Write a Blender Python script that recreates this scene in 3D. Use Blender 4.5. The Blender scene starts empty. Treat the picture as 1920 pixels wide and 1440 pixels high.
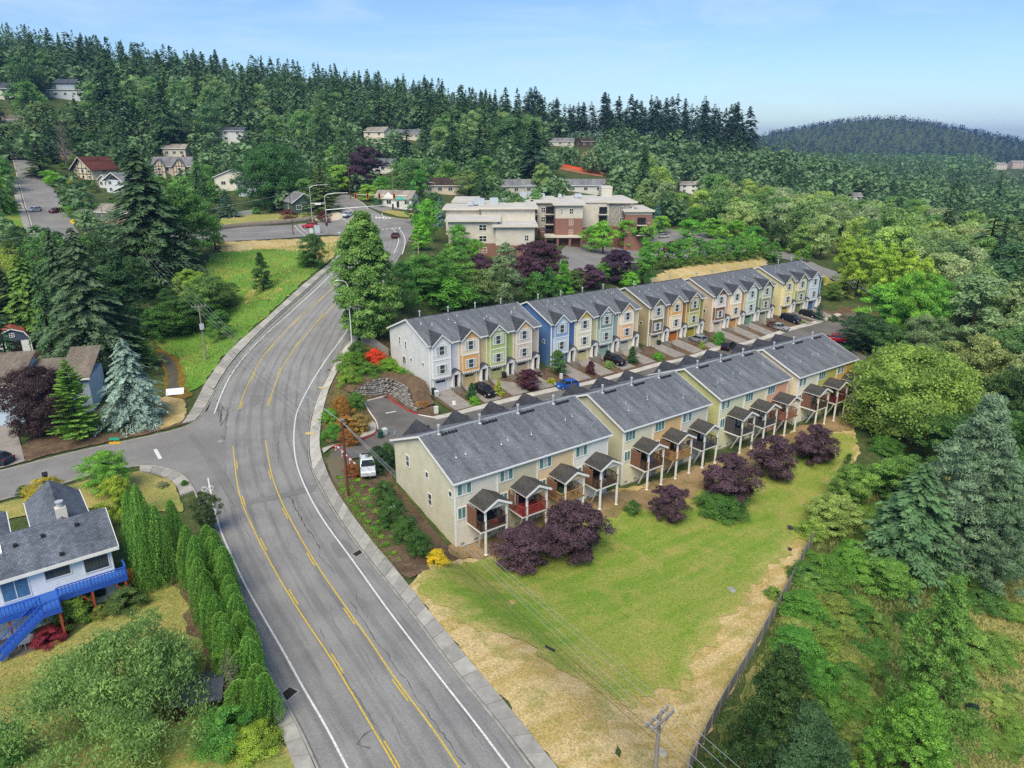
import bpy, math, random
import numpy as np
from mathutils import Vector, Matrix
from mathutils.geometry import delaunay_2d_cdt

S = bpy.context.scene
COL = S.collection
# ---------------------------------------------------------------- camera
F, PITCH, H = 1331.7, 0.3291, 40.0
cam = bpy.data.cameras.new('camera')
cam.sensor_width = 36.0
cam.lens = 36.0 * F / 1920.0
cam.clip_start, cam.clip_end = 1.0, 20000.0
camo = bpy.data.objects.new('camera', cam)
camo.location = (0, 0, H)
camo.rotation_euler = (math.pi / 2 - PITCH, 0, 0)
COL.objects.link(camo)
S.camera = camo
# ---------------------------------------------------------------- sky, sun, exposure
SUN_EL, SUN_DIR = math.radians(52), Vector((-0.26, -0.96, 0)).normalized()   # horizontal direction towards the sun
SUN_ROT = math.atan2(SUN_DIR.x, SUN_DIR.y)
world = bpy.data.worlds.new('World')
S.world = world
world.use_nodes = True
wn = world.node_tree
wn.nodes.clear()
wo = wn.nodes.new('ShaderNodeOutputWorld')
wb = wn.nodes.new('ShaderNodeBackground')
sk = wn.nodes.new('ShaderNodeTexSky')
sk.sky_type = 'NISHITA'
sk.sun_disc = False
sk.sun_elevation = SUN_EL
sk.sun_rotation = SUN_ROT
sk.altitude = 100
sk.air_density, sk.dust_density, sk.ozone_density = 1.0, 0.4, 2.5
wb.inputs['Strength'].default_value = 0.073
tc = wn.nodes.new('ShaderNodeTexCoord')
mp = wn.nodes.new('ShaderNodeMapping')
mp.inputs['Scale'].default_value = (1.2, 1.2, 7.0)
nz = wn.nodes.new('ShaderNodeTexNoise')
nz.inputs['Scale'].default_value = 2.2
nz.inputs['Detail'].default_value = 7
nz.inputs['Roughness'].default_value = 0.6
nz.inputs['Distortion'].default_value = 0.6
cr = wn.nodes.new('ShaderNodeValToRGB')
cr.color_ramp.elements[0].position = 0.45
cr.color_ramp.elements[0].color = (0, 0, 0, 1)
cr.color_ramp.elements[1].position = 0.68
cr.color_ramp.elements[1].color = (0.55, 0.55, 0.55, 1)
mx = wn.nodes.new('ShaderNodeMixRGB')
mx.inputs['Color2'].default_value = (6.2, 6.6, 7.0, 1)
wn.links.new(tc.outputs['Generated'], mp.inputs['Vector'])
wn.links.new(mp.outputs['Vector'], nz.inputs['Vector'])
wn.links.new(nz.outputs['Fac'], cr.inputs['Fac'])
wn.links.new(cr.outputs['Color'], mx.inputs['Fac'])
wn.links.new(sk.outputs['Color'], mx.inputs['Color1'])
tn = wn.nodes.new('ShaderNodeMixRGB')
tn.blend_type = 'MULTIPLY'
tn.inputs['Fac'].default_value = 1.0
tn.inputs['Color2'].default_value = (0.69, 0.81, 0.95, 1)
wn.links.new(mx.outputs['Color'], tn.inputs['Color1'])
wn.links.new(tn.outputs['Color'], wb.inputs['Color'])
wn.links.new(wb.outputs['Background'], wo.inputs['Surface'])
sun = bpy.data.lights.new('sun', 'SUN')
sun.energy = 2.1
sun.angle = math.radians(40)
sun.color = (1.0, 0.90, 0.70)
suno = bpy.data.objects.new('sun', sun)
sd = Vector((SUN_DIR.x * math.cos(SUN_EL), SUN_DIR.y * math.cos(SUN_EL), math.sin(SUN_EL)))
suno.rotation_euler = sd.to_track_quat('Z', 'Y').to_euler()
suno.location = (-60, -100, 200)
COL.objects.link(suno)
vs = S.view_settings
vs.view_transform = 'Standard'
vs.look = 'None'
vs.gamma = 1.0
vs.use_curve_mapping = False
vs.exposure = 1.20
S.render.engine = 'CYCLES'
cy = S.cycles
cy.max_bounces = 6
cy.diffuse_bounces = 3
cy.glossy_bounces = 2
cy.transmission_bounces = 3
cy.transparent_max_bounces = 4
cy.volume_bounces = 0
cy.use_denoising = False
cy.use_adaptive_sampling = True
cy.adaptive_threshold = 0.015
cy.caustics_reflective = cy.caustics_refractive = False

# ---------------------------------------------------------------- helpers
RNG = np.random.default_rng(7)
rnd = random.Random(11)

def lin(h, k=1.0):
    v = [int(h[i:i + 2], 16) / 255 for i in (0, 2, 4)]
    v = [(c / 12.92 if c <= 0.04045 else ((c + 0.055) / 1.055) ** 2.4) * k for c in v]
    return (v[0], v[1], v[2], 1.0)

def tag(o, label=None, cat=None, group=None, kind=None):
    if label: o['label'] = label
    if cat: o['category'] = cat
    if group: o['group'] = group
    if kind: o['kind'] = kind
    return o

def link(name, data, parent=None):
    o = bpy.data.objects.new(name, data)
    COL.objects.link(o)
    if parent is not None: o.parent = parent
    return o

def empty(name, loc=(0, 0, 0), rz=0.0, label=None, cat=None, group=None):
    o = link(name, None)
    o.empty_display_size = 0.3
    o.location = loc
    o.rotation_euler = (0, 0, rz)
    return tag(o, label, cat, group)

KIDS = {}
def copy_tree(o, parent=None):
    c = o.copy()
    COL.objects.link(c)
    if parent is not None: c.parent = parent
    for ch in list(o.children): copy_tree(ch, c)
    return c

class MB:
    def __init__(s): s.v, s.f, s.m, s.cm = [], [], [], 0
    def mat(s, i): s.cm = i; return s
    def poly(s, pts):
        b = len(s.v); s.v += [tuple(p) for p in pts]; s.f.append(tuple(range(b, b + len(pts)))); s.m.append(s.cm); return s
    def faces(s, pts, fs):
        b = len(s.v); s.v += [tuple(p) for p in pts]
        for q in fs: s.f.append(tuple(b + i for i in q)); s.m.append(s.cm)
        return s
    def box(s, x0, x1, y0, y1, z0, z1):
        p = [(x0, y0, z0), (x1, y0, z0), (x1, y1, z0), (x0, y1, z0), (x0, y0, z1), (x1, y0, z1), (x1, y1, z1), (x0, y1, z1)]
        return s.faces(p, [(0, 3, 2, 1), (4, 5, 6, 7), (0, 1, 5, 4), (1, 2, 6, 5), (2, 3, 7, 6), (3, 0, 4, 7)])
    def hexa(s, lo, hi):
        return s.faces(list(lo) + list(hi), [(3, 2, 1, 0), (4, 5, 6, 7), (0, 1, 5, 4), (1, 2, 6, 5), (2, 3, 7, 6), (3, 0, 4, 7)])
    def bar(s, a, b, w, h=None, up=(0, 0, 1)):
        a, b = Vector(a), Vector(b); d = (b - a).normalized(); h = h or w
        u = Vector(up)
        if abs(d.dot(u)) > 0.98: u = Vector((1, 0, 0))
        r = d.cross(u).normalized(); u = r.cross(d).normalized()
        k = [r * (-w / 2) - u * (h / 2), r * (w / 2) - u * (h / 2), r * (w / 2) + u * (h / 2), r * (-w / 2) + u * (h / 2)]
        return s.hexa([a + q for q in k], [b + q for q in k])
    def tube(s, pts, rad, n=6, cap=True):
        pts = [Vector(p) for p in pts]
        if not hasattr(rad, '__len__'): rad = [rad] * len(pts)
        rings = []; V = []
        for i, p in enumerate(pts):
            d = (pts[min(i + 1, len(pts) - 1)] - pts[max(i - 1, 0)]).normalized()
            u = Vector((0, 0, 1)) if abs(d.z) < 0.95 else Vector((1, 0, 0))
            r = d.cross(u).normalized(); u = r.cross(d)
            rings.append(len(V))
            for k in range(n):
                a = 2 * math.pi * k / n
                V.append(p + (r * math.cos(a) + u * math.sin(a)) * rad[i])
        fs = []
        for i in range(len(pts) - 1):
            for k in range(n):
                k2 = (k + 1) % n
                fs.append((rings[i] + k, rings[i] + k2, rings[i + 1] + k2, rings[i + 1] + k))
        if cap: fs += [tuple(range(n))[::-1], tuple(rings[-1] + k for k in range(n))]
        return s.faces(V, fs)
    def cyl(s, c, r, z0, z1, n=10, r1=None):
        return s.tube([(c[0], c[1], z0), (c[0], c[1], z1)], [r, r if r1 is None else r1], n)
    def ball(s, c, rx, ry, rz, n=10, m=6):
        V = [(c[0], c[1], c[2] - rz)]
        for j in range(1, m):
            t = -math.pi / 2 + math.pi * j / m
            for k in range(n):
                a = 2 * math.pi * k / n
                V.append((c[0] + rx * math.cos(t) * math.cos(a), c[1] + ry * math.cos(t) * math.sin(a), c[2] + rz * math.sin(t)))
        V.append((c[0], c[1], c[2] + rz)); L = len(V) - 1; fs = []
        for k in range(n):
            k2 = (k + 1) % n
            fs.append((0, 1 + k2, 1 + k)); fs.append((L, L - n + k, L - n + k2))
            for j in range(m - 2):
                fs.append((1 + j * n + k, 1 + j * n + k2, 1 + (j + 1) * n + k2, 1 + (j + 1) * n + k))
        return s.faces(V, fs)
    def mesh(s, name, mats, smooth=False):
        me = bpy.data.meshes.new(name)
        me.from_pydata(s.v, [], s.f)
        for q in (mats if isinstance(mats, (list, tuple)) else [mats]): me.materials.append(q)
        if max(s.m, default=0): me.polygons.foreach_set('material_index', s.m)
        if smooth: me.polygons.foreach_set('use_smooth', [True] * len(s.f))
        me.update()
        return me
    def build(s, name, mats, parent=None, smooth=False):
        return link(name, s.mesh(name, mats, smooth), parent)

def np_mesh(name, V, Fq, mats, tone=None, mi=None, smooth=False):
    me = bpy.data.meshes.new(name)
    V = np.asarray(V, np.float32); Fq = np.asarray(Fq, np.int32)
    n, k = Fq.shape
    me.vertices.add(len(V)); me.vertices.foreach_set('co', V.ravel())
    me.loops.add(n * k); me.loops.foreach_set('vertex_index', Fq.ravel())
    me.polygons.add(n)
    me.polygons.foreach_set('loop_start', np.arange(0, n * k, k, dtype=np.int32))
    me.polygons.foreach_set('loop_total', np.full(n, k, np.int32))
    for q in (mats if isinstance(mats, (list, tuple)) else [mats]): me.materials.append(q)
    if mi is not None: me.polygons.foreach_set('material_index', np.asarray(mi, np.int32))
    if smooth: me.polygons.foreach_set('use_smooth', np.ones(n, bool))
    if tone is not None:
        a = me.attributes.new('tone', 'FLOAT', 'FACE')
        a.data.foreach_set('value', np.asarray(tone, np.float32))
    me.update(calc_edges=True)
    return me

# ---------------------------------------------------------------- materials
MATS = {}
def nodes_of(m): return m.node_tree.nodes, m.node_tree.links

def mat(name, col, rough=0.8, spec=0.3, metal=0.0, var=0.0, vscale=2.0, bump=0.0, bscale=40.0, cols=None):
    if name in MATS: return MATS[name]
    m = bpy.data.materials.new(name); m.use_nodes = True
    N, L = nodes_of(m); b = N['Principled BSDF']
    c = lin(col) if isinstance(col, str) else col
    b.inputs['Base Color'].default_value = c
    b.inputs['Roughness'].default_value = rough
    b.inputs['Specular IOR Level'].default_value = spec
    b.inputs['Metallic'].default_value = metal
    m.diffuse_color = c
    if var or bump:
        t = N.new('ShaderNodeTexCoord')
    if var:
        n = N.new('ShaderNodeTexNoise'); n.inputs['Scale'].default_value = vscale; n.inputs['Detail'].default_value = 6; n.inputs['Roughness'].default_value = 0.65
        r = N.new('ShaderNodeValToRGB')
        c2 = lin(cols) if cols else tuple(x * (1 - var) for x in c[:3]) + (1,)
        r.color_ramp.elements[0].position = 0.32; r.color_ramp.elements[0].color = c2
        r.color_ramp.elements[1].position = 0.68; r.color_ramp.elements[1].color = c
        L.new(t.outputs['Object'], n.inputs['Vector']); L.new(n.outputs['Fac'], r.inputs['Fac']); L.new(r.outputs['Color'], b.inputs['Base Color'])
    if bump:
        n2 = N.new('ShaderNodeTexNoise'); n2.inputs['Scale'].default_value = bscale; n2.inputs['Detail'].default_value = 4
        u = N.new('ShaderNodeBump'); u.inputs['Strength'].default_value = bump; u.inputs['Distance'].default_value = 0.05
        L.new(t.outputs['Object'], n2.inputs['Vector']); L.new(n2.outputs['Fac'], u.inputs['Height']); L.new(u.outputs['Normal'], b.inputs['Normal'])
    MATS[name] = m
    return m

def siding(col, kind='lap'):
    key = 'siding_%s_%s' % (kind, col)
    if key in MATS: return MATS[key]
    m = mat(key, col, 0.75, 0.25)
    N, L = nodes_of(m); b = N['Principled BSDF']
    t = N.new('ShaderNodeTexCoord'); n = N.new('ShaderNodeTexNoise'); n.inputs['Scale'].default_value = 0.7; n.inputs['Detail'].default_value = 8
    mx = N.new('ShaderNodeMixRGB'); mx.blend_type = 'MULTIPLY'
    r = N.new('ShaderNodeValToRGB'); r.color_ramp.elements[0].position = 0.25; r.color_ramp.elements[0].color = (0.86, 0.85, 0.82, 1); r.color_ramp.elements[1].position = 0.6; r.color_ramp.elements[1].color = (1, 1, 1, 1)
    c = lin(col, 1.08); gy_ = sum(c[:3]) / 3; c = tuple(v * .88 + gy_ * .12 for v in c[:3]) + (1,); mx.inputs['Fac'].default_value = 1.0; mx.inputs['Color1'].default_value = c
    L.new(t.outputs['Object'], n.inputs['Vector']); L.new(n.outputs['Fac'], r.inputs['Fac']); L.new(r.outputs['Color'], mx.inputs['Color2']);
    w = N.new('ShaderNodeTexWave'); w.wave_type = 'BANDS'; w.wave_profile = 'SAW'
    w.bands_direction = 'Z' if kind == 'lap' else 'X'
    w.inputs['Scale'].default_value = 1.15 if kind == 'lap' else 0.85
    L.new(t.outputs['Object'], w.inputs['Vector'])
    r2 = N.new('ShaderNodeValToRGB'); r2.color_ramp.elements[0].position = 0.0; r2.color_ramp.elements[0].color = (0.72, 0.72, 0.72, 1); r2.color_ramp.elements[1].position = 0.22; r2.color_ramp.elements[1].color = (1, 1, 1, 1)
    m2 = N.new('ShaderNodeMixRGB'); m2.blend_type = 'MULTIPLY'; m2.inputs['Fac'].default_value = 0.4
    L.new(w.outputs['Fac'], r2.inputs['Fac']); L.new(mx.outputs['Color'], m2.inputs['Color1']); L.new(r2.outputs['Color'], m2.inputs['Color2'])
    L.new(m2.outputs['Color'], b.inputs['Base Color'])
    u = N.new('ShaderNodeBump'); u.inputs['Strength'].default_value = 0.2; u.inputs['Distance'].default_value = 0.02
    L.new(w.outputs['Fac'], u.inputs['Height']); L.new(u.outputs['Normal'], b.inputs['Normal'])
    return m

def shingle(name, col, col2, scale=1.0, streak=True):
    if name in MATS: return MATS[name]
    m = mat(name, col, 0.9, 0.15)
    N, L = nodes_of(m); b = N['Principled BSDF']
    t = N.new('ShaderNodeTexCoord')
    br = N.new('ShaderNodeTexBrick'); br.inputs['Scale'].default_value = 1.6 * scale
    br.inputs['Color1'].default_value = lin(col); br.inputs['Color2'].default_value = lin(col2)
    br.inputs['Mortar'].default_value = lin(col2, 0.55); br.inputs['Mortar Size'].default_value = 0.018; br.inputs['Row Height'].default_value = 0.36; br.inputs['Brick Width'].default_value = 0.55
    n = N.new('ShaderNodeTexNoise'); n.inputs['Scale'].default_value = 0.55; n.inputs['Detail'].default_value = 9; n.inputs['Roughness'].default_value = 0.72
    r = N.new('ShaderNodeValToRGB'); r.color_ramp.elements[0].position = 0.36; r.color_ramp.elements[0].color = (0.62, 0.63, 0.65, 1); r.color_ramp.elements[1].position = 0.62; r.color_ramp.elements[1].color = (1.16, 1.15, 1.14, 1)
    sm = N.new('ShaderNodeMapping'); sm.inputs['Scale'].default_value = (1.0, 0.22, 0.22)
    n3 = N.new('ShaderNodeTexNoise'); n3.inputs['Scale'].default_value = 14; n3.inputs['Detail'].default_value = 3
    r3 = N.new('ShaderNodeValToRGB'); r3.color_ramp.elements[0].position = 0.3; r3.color_ramp.elements[0].color = (0.6, 0.6, 0.6, 1); r3.color_ramp.elements[1].position = 0.75; r3.color_ramp.elements[1].color = (1.3, 1.3, 1.3, 1)
    mx = N.new('ShaderNodeMixRGB'); mx.blend_type = 'MULTIPLY'; mx.inputs['Fac'].default_value = 1
    m3 = N.new('ShaderNodeMixRGB'); m3.blend_type = 'MULTIPLY'; m3.inputs['Fac'].default_value = 0.7
    L.new(t.outputs['Object'], br.inputs['Vector']); L.new(t.outputs['Object'], sm.inputs['Vector']); L.new(sm.outputs['Vector'], n.inputs['Vector']); L.new(t.outputs['Object'], n3.inputs['Vector'])
    L.new(n.outputs['Fac'], r.inputs['Fac']); L.new(n3.outputs['Fac'], r3.inputs['Fac'])
    L.new(br.outputs['Color'], mx.inputs['Color1']); L.new(r.outputs['Color'], mx.inputs['Color2'])
    L.new(mx.outputs['Color'], m3.inputs['Color1']); L.new(r3.outputs['Color'], m3.inputs['Color2'])
    L.new(m3.outputs['Color'], b.inputs['Base Color'])
    u = N.new('ShaderNodeBump'); u.inputs['Strength'].default_value = 0.5; u.inputs['Distance'].default_value = 0.03
    L.new(br.outputs['Fac'], u.inputs['Height']); u.invert = True; L.new(u.outputs['Normal'], b.inputs['Normal'])
    return m

def ground_mat(name, c1, c2, c3=None, s1=0.12, s2=1.5, stripe=None, fine=9.0, rim=None):
    if name in MATS: return MATS[name]
    m = mat(name, c1, 0.95, 0.1)
    N, L = nodes_of(m); b = N['Principled BSDF']
    g = N.new('ShaderNodeNewGeometry')
    def noise(s, d=6, rough=0.6):
        n = N.new('ShaderNodeTexNoise'); n.inputs['Scale'].default_value = s; n.inputs['Detail'].default_value = d; n.inputs['Roughness'].default_value = rough
        L.new(g.outputs['Position'], n.inputs['Vector']); return n.outputs['Fac']
    def ramp(src, p0, p1):
        r = N.new('ShaderNodeMapRange'); r.inputs['From Min'].default_value = p0; r.inputs['From Max'].default_value = p1
        L.new(src, r.inputs['Value']); return r.outputs['Result']
    def mix(f, a, bb, mode='MIX'):
        x = N.new('ShaderNodeMixRGB'); x.blend_type = mode
        if isinstance(f, float): x.inputs['Fac'].default_value = f
        else: L.new(f, x.inputs['Fac'])
        for s, q in (('Color1', a), ('Color2', bb)):
            if isinstance(q, tuple): x.inputs[s].default_value = q
            else: L.new(q, x.inputs[s])
        return x.outputs['Color']
    f1 = noise(s1, 7, 0.62)
    if stripe:
        mpn = N.new('ShaderNodeMapping'); mpn.vector_type = 'TEXTURE'; mpn.inputs['Rotation'].default_value = (0, 0, stripe[0]); mpn.inputs['Scale'].default_value = (16.0, 1.0, 1.0)
        L.new(g.outputs['Position'], mpn.inputs['Vector'])
        n = N.new('ShaderNodeTexNoise'); n.inputs['Scale'].default_value = stripe[1]; n.inputs['Detail'].default_value = 3
        L.new(mpn.outputs['Vector'], n.inputs['Vector'])
        ad = N.new('ShaderNodeMath'); ad.operation = 'MULTIPLY_ADD'; ad.inputs[1].default_value = stripe[2]; L.new(n.outputs['Fac'], ad.inputs[0]); L.new(f1, ad.inputs[2])
        sb = N.new('ShaderNodeMath'); sb.operation = 'SUBTRACT'; sb.inputs[1].default_value = stripe[2] * 0.5; L.new(ad.outputs[0], sb.inputs[0]); f1 = sb.outputs[0]
    c = mix(ramp(f1, 0.40, 0.60), lin(c1) if isinstance(c1, str) else c1, lin(c2) if isinstance(c2, str) else c2)
    if c3: c = mix(ramp(noise(s2, 6, 0.7), 0.50, 0.72), c, lin(c3) if isinstance(c3, str) else c3)
    if rim:      # thins out to straw towards the edge of the patch
        at = N.new('ShaderNodeAttribute'); at.attribute_name = 'edge'
        ea = N.new('ShaderNodeMath'); ea.operation = 'MULTIPLY_ADD'; ea.inputs[1].default_value = 9.0; L.new(f1, ea.inputs[0]); L.new(at.outputs['Fac'], ea.inputs[2])
        eb = N.new('ShaderNodeMath'); eb.operation = 'MULTIPLY_ADD'; eb.inputs[1].default_value = 5.0; L.new(noise(0.9, 6, .75), eb.inputs[0]); L.new(ea.outputs[0], eb.inputs[2])
        c = mix(ramp(eb.outputs[0], 4.6, 8.4), lin(rim), c)
    fn = noise(fine, 4, 0.7)
    rr = N.new('ShaderNodeValToRGB'); rr.color_ramp.elements[0].position = 0.3; rr.color_ramp.elements[0].color = (0.5, 0.5, 0.5, 1); rr.color_ramp.elements[1].position = 0.72; rr.color_ramp.elements[1].color = (1.35, 1.35, 1.3, 1)
    L.new(fn, rr.inputs['Fac']); c = mix(0.9, c, rr.outputs['Color'], 'MULTIPLY')
    L.new(c, b.inputs['Base Color'])
    u = N.new('ShaderNodeBump'); u.inputs['Strength'].default_value = 0.7; u.inputs['Distance'].default_value = 0.12
    L.new(fn, u.inputs['Height']); L.new(u.outputs['Normal'], b.inputs['Normal'])
    return m

def asphalt_mat(name, c1, c2, crack=True):
    if name in MATS: return MATS[name]
    m = mat(name, c1, 0.88, 0.2)
    N, L = nodes_of(m); b = N['Principled BSDF']; g = N.new('ShaderNodeNewGeometry')
    def noise(s, d=6, rough=0.6, vec=None):
        n = N.new('ShaderNodeTexNoise'); n.inputs['Scale'].default_value = s; n.inputs['Detail'].default_value = d; n.inputs['Roughness'].default_value = rough
        L.new(vec or g.outputs['Position'], n.inputs['Vector']); return n
    def mrange(src, a, bb, c, d):
        r = N.new('ShaderNodeMapRange'); r.inputs['From Min'].default_value = a; r.inputs['From Max'].default_value = bb; r.inputs['To Min'].default_value = c; r.inputs['To Max'].default_value = d
        L.new(src, r.inputs['Value']); return r.outputs['Result']
    x = N.new('ShaderNodeMixRGB'); x.inputs['Color1'].default_value = lin(c1); x.inputs['Color2'].default_value = lin(c2)
    L.new(mrange(noise(0.16, 6).outputs['Fac'], 0.38, 0.62, 0, 1), x.inputs['Fac'])
    y = N.new('ShaderNodeMixRGB'); y.blend_type = 'MULTIPLY'; y.inputs['Fac'].default_value = 1
    L.new(x.outputs['Color'], y.inputs['Color1'])
    fn = noise(7.0, 5, 0.8).outputs['Fac']
    v = N.new('ShaderNodeCombineColor')
    q = mrange(fn, 0.3, 0.7, 0.72, 1.28)
    for s in ('Red', 'Green', 'Blue'): L.new(q, v.inputs[s])
    L.new(v.outputs['Color'], y.inputs['Color2'])
    out = y.outputs['Color']
    if 'UVMap' and crack == 'road':
        uv = N.new('ShaderNodeUVMap'); uv.uv_map = 'UVMap'
        sp = N.new('ShaderNodeSeparateXYZ'); L.new(uv.outputs['UV'], sp.inputs['Vector'])
        # wheel tracks and oil lines worn along each lane: u is metres across, v metres along
        wob = noise(0.9, 5, 0.7).outputs['Fac']
        ad = N.new('ShaderNodeMath'); ad.operation = 'MULTIPLY_ADD'; ad.inputs[1].default_value = 0.5; L.new(wob, ad.inputs[0]); L.new(sp.outputs['X'], ad.inputs[2])
        sn = N.new('ShaderNodeMath'); sn.operation = 'MULTIPLY'; sn.inputs[1].default_value = 2 * math.pi / 1.75; L.new(ad.outputs[0], sn.inputs[0])
        cs = N.new('ShaderNodeMath'); cs.operation = 'COSINE'; L.new(sn.outputs[0], cs.inputs[0])
        z = N.new('ShaderNodeMixRGB'); z.blend_type = 'MULTIPLY'; z.inputs['Color2'].default_value = (0.78, 0.78, 0.79, 1)
        L.new(mrange(cs.outputs[0], 0.2, 1.0, 0.0, 0.8), z.inputs['Fac']); L.new(out, z.inputs['Color1']); out = z.outputs['Color']
        vm = N.new('ShaderNodeVectorMath'); vm.operation = 'MULTIPLY'; vm.inputs[1].default_value = (1.0, 0.05, 1.0); L.new(uv.outputs['UV'], vm.inputs[0])
        st = noise(2.4, 4, 0.6, vm.outputs['Vector']).outputs['Fac']
        z2 = N.new('ShaderNodeMixRGB'); z2.blend_type = 'MULTIPLY'; z2.inputs['Color2'].default_value = (0.70, 0.70, 0.71, 1)
        L.new(mrange(st, 0.52, 0.68, 0, 0.7), z2.inputs['Fac']); L.new(out, z2.inputs['Color1']); out = z2.outputs['Color']
    L.new(out, b.inputs['Base Color'])
    u = N.new('ShaderNodeBump'); u.inputs['Strength'].default_value = 0.35; u.inputs['Distance'].default_value = 0.02
    L.new(fn, u.inputs['Height']); L.new(u.outputs['Normal'], b.inputs['Normal'])
    return m

def leaf_mat(name, trans=0.28, rough=0.6):
    if name in MATS: return MATS[name]
    m = bpy.data.materials.new(name); m.use_nodes = True
    N, L = nodes_of(m); N.clear()
    o = N.new('ShaderNodeOutputMaterial'); oi = N.new('ShaderNodeObjectInfo')
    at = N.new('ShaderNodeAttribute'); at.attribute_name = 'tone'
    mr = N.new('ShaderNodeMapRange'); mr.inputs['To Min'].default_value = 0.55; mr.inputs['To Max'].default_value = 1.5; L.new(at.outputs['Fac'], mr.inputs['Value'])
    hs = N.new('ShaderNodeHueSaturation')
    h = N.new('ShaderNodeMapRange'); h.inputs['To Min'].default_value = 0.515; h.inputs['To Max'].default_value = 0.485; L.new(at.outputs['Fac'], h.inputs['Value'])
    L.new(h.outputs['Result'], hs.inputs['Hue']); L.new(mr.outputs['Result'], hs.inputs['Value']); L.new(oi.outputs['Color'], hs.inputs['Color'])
    d = N.new('ShaderNodeBsdfDiffuse'); t = N.new('ShaderNodeBsdfTranslucent'); x = N.new('ShaderNodeMixShader'); x.inputs['Fac'].default_value = trans
    L.new(hs.outputs['Color'], d.inputs['Color']); L.new(hs.outputs['Color'], t.inputs['Color'])
    L.new(d.outputs[0], x.inputs[1]); L.new(t.outputs[0], x.inputs[2])
    gl = N.new('ShaderNodeBsdfGlossy'); gl.inputs['Roughness'].default_value = rough; gl.inputs['Color'].default_value = (0.6, 0.6, 0.6, 1)
    x2 = N.new('ShaderNodeMixShader'); x2.inputs['Fac'].default_value = 0.035; L.new(x.outputs[0], x2.inputs[1]); L.new(gl.outputs[0], x2.inputs[2])
    L.new(x2.outputs[0], o.inputs['Surface'])
    MATS[name] = m
    return m
# ---------------------------------------------------------------- where things stand
CP, SP = math.cos(PITCH), math.sin(PITCH)
def ray(px, py):
    x, y = (px - 960) / F, -(py - 720) / F
    return np.array([x, CP + y * SP, -SP + y * CP])
def at_z(px, py, z):
    d = ray(px, py); t = (z - H) / d[2]
    return np.array([d[0] * t, d[1] * t, z])
def at_d(px, py, Y):
    d = ray(px, py); t = Y / d[1]
    return np.array([d[0] * t, Y, H + d[2] * t])
def proj(p):
    x, y, z = p[0], p[1], p[2] - H
    f = y * CP - z * SP; u = y * SP + z * CP
    return 960 + F * x / f, 720 - F * u / f

# townhouse rows (fitted to the photograph): row direction, unit width, blocks
ROW = 0.6298
RU = np.array([math.cos(ROW), math.sin(ROW)]); RN = np.array([-math.sin(ROW), math.cos(ROW)])
UW, DEP, OV, EAVE, RIDGE = 5.733, 14.2, 0.4, 8.5, 3.05
# number of homes, roof corner (near: back left eave, far: front left eave), base height
NEAR = [(4, (-6.38, 69.29), -3.6), (3, (14.91, 87.33), -4.9), (3, (31.35, 99.76), -5.1), (3, (47.1, 110.26), -5.0)]
FAR = [(4, (-13.79, 112.27), -0.25), (4, (7.28, 128.19), -0.6), (3, (28.64, 144.62), -1.1), (4, (45.57, 158.02), -1.55), (3, (67.31, 174.83), -1.75)]

# heights of the land: world points (x, y, z), interpolated by a thin plate spline
TP = []
def tz(z, *pts):
    for p in pts: TP.append(tuple(at_z(p[0], p[1], z)))
tz(0, (650, 1440), (860, 1440), (985, 1438), (560, 1240), (700, 1100), (840, 1250), (440, 1000), (560, 920), (640, 985), (720, 1085), (1040, 1438), (500, 1250), (590, 1430))
tz(0.1, (425, 850), (540, 830), (575, 843), (600, 860), (330, 890), (800, 1145), (935, 1300), (250, 850))
tz(0.3, (60, 890), (10, 900), (100, 930), (20, 862))
tz(0.7, (410, 775), (545, 775))
tz(1.5, (418, 740), (560, 745))
tz(2.8, (440, 700), (580, 708))
tz(4.2, (463, 672), (605, 676))
tz(5.5, (492, 640), (632, 640))
tz(7.2, (535, 598), (655, 590))
tz(9.3, (580, 556), (680, 562))
tz(11.0, (610, 525), (700, 530))
tz(12.3, (635, 500), (722, 505))
tz(13.6, (652, 470), (762, 462))
tz(14.3, (600, 440), (690, 440), (770, 435), (480, 440))
tz(15.0, (420, 445), (560, 424), (690, 418), (770, 412)); tz(14.6, (280, 455)); tz(14.2, (200, 462))
tz(17.6, (655, 400), (720, 400))
tz(19.8, (640, 372)); tz(19.0, (730, 385), (800, 385))
# left side: gardens, the creek, houses, the street up the hill
tz(0.6, (380, 800), (270, 830), (130, 870), (60, 880), (390, 735), (150, 850))
tz(1.0, (50, 800), (230, 800), (330, 760))
tz(1.6, (350, 690), (320, 660), (20, 740))
tz(3.0, (390, 665), (300, 640), (180, 690), (40, 660))
tz(5.0, (420, 600), (290, 600), (100, 620))
tz(7.5, (470, 560), (330, 555), (180, 580))
tz(10.5, (550, 500), (430, 510), (300, 520), (60, 560))
tz(13.5, (620, 458), (500, 462), (380, 475), (250, 490))
tz(14.0, (90, 468), (160, 466), (60, 475))
tz(16.7, (85, 430), (135, 430), (200, 430)); tz(17.2, (25, 440)); tz(16.2, (300, 420))
tz(19.8, (50, 393), (118, 393), (180, 393)); tz(20.4, (5, 400)); tz(16.6, (430, 412), (530, 400))
tz(25.0, (36, 345), (85, 345), (150, 340), (325, 332)); tz(23, (215, 362))
tz(22.0, (435, 355)); tz(20, (520, 370)); tz(18.5, (600, 392))
tz(32, (25, 300), (45, 300)); tz(30, (110, 315)); tz(35.0, (15, 286))
# near left garden
tz(-0.3, (240, 1085), (330, 1120), (150, 1170))
tz(-1.0, (60, 1215), (250, 1240), (370, 1290), (100, 1330), (0, 1280))
tz(-0.4, (440, 1380), (520, 1440), (500, 1400))
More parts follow.
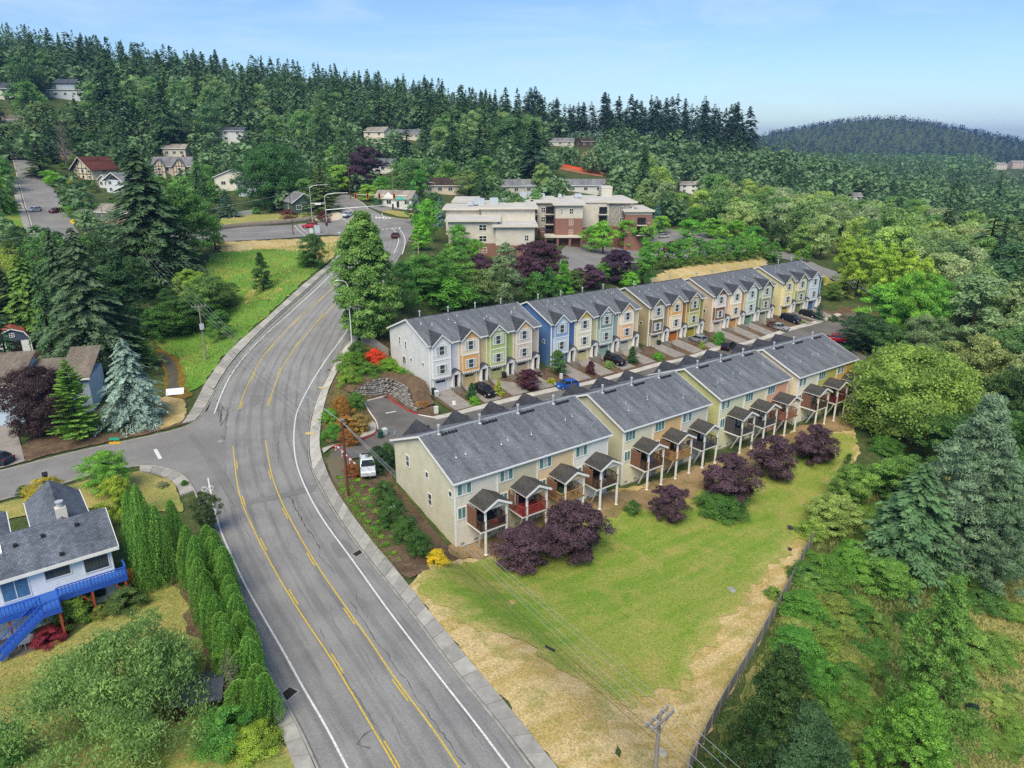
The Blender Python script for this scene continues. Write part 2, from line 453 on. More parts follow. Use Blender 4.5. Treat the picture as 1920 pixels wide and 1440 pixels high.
# the lots round the townhouses
tz(-0.2, (600, 840), (690, 880), (660, 870))
tz(-0.9, (700, 760), (690, 800), (780, 790))
tz(1.3, (640, 720), (620, 760))
tz(3.2, (665, 672), (700, 662))
tz(0.2, (610, 880), (640, 930))
tz(-0.3, (700, 900))
tz(-1.2, (730, 940), (690, 960)); tz(-2.4, (800, 1010)); tz(-0.2, (745, 1040)); tz(-3.3, (850, 1060))
def rowpt(o, a, b, z): p = np.array(o) + RU * a + RN * b; TP.append((p[0], p[1], z))
for k, o, z in NEAR:
    for a in (1, k * UW - 1):
        rowpt(o, a, 0.4, z); rowpt(o, a, -4, z - 0.25); rowpt(o, a, 14, z + 2.6)
    rowpt(o, k * UW / 2, 7, z + 1.2); rowpt(o, k * UW / 2, 18, z + 2.5)
for k, o, z in FAR:
    for a in (0.5, k * UW): rowpt(o, a, 0.4, z); rowpt(o, a, -6.5, z - 1.0); rowpt(o, a, 15, z + 1.2)
    rowpt(o, k * UW / 2, 8, z + 0.4); rowpt(o, k * UW / 2, 26, z + 2.6)
tz(-0.4, (940, 1330), (1000, 1400)); tz(-1.2, (900, 1180)); tz(-3.6, (1000, 1100), (1120, 1250)); tz(-2.6, (1220, 1420))
tz(-5.0, (1200, 1010), (1300, 1100)); tz(-5.4, (1400, 980)); tz(-5.2, (1430, 1180), (1360, 1330)); tz(-6.3, (1600, 870), (1500, 1050)); tz(-6.0, (1580, 800))
tz(-8.0, (1560, 1120), (1680, 960), (1620, 1250)); tz(-10, (1700, 1150), (1720, 1400)); tz(-12, (1850, 1150), (1880, 1400)); tz(-13, (1900, 950), (1850, 820))
# the care home and its parking, the bank behind the far row
for x, y, z in [(-8, 195, 8.5), (15, 205, 8), (28, 240, 7), (60, 262, 7), (90, 275, 6), (38, 262, 6.5), (40, 215, 5), (75, 225, 4), (105, 240, 3.5), (60, 205, 3), (20, 185, 5.5), (-10, 160, 5),
                (5, 165, 4.5), (115, 205, 0), (120, 175, -2.5), (105, 165, -2.5), (130, 250, 2), (-25, 190, 12), (-20, 225, 14.5)]: TP.append((x, y, z))
# valley and hills further off
for x, y, z in [(90, 120, -7), (75, 95, -9), (110, 140, -7), (60, 70, -11), (95, 80, -14), (150, 150, -11), (170, 210, -9), (140, 300, 1), (200, 300, -5), (120, 450, 6), (260, 400, -5), (330, 560, -5), (60, 420, 22),
                (100, 60, -15), (160, 80, -17), (60, 30, -9), (30, 20, -4), (300, 200, -14), (400, 300, -12), (-20, 10, 1), (-60, 30, -1), (-100, 60, 0), (-160, 100, 3), (-200, 150, 9),
                (-175, 260, 25), (-250, 260, 34), (-110, 340, 27.5), (-50, 310, 22), (-10, 330, 22), (-60, 420, 35), (-150, 420, 44), (-250, 400, 54), (-340, 380, 64), (20, 320, 20), (55, 340, 17), (-10, 420, 34), (40, 540, 36), (100, 560, 35), (160, 580, 33), (210, 600, 24), (270, 640, 10),
                (-300, 560, 76), (-420, 520, 88), (-430, 650, 103), (-180, 560, 65), (-90, 560, 55), (0, 650, 42), (-100, 760, 66), (-260, 720, 82), (60, 820, 34), (160, 800, 25), (-20, 900, 50), (300, 800, -5), (-600, 700, 118), (-600, 400, 90), (-450, 200, 40)]: TP.append((x, y, z))
TPa = np.array(TP)
def tps_fit(P, smooth=0.35):
    xy = P[:, :2] / 100; n = len(P)
    r2 = ((xy[:, None] - xy[None]) ** 2).sum(-1)
    K = np.where(r2 > 0, 0.5 * r2 * np.log(r2 + 1e-12), 0) + np.eye(n) * smooth * 0.004
    Q = np.c_[np.ones(n), xy]
    A = np.block([[K, Q], [Q.T, np.zeros((3, 3))]])
    s = np.linalg.solve(A, np.r_[P[:, 2], 0, 0, 0])
    return xy, s
TXY, TS = tps_fit(TPa)
def tps(x, y):
    out = np.empty(len(x))
    for i in range(0, len(x), 20000):
        q = np.c_[x[i:i + 20000], y[i:i + 20000]] / 100
        r2 = ((q[:, None] - TXY[None]) ** 2).sum(-1)
        out[i:i + 20000] = (0.5 * r2 * np.log(r2 + 1e-12)) @ TS[:-3] + TS[-3] + q @ TS[-2:]
    return out
def spaced(a, b, s0, g):
    v, s = [a], s0
    while v[-1] < b: v.append(v[-1] + s); s *= g
    return v
gx = np.array([-q for q in spaced(262.5, 3500, 4, 1.16)][::-1] + list(np.arange(-260, 340.1, 2.5)) + spaced(344, 5200, 4, 1.14))
gy = np.array([-q for q in spaced(22.5, 900, 4, 1.3)][::-1] + list(np.arange(-20, 430.1, 2.5)) + spaced(434, 7000, 4, 1.10))
GX, GY = np.meshgrid(gx, gy)
GZ = tps(GX.ravel(), GY.ravel()).reshape(GX.shape)
# beyond the surveyed land: ease to a low plain; a long wooded ridge carries the skyline on the left
far_w = np.clip((np.hypot(GX + 60, GY - 380) - 480) / 380, 0, 1); far_w = far_w * far_w * (3 - 2 * far_w)
ridge = 122 * np.exp(-(((GX + 700) * 0.83 + (GY - 640) * 0.55) / 640) ** 2 * 0.7 - ((-(GX + 700) * 0.55 + (GY - 640) * 0.83) / 420) ** 2)
plain = -8 + np.where(GX < 300, ridge, ridge)
GZ = GZ * (1 - far_w) + plain * far_w
def knoll(x, y):
    u = (x - 1184) / np.where(x < 1184, 470, 400); v = (y - 2450) / 420
    return 118 * np.exp(-(np.abs(u) ** 1.9) - v * v)
GZ = GZ + np.where(GY > 1300, knoll(GX, GY) + 38 * np.exp(-((GX - 2600) / 900) ** 2 - ((GY - 3400) / 500) ** 2), 0)
GZ[:, :] = np.where(GY < -20, GZ * 0 + np.interp(GY, [-900, -20], [-8, 0]), GZ)
def hz(x, y):
    x = np.asarray(x, float); y = np.asarray(y, float)
    i = np.clip(np.searchsorted(gx, x) - 1, 0, len(gx) - 2); j = np.clip(np.searchsorted(gy, y) - 1, 0, len(gy) - 2)
    u = np.clip((x - gx[i]) / (gx[i + 1] - gx[i]), 0, 1); v = np.clip((y - gy[j]) / (gy[j + 1] - gy[j]), 0, 1)
    return (GZ[j, i] * (1 - u) + GZ[j, i + 1] * u) * (1 - v) + (GZ[j + 1, i] * (1 - u) + GZ[j + 1, i + 1] * u) * v
def on_land(px, py):
    d = ray(px, py)
    t = np.geomspace(20, 6000, 1500)
    x, y, z = d[0] * t, d[1] * t, H + d[2] * t
    below = np.nonzero(z < hz(x, y))[0]
    if not len(below): return np.array([x[-1], y[-1], z[-1]])
    k = max(below[0], 1); a, b = t[k - 1], t[k]
    for _ in range(25):
        m = (a + b) / 2
        if H + d[2] * m < hz(d[0] * m, d[1] * m): b = m
        else: a = m
    return np.array([d[0] * b, d[1] * b, float(hz(d[0] * b, d[1] * b))])
def W(L): return [on_land(*p)[:2] for p in L]
def resample(P, step=None, n=None):
    P = np.asarray(P, float)[:, :2]
    d = np.r_[0, np.cumsum(np.hypot(*np.diff(P, axis=0).T))]
    n = n or max(2, int(d[-1] / step) + 1)
    s = np.linspace(0, d[-1], n)
    return np.c_[np.interp(s, d, P[:, 0]), np.interp(s, d, P[:, 1])]
def smooth(P, k=2):
    P = np.asarray(P, float)[:, :2]
    for _ in range(k):
        Q = np.empty((2 * len(P), 2)); Q[0] = P[0]; Q[-1] = P[-1]
        Q[1:-1:2] = P[:-1] * .75 + P[1:] * .25; Q[2:-1:2] = P[:-1] * .25 + P[1:] * .75
        P = Q
    return P

def carve(left, right, zs, blend=9.0):
    global GZ
    mid = (left + right) / 2; hw = np.hypot(*(left - right).T) / 2
    m = (GX > mid[:, 0].min() - 40) & (GX < mid[:, 0].max() + 40) & (GY > mid[:, 1].min() - 40) & (GY < mid[:, 1].max() + 40)
    q = np.c_[GX[m], GY[m]]
    d = np.sqrt(((q[:, None] - mid[None]) ** 2).sum(-1)); k = d.argmin(1)
    e = np.clip((d.min(1) - hw[k] - 2.5) / blend, 0, 1); e = e * e * (3 - 2 * e)
    GZ[m] = GZ[m] * e + zs[k] * (1 - e)

def land_mesh():
    ny, nx = GX.shape
    V = np.c_[GX.ravel(), GY.ravel(), GZ.ravel()]
    a = (np.arange(ny - 1)[:, None] * nx + np.arange(nx - 1)[None]).ravel()
    return V, np.c_[a, a + 1, a + nx + 1, a + nx]

def ribbon(left, right, off, nlat=6, uv=True):
    n = len(left); t = np.linspace(0, 1, nlat + 1)
    P = left[:, None] * (1 - t)[None, :, None] + right[:, None] * t[None, :, None]
    z = hz(P[..., 0].ravel(), P[..., 1].ravel()) + off
    V = np.c_[P.reshape(-1, 2), z]; k = nlat + 1
    a = (np.arange(n - 1)[:, None] * k + np.arange(nlat)[None]).ravel()
    return V, np.c_[a, a + 1, a + k + 1, a + k]

def ribbon_obj(name, left, right, off, m, nlat=6, parent=None, kind='structure'):
    V, Q = ribbon(left, right, off, nlat)
    me = np_mesh(name, V, Q, m, smooth=True)
    n = len(left); w = np.hypot(*(left - right).T); mid = (left + right) / 2
    s = np.r_[0, np.cumsum(np.hypot(*np.diff(mid, axis=0).T))]
    uvv = np.stack([np.linspace(0, 1, nlat + 1)[None] * w[:, None], np.repeat(s[:, None], nlat + 1, 1)], -1).reshape(-1, 2)
    l = me.uv_layers.new(name='UVMap'); l.data.foreach_set('uv', uvv[Q.ravel()].astype(np.float32).ravel())
    o = link(name, me, parent)
    if parent is None: tag(o, kind=kind)
    return o

def offset(P, d):
    P = np.asarray(P); t = np.gradient(P, axis=0); t /= np.hypot(*t.T)[:, None]
    return P + np.c_[t[:, 1], -t[:, 0]] * d      # positive: to the right of the direction of travel

def inside(q, poly):
    x, y = q[:, 0], q[:, 1]; r = np.zeros(len(q), bool); n = len(poly)
    for i in range(n):
        x1, y1 = poly[i]; x2, y2 = poly[(i + 1) % n]
        c = ((y1 > y) != (y2 > y)) & (x < (x2 - x1) * (y - y1) / (y2 - y1 + 1e-12) + x1); r ^= c
    return r

def patch(name, poly, off, m, step=1.5, jitter=0.0, kind='structure', world=False, parent=None, seed=1):
    P = np.array(poly if world else W(poly))
    edge = resample(np.r_[P, P[:1]], step if not jitter else 0.7)[:-1]
    g = np.random.default_rng(seed)
    if jitter:
        ph = g.uniform(0, 6.28, 3); s = np.arange(len(edge)) * 0.7
        j = jitter * (np.sin(s * 0.9 + ph[0]) * .5 + np.sin(s * 2.3 + ph[1]) * .35 + g.normal(0, .25, len(edge)))
        t = np.roll(edge, -1, 0) - np.roll(edge, 1, 0); t /= np.hypot(*t.T)[:, None] + 1e-9
        edge = edge + np.c_[t[:, 1], -t[:, 0]] * j[:, None]
    lo, hi = edge.min(0), edge.max(0)
    X, Y = np.meshgrid(np.arange(lo[0], hi[0], step), np.arange(lo[1], hi[1], step))
    q = np.c_[X.ravel(), Y.ravel()] + g.uniform(-.2, .2, (X.size, 2)) * step
    q = q[inside(q, edge)]
    pts = [Vector(p) for p in np.r_[edge, q]]
    n = len(edge)
    v, e, f, *_ = delaunay_2d_cdt(pts, [], [list(range(n))], 1, 1e-4)
    v = np.array([(p.x, p.y) for p in v]); f = np.array([t for t in f if len(t) == 3])
    me = np_mesh(name, np.c_[v, hz(v[:, 0], v[:, 1]) + off], f, m, smooth=True)
    if 'lawn' in name:
        ed = np.array([np.sqrt(((edge - p) ** 2).sum(1)).min() for p in v]); me.attributes.new('edge', 'FLOAT', 'POINT').data.foreach_set('value', ed.astype(np.float32))
    o = link(name, me, parent)
    if parent is None: tag(o, kind=kind)
    return o

def kerb(name, line, m, w=0.15, h=0.13, base=-0.1, off=0.0, parent=None, step=1.0, kind='structure', prep=True):
    P = resample(smooth(W(line), 2) if prep else line, step)
    P0, P1 = offset(P, -w / 2 + off), offset(P, w / 2 + off)
    z = hz(P[:, 0], P[:, 1]); n = len(P)
    V = np.concatenate([np.c_[P0, z + base], np.c_[P0, z + h], np.c_[P1, z + h], np.c_[P1, z + base]])
    a = np.arange(n - 1); Q = np.concatenate([np.c_[k * n + a, k * n + a + 1, ((k + 1) % 4) * n + a + 1, ((k + 1) % 4) * n + a] for k in range(4)])
    Q = np.concatenate([Q, [[0, n, 2 * n, 3 * n], [n - 1, 4 * n - 1, 3 * n - 1, 2 * n - 1]]])
    o = link(name, np_mesh(name, V, Q, m), parent)
    if parent is None: tag(o, kind=kind)
    return o
# ---------------------------------------------------------------- the main road
ASPH = asphalt_mat('asphalt', '8b8a88', '7d7c7b', 'road')
ASPH2 = asphalt_mat('asphalt_street', '858381', '777573', False)
ASPH3 = asphalt_mat('asphalt_dark', '6f6c69', '5e5b58', False)
CONC = mat('concrete', 'b9b5ac', 0.85, 0.2, var=0.28, vscale=0.9, bump=0.2, bscale=25)
CONC2 = mat('concrete_old', 'a3a099', 0.9, 0.2, var=0.4, vscale=1.3, bump=0.3, bscale=20)
DRIVE = mat('driveway_concrete', '96908a', 0.9, 0.2, var=0.3, vscale=0.8, bump=0.2, bscale=18)
WHITEP = mat('white_road_paint', 'e6e6e2', 0.8, 0.2, var=0.45, vscale=5.0)
YELP = mat('yellow_road_paint', 'd9bd52', 0.8, 0.2, var=0.45, vscale=5.0)
REDP = mat('red_kerb_paint', 'b0403f', 0.8, 0.2, var=0.4, vscale=2.0)
DARKM = mat('dark_iron', '3a3836', 0.7, 0.4, var=0.3, vscale=6)

CL = [(755, 1798), (655, 1570), (597.5, 1438), (567, 1373), (532, 1309), (504, 1257), (479, 1207), (449, 1151), (420, 1090), (400, 1040), (384, 985), (372, 930), (368, 880), (372, 830), (384, 783), (402, 735), (425, 697), (452, 664), (492, 622), (535, 583), (580, 545), (618, 510), (640, 482), (652, 462), (656, 450)]
CR = [(1283, 1798), (1100, 1570), (994, 1438), (931.7, 1357), (848, 1257), (763, 1142), (740, 1113), (684, 1045.6), (640, 987), (604, 926), (582, 884), (575, 843), (577.5, 796), (591, 746), (607, 715), (624, 680), (642, 652), (659, 630), (677, 600), (697, 566), (722, 526), (742, 495), (758, 468), (768, 445), (771, 432)]
WL1 = [(700, 1535), (650, 1438.6), (611, 1362), (571, 1295.5), (532, 1223), (493, 1156.7), (457, 1092.8), (433, 1040), (415, 1001), (400, 950), (390, 897)]
WL2 = [(401.7, 776), (415, 739), (432, 704), (451, 678), (474, 650), (505, 620.6), (545, 586), (592.5, 544), (630, 507), (653, 485)]
YL1 = [(790, 1530), (742, 1438.6), (650, 1284), (613, 1223), (576.7, 1170.6), (551.7, 1131.7), (526.7, 1091), (499, 1041), (479, 1001), (455, 950), (444, 906.7), (437, 837)]
YL2 = [(447.5, 768), (458, 736), (472, 705.6), (486, 678), (507.5, 649), (545, 611), (585, 576), (618.5, 545), (642, 522.6), (668, 498)]
YR1 = [(925, 1530), (859, 1438), (815, 1371), (750, 1286), (721, 1244), (692, 1200), (649, 1140), (593, 1059.5), (554, 993), (523, 931.7), (506.7, 884), (498, 826)]
YR2 = [(504, 761), (512, 731.5), (523, 703), (536, 677), (555, 649), (581, 620.6), (599.6, 599), (642, 558), (664, 535)]
WR1 = [(1030, 1540), (952, 1438), (890, 1354.6), (827, 1275), (765, 1194), (724, 1140), (659, 1048), (607, 979), (573, 918), (554, 868), (550, 820.6), (554, 782), (559, 767), (573.6, 736), (592.5, 703), (616, 668), (656, 612), (672, 585)]
left, right = resample(smooth(W(CL), 2), n=320), resample(smooth(W(CR), 2), n=320)
zs = (hz(left[:, 0], left[:, 1]) + hz(right[:, 0], right[:, 1])) / 2
zs = np.convolve(np.r_[[zs[0]] * 10, zs, [zs[-1]] * 10], np.ones(21) / 21, 'valid')
carve(left, right, zs, 8)
left, right = resample(smooth(W(CL), 2), n=320), resample(smooth(W(CR), 2), n=320)
ribbon_obj('main_road', left, right, 0.05, ASPH, 12)
road = bpy.data.objects['main_road']

def line_strip(name, pts, w, m, off=0.066, parent=None, prep=True, dash=None):
    P = resample(smooth(W(pts), 2) if prep else pts, 0.8)
    return ribbon_obj(name, offset(P, -w / 2), offset(P, w / 2), off, m, 1, parent)
for L in (WL1, WL2, WR1): line_strip('white_edge_line', L, 0.16, WHITEP, parent=road)
def dashes(pts, side, a, gap, first, m, name):
    P = offset(resample(smooth(W(pts), 2), 0.25), side)
    i = int(first / .25)
    while i + int(a / .25) < len(P):
        q = P[i:i + int(a / .25)]
        ribbon_obj(name, offset(q, -0.06), offset(q, 0.06), 0.066, m, 1, road)
        i += int((a + gap) / .25)
for L, sd_, f in ((YL1, 0.24, 4.0), (YL2, 0.24, 0.2), (YR1, -0.24, 1.0), (YR2, -0.24, 0.2)):
    line_strip('yellow_line', L, 0.13, YELP, parent=road)
    dashes(L, sd_, 3.2, 7.6, f, YELP, 'yellow_dash')
# cracks and seams in the asphalt, thin tar-dark strips
CRK = mat('tar_crack', '4c4b4a', 0.9, 0.2)
g = np.random.default_rng(5)
def crack(pts, w=0.05, wob=0.12):
    P = resample(W(pts), 0.45); P = P + np.cumsum(g.normal(0, wob * 0.35, P.shape), 0) * 0.35 + g.normal(0, wob * 0.5, P.shape)
    ww = w * g.uniform(0.3, 1.3, len(P))[:, None]
    t = np.gradient(P, axis=0); t /= np.hypot(*t.T)[:, None]; nn = np.c_[t[:, 1], -t[:, 0]]
    ribbon_obj('crack', P - nn * ww / 2, P + nn * ww / 2, 0.061, CRK, 1, road)
crack([(746, 1430), (700, 1350), (660, 1290), (640, 1250), (600, 1180)], 0.05)
crack([(870, 1435), (836, 1385), (800, 1338), (768, 1290), (735, 1245), (700, 1195), (655, 1130)], 0.06)
crack([(541, 927), (560, 965), (586, 1010), (600, 1030)], 0.12); crack([(596, 1036), (612, 1058), (630, 1075)], 0.05)
crack([(522, 868), (520, 830), (528, 790), (540, 755)], 0.05); crack([(425, 800), (421, 830), (418, 815)], 0.08)
for k in range(9): crack([(403 + g.uniform(0, 30), 748 + g.uniform(0, 34)), (403 + g.uniform(0, 28), 762 + g.uniform(0, 40)), (405 + g.uniform(0, 28), 765 + g.uniform(0, 40))], 0.09)
crack([(455, 940), (520, 928), (570, 915), (593, 910)], 0.06, 0.01); crack([(440, 952), (520, 937), (597, 920)], 0.05, 0.01)
crack([(355, 815), (390, 870), (440, 952)], 0.05, 0.01); crack([(362, 812), (410, 870), (452, 940)], 0.05, 0.01)
crack([(697, 1370), (684, 1380), (668, 1400), (690, 1408)], 0.1)
crack([(466, 722), (455, 745), (450, 770)], 0.06); crack([(620, 980), (600, 950), (640, 1000)], 0.03)
for k in range(14):
    x, y = [(760, 1400), (640, 1190), (560, 1060), (905, 1400), (700, 1260), (500, 950), (610, 1100), (820, 1330), (480, 860), (560, 700), (520, 720), (590, 640), (690, 1160), (470, 1010)][k]
    crack([(x, y), (x - 14 + g.uniform(-6, 6), y - 26), (x - 24, y - 52)], 0.025)

SEAM = asphalt_mat('asphalt_trench', '7e7c7a', '727170', False)
for q_ in ([(440, 952), (452, 940), (520, 928), (570, 915), (593, 909), (597, 919), (520, 937)], [(355, 814), (363, 812), (410, 870), (452, 940), (441, 951), (390, 872)], [(618, 1020), (650, 1010), (668, 1040), (636, 1052)], [(470, 742), (492, 742), (486, 762), (466, 762)]): patch('road_patch', q_, .063, SEAM, 1.5, parent=road)
# side street on the left with its gutter patch
SS = [(378, 775), (371, 787), (352, 798), (333, 805), (260, 822), (167, 841), (100, 857), (13, 880), (-120, 905), (-120, 990), (0, 938), (60, 925), (123, 907), (165, 892), (230, 878), (262, 873), (293, 874), (320, 880), (347, 893), (363, 916), (376, 950), (400, 945), (420, 900), (425, 840), (415, 790), (405, 765)]
patch('side_street', SS, 0.056, ASPH2, 1.6)
line_strip('stop_line', [(291, 843), (301, 861)], 0.45, WHITEP, 0.075)
tag(bpy.data.objects['stop_line'], kind='structure')

# crossroads on the hill, the street going on and the street climbing on the left
patch('crossroads', [(659, 458), (648, 444), (620, 440), (520, 448), (395, 455), (300, 462), (230, 462), (170, 470), (75, 472), (150, 452), (230, 444), (300, 440), (395, 428), (480, 424), (560, 421), (600, 419), (640, 411), (646, 405), (622, 396), (630, 372), (640, 364), (657, 366), (690, 390), (716, 404), (745, 410), (778, 409), (778, 430), (769, 446)], 0.07, ASPH2, 2.0)
patch('hill_street', [(76, 474), (60, 430), (45, 380), (32, 330), (24, 300), (12, 286), (28, 284), (50, 300), (75, 325), (105, 360), (132, 410), (165, 470)], 0.075, ASPH2, 2.0)
for L in ([(66, 458), (146, 456)], [(104, 452), (98, 434)], [(86, 446), (84, 438)], [(68, 445), (71, 440)], [(410, 438), (560, 431)], [(625, 402), (655, 418)], [(640, 385), (662, 398)], [(660, 370), (690, 392)], [(715, 400), (721, 412)], [(553, 424), (572, 442)], [(561, 423), (582, 441)]):
    o = line_strip('white_road_line', L, 0.18, WHITEP, 0.10); tag(o, kind='structure')
for L in ([(736, 428), (745, 440), (748, 452), (744, 464), (738, 476)], [(747, 427), (757, 440), (760, 452), (758, 466), (754, 478)]):
    o = line_strip('white_lane_line', L, 0.22, WHITEP, 0.10); tag(o, kind='structure')
for k in range(5):
    for (x, y, dx, dy) in ((704 + k * 6.2, 408.5 + k * .3, 3.4, 1.2), (716 + k * 8, 431 - k * .8, 4, .8), (634 + k * 9.2, 437 + k * 1.0, 4.4, 1.2)):
        o = line_strip('crosswalk_bar', [(x, y - dy), (x + dx, y + dy)], 0.5, WHITEP, 0.11); tag(o, kind='structure')
o = line_strip('lane_arrow', [(631, 551), (641, 550.5)], 0.25, WHITEP, 0.09); tag(o, kind='structure')
kerb('kerb', [(560, 421), (600, 419), (636, 413), (645, 406), (634, 398), (622, 395)], CONC, 0.3, 0.16)
patch('corner_pavement', [(600, 418), (638, 412), (645, 406), (634, 399), (622, 396), (618, 404), (588, 412)], 0.14, mat('pavement_tan', 'c2b6a3', 0.9, var=0.2), 1.5)
kerb('kerb', [(716, 404), (722, 408), (745, 410.5), (778, 409.5)], CONC, 0.35, 0.18)
kerb('kerb', [(12, 284), (24, 298), (31, 325), (46, 380), (62, 430), (76, 472)], CONC, 0.35, 0.16)
patch('footpath', [(74, 474), (59, 430), (43, 380), (30, 330), (21, 345), (33, 390), (48, 440), (60, 480)], 0.12, CONC2, 2.0)

# ---------------------------------------------------------------- kerbs and pavements of the main road, slab by slab
def pavement(name, inner, outer, slab, m, h, label=None, zoff=0.0):
    A, B = resample(smooth(W(inner), 2), 0.3), resample(smooth(W(outer), 2), 0.3)
    n = int(len(A) * 0.3 / slab)
    A, B = resample(A, n=n * 6 + 1), resample(B, n=n * 6 + 1)
    root = empty(name); tag(root, kind='structure')
    for i in range(n):
        ia, ib = i * 6, i * 6 + 6
        a0, a1, b0, b1 = A[ia], A[ib], B[ia], B[ib]
        t = (a1 - a0) / np.hypot(*(a1 - a0)) * 0.022; t2 = (b1 - b0) / np.hypot(*(b1 - b0)) * 0.022
        q = np.array([a0 + t, b0 + t2, b1 - t2, a1 - t]); z = hz(q[:, 0], q[:, 1])
        dz = h + zoff + g.uniform(-0.012, 0.012)
        mb = MB(); mb.hexa([(p[0], p[1], zz - .25) for p, zz in zip(q, z)], [(p[0], p[1], zz + dz) for p, zz in zip(q, z)])
        s = mb.build('slab', m[i % len(m)] if rnd.random() < .8 else m[rnd.randrange(len(m))], root)
    return root
SLABS = [mat('slab_%d' % i, c, 0.88, 0.2, var=0.3, vscale=1.1, bump=0.25, bscale=22) for i, c in enumerate(('a9a69f', 'a09d97', 'b1aea6', '9b9993'))]
SLABN = [mat('slab_new_%d' % i, c, 0.88, 0.2, var=0.2, vscale=1.1, bump=0.2, bscale=22) for i, c in enumerate(('c0bcb3', 'b8b4ab'))]
KI = [(1010, 1450), (938, 1357), (854, 1257), (769, 1142), (746, 1113), (690, 1045.6), (646, 987), (609, 926), (587, 884), (579.5, 843), (581.5, 796), (595, 746), (611, 715), (628, 680), (646, 652), (662, 632), (676, 608)]
KO = [(1052, 1450), (982, 1361), (932, 1300), (880, 1240), (836, 1186), (800, 1142), (740, 1065), (701, 1020.6), (659, 965), (621, 907), (604, 859), (598, 832), (601, 801), (604, 776), (613, 740), (619, 724), (635, 691), (654, 662), (673, 633), (688, 606)]
pavement('pavement_right', KI[:9], KO[:11], 1.75, SLABS, 0.13)
pavement('pavement_bend', KI[8:], KO[10:], 2.2, SLABN + SLABS[2:3], 0.13)
kerb('kerb_right', [(1003, 1450), (935, 1357), (851, 1257), (766, 1142), (743, 1113), (687, 1045.6), (643, 987), (606.5, 926), (584.5, 884), (577, 843), (579.5, 796), (593, 746), (609, 715), (626, 680), (644, 652), (661, 631), (678, 602), (699, 566), (724, 526), (744, 495)], CONC2, 0.2, 0.15)
pavement('pavement_left', [(594, 1450), (565, 1380), (529, 1313), (501, 1262), (475, 1211), (444, 1153)], [(556, 1450), (532, 1385), (508, 1330), (486, 1285), (466, 1240), (440, 1185)], 1.7, SLABS, 0.13)
kerb('kerb_left', [(600, 1450), (565.5, 1373), (530.5, 1309), (502, 1257), (477, 1207), (447, 1151), (418, 1090), (398, 1040), (382, 985)], CONC2, 0.2, 0.15)
pavement('pavement_hill', [(402, 729), (424, 692), (450, 659), (490, 618), (533, 579), (578, 541), (616, 507), (638, 480), (650, 460)], [(383, 722), (415, 675), (440, 648), (465, 626), (522, 577), (581, 524), (616, 497), (636, 475), (646, 458)], 2.4, SLABS, 0.12)
kerb('kerb_hill', [(404, 732), (426, 694.5), (452, 662), (491, 620.5), (534, 581.5), (579, 543.5), (617, 509), (639, 481), (651, 461)], CONC2, 0.22, 0.14)
pavement('pavement_corner', [(402, 733), (390, 755), (378, 776), (366, 788)], [(383, 722), (366, 757), (352, 781), (342, 795)], 1.8, SLABS, 0.12)
kerb('kerb_corner', [(404, 732), (392, 757), (379, 778), (368, 791), (350, 800), (333, 806), (260, 823), (167, 842), (100, 858), (13, 881), (-60, 895)], CONC2, 0.22, 0.13)
pavement('pavement_south_corner', [(365, 920), (349, 894), (322, 881), (293, 875), (262, 874)], [(338, 930), (333, 912), (318, 899), (292, 888), (262, 884)], 1.8, SLABS, 0.12)
kerb('kerb_south_corner', [(380, 965), (366, 920), (348, 893), (321, 880), (293, 873.5), (262, 872.5), (230, 877.5), (165, 891.5), (123, 906), (60, 924), (0, 937), (-60, 960)], CONC2, 0.2, 0.13)
# storm drains, manholes, tactile pads
def grate(px, py, w, d, rz, label):
    p = on_land(px, py); o = empty('storm_drain', (p[0], p[1], p[2] + 0.05), rz, label, 'drain', 'storm drains in the gutter')
    mb = MB(); mb.box(-w / 2, w / 2, -d / 2, d / 2, 0, .03); mb.build('frame', CONC2, o)
    mb = MB(); mb.box(-w / 2 + .12, w / 2 - .12, -d / 2 + .12, d / 2 - .12, .03, .034); mb.build('pit', mat('pit_black', '1c1b1a', 0.9), o)
    for k in range(9):
        x = -w / 2 + .16 + k * (w - .32) / 8; mb = MB(); mb.box(x - .02, x + .02, -d / 2 + .12, d / 2 - .12, .034, .06); mb.build('bar', DARKM, o)
grate(541, 1302, 1.3, 1.1, 1.05, 'square iron storm drain in the gutter beside the leafy hedge bank')
grate(672, 1038, 1.3, 0.9, 0.9, 'iron storm drain in the gutter below the green heather mounds')
grate(629, 677, 1.3, 0.8, 1.15, 'upper of the two dark drains by the kerb on the bend')
grate(619, 693.5, 1.3, 0.8, 1.15, 'lower of the two dark drains by the kerb on the bend')
def manhole(px, py, r, label, m=None, name='manhole_cover'):
    p = on_land(px, py); mb = MB(); mb.cyl((0, 0), r, 0, .05, 16); mb.cyl((0, 0), r * .8, .05, .062, 16)
    o = mb.build(name, m or DARKM); o.location = (p[0], p[1], p[2] + .05); tag(o, label, 'manhole cover')
manhole(414, 828, 0.45, 'pale round manhole cover in the road by the side street mouth', CONC2)
manhole(1478, 990, 0.6, 'dark round manhole lid in the grass by the leaning fence, farther one')
manhole(1478, 1030, 0.42, 'smaller dark lid in the dry grass just below the larger one')
manhole(1370, 1107, 0.55, 'grey round lid at the edge of the mown green lawn', CONC2)
manhole(1238, 1413, 0.5, 'round lid in straw-coloured grass at the foot of the near pole', CONC2)
TACT = mat('tactile_yellow', 'cdbb7d', 0.8, var=0.2)
for px, py in ((581, 814), (605, 728)):
    p = on_land(px, py); mb = MB(); mb.box(-.6, .6, -.45, .45, .13, .17); o = mb.build('tactile_pad', TACT); o.location = p; o.rotation_euler = (0, 0, 0.15); tag(o, kind='structure')
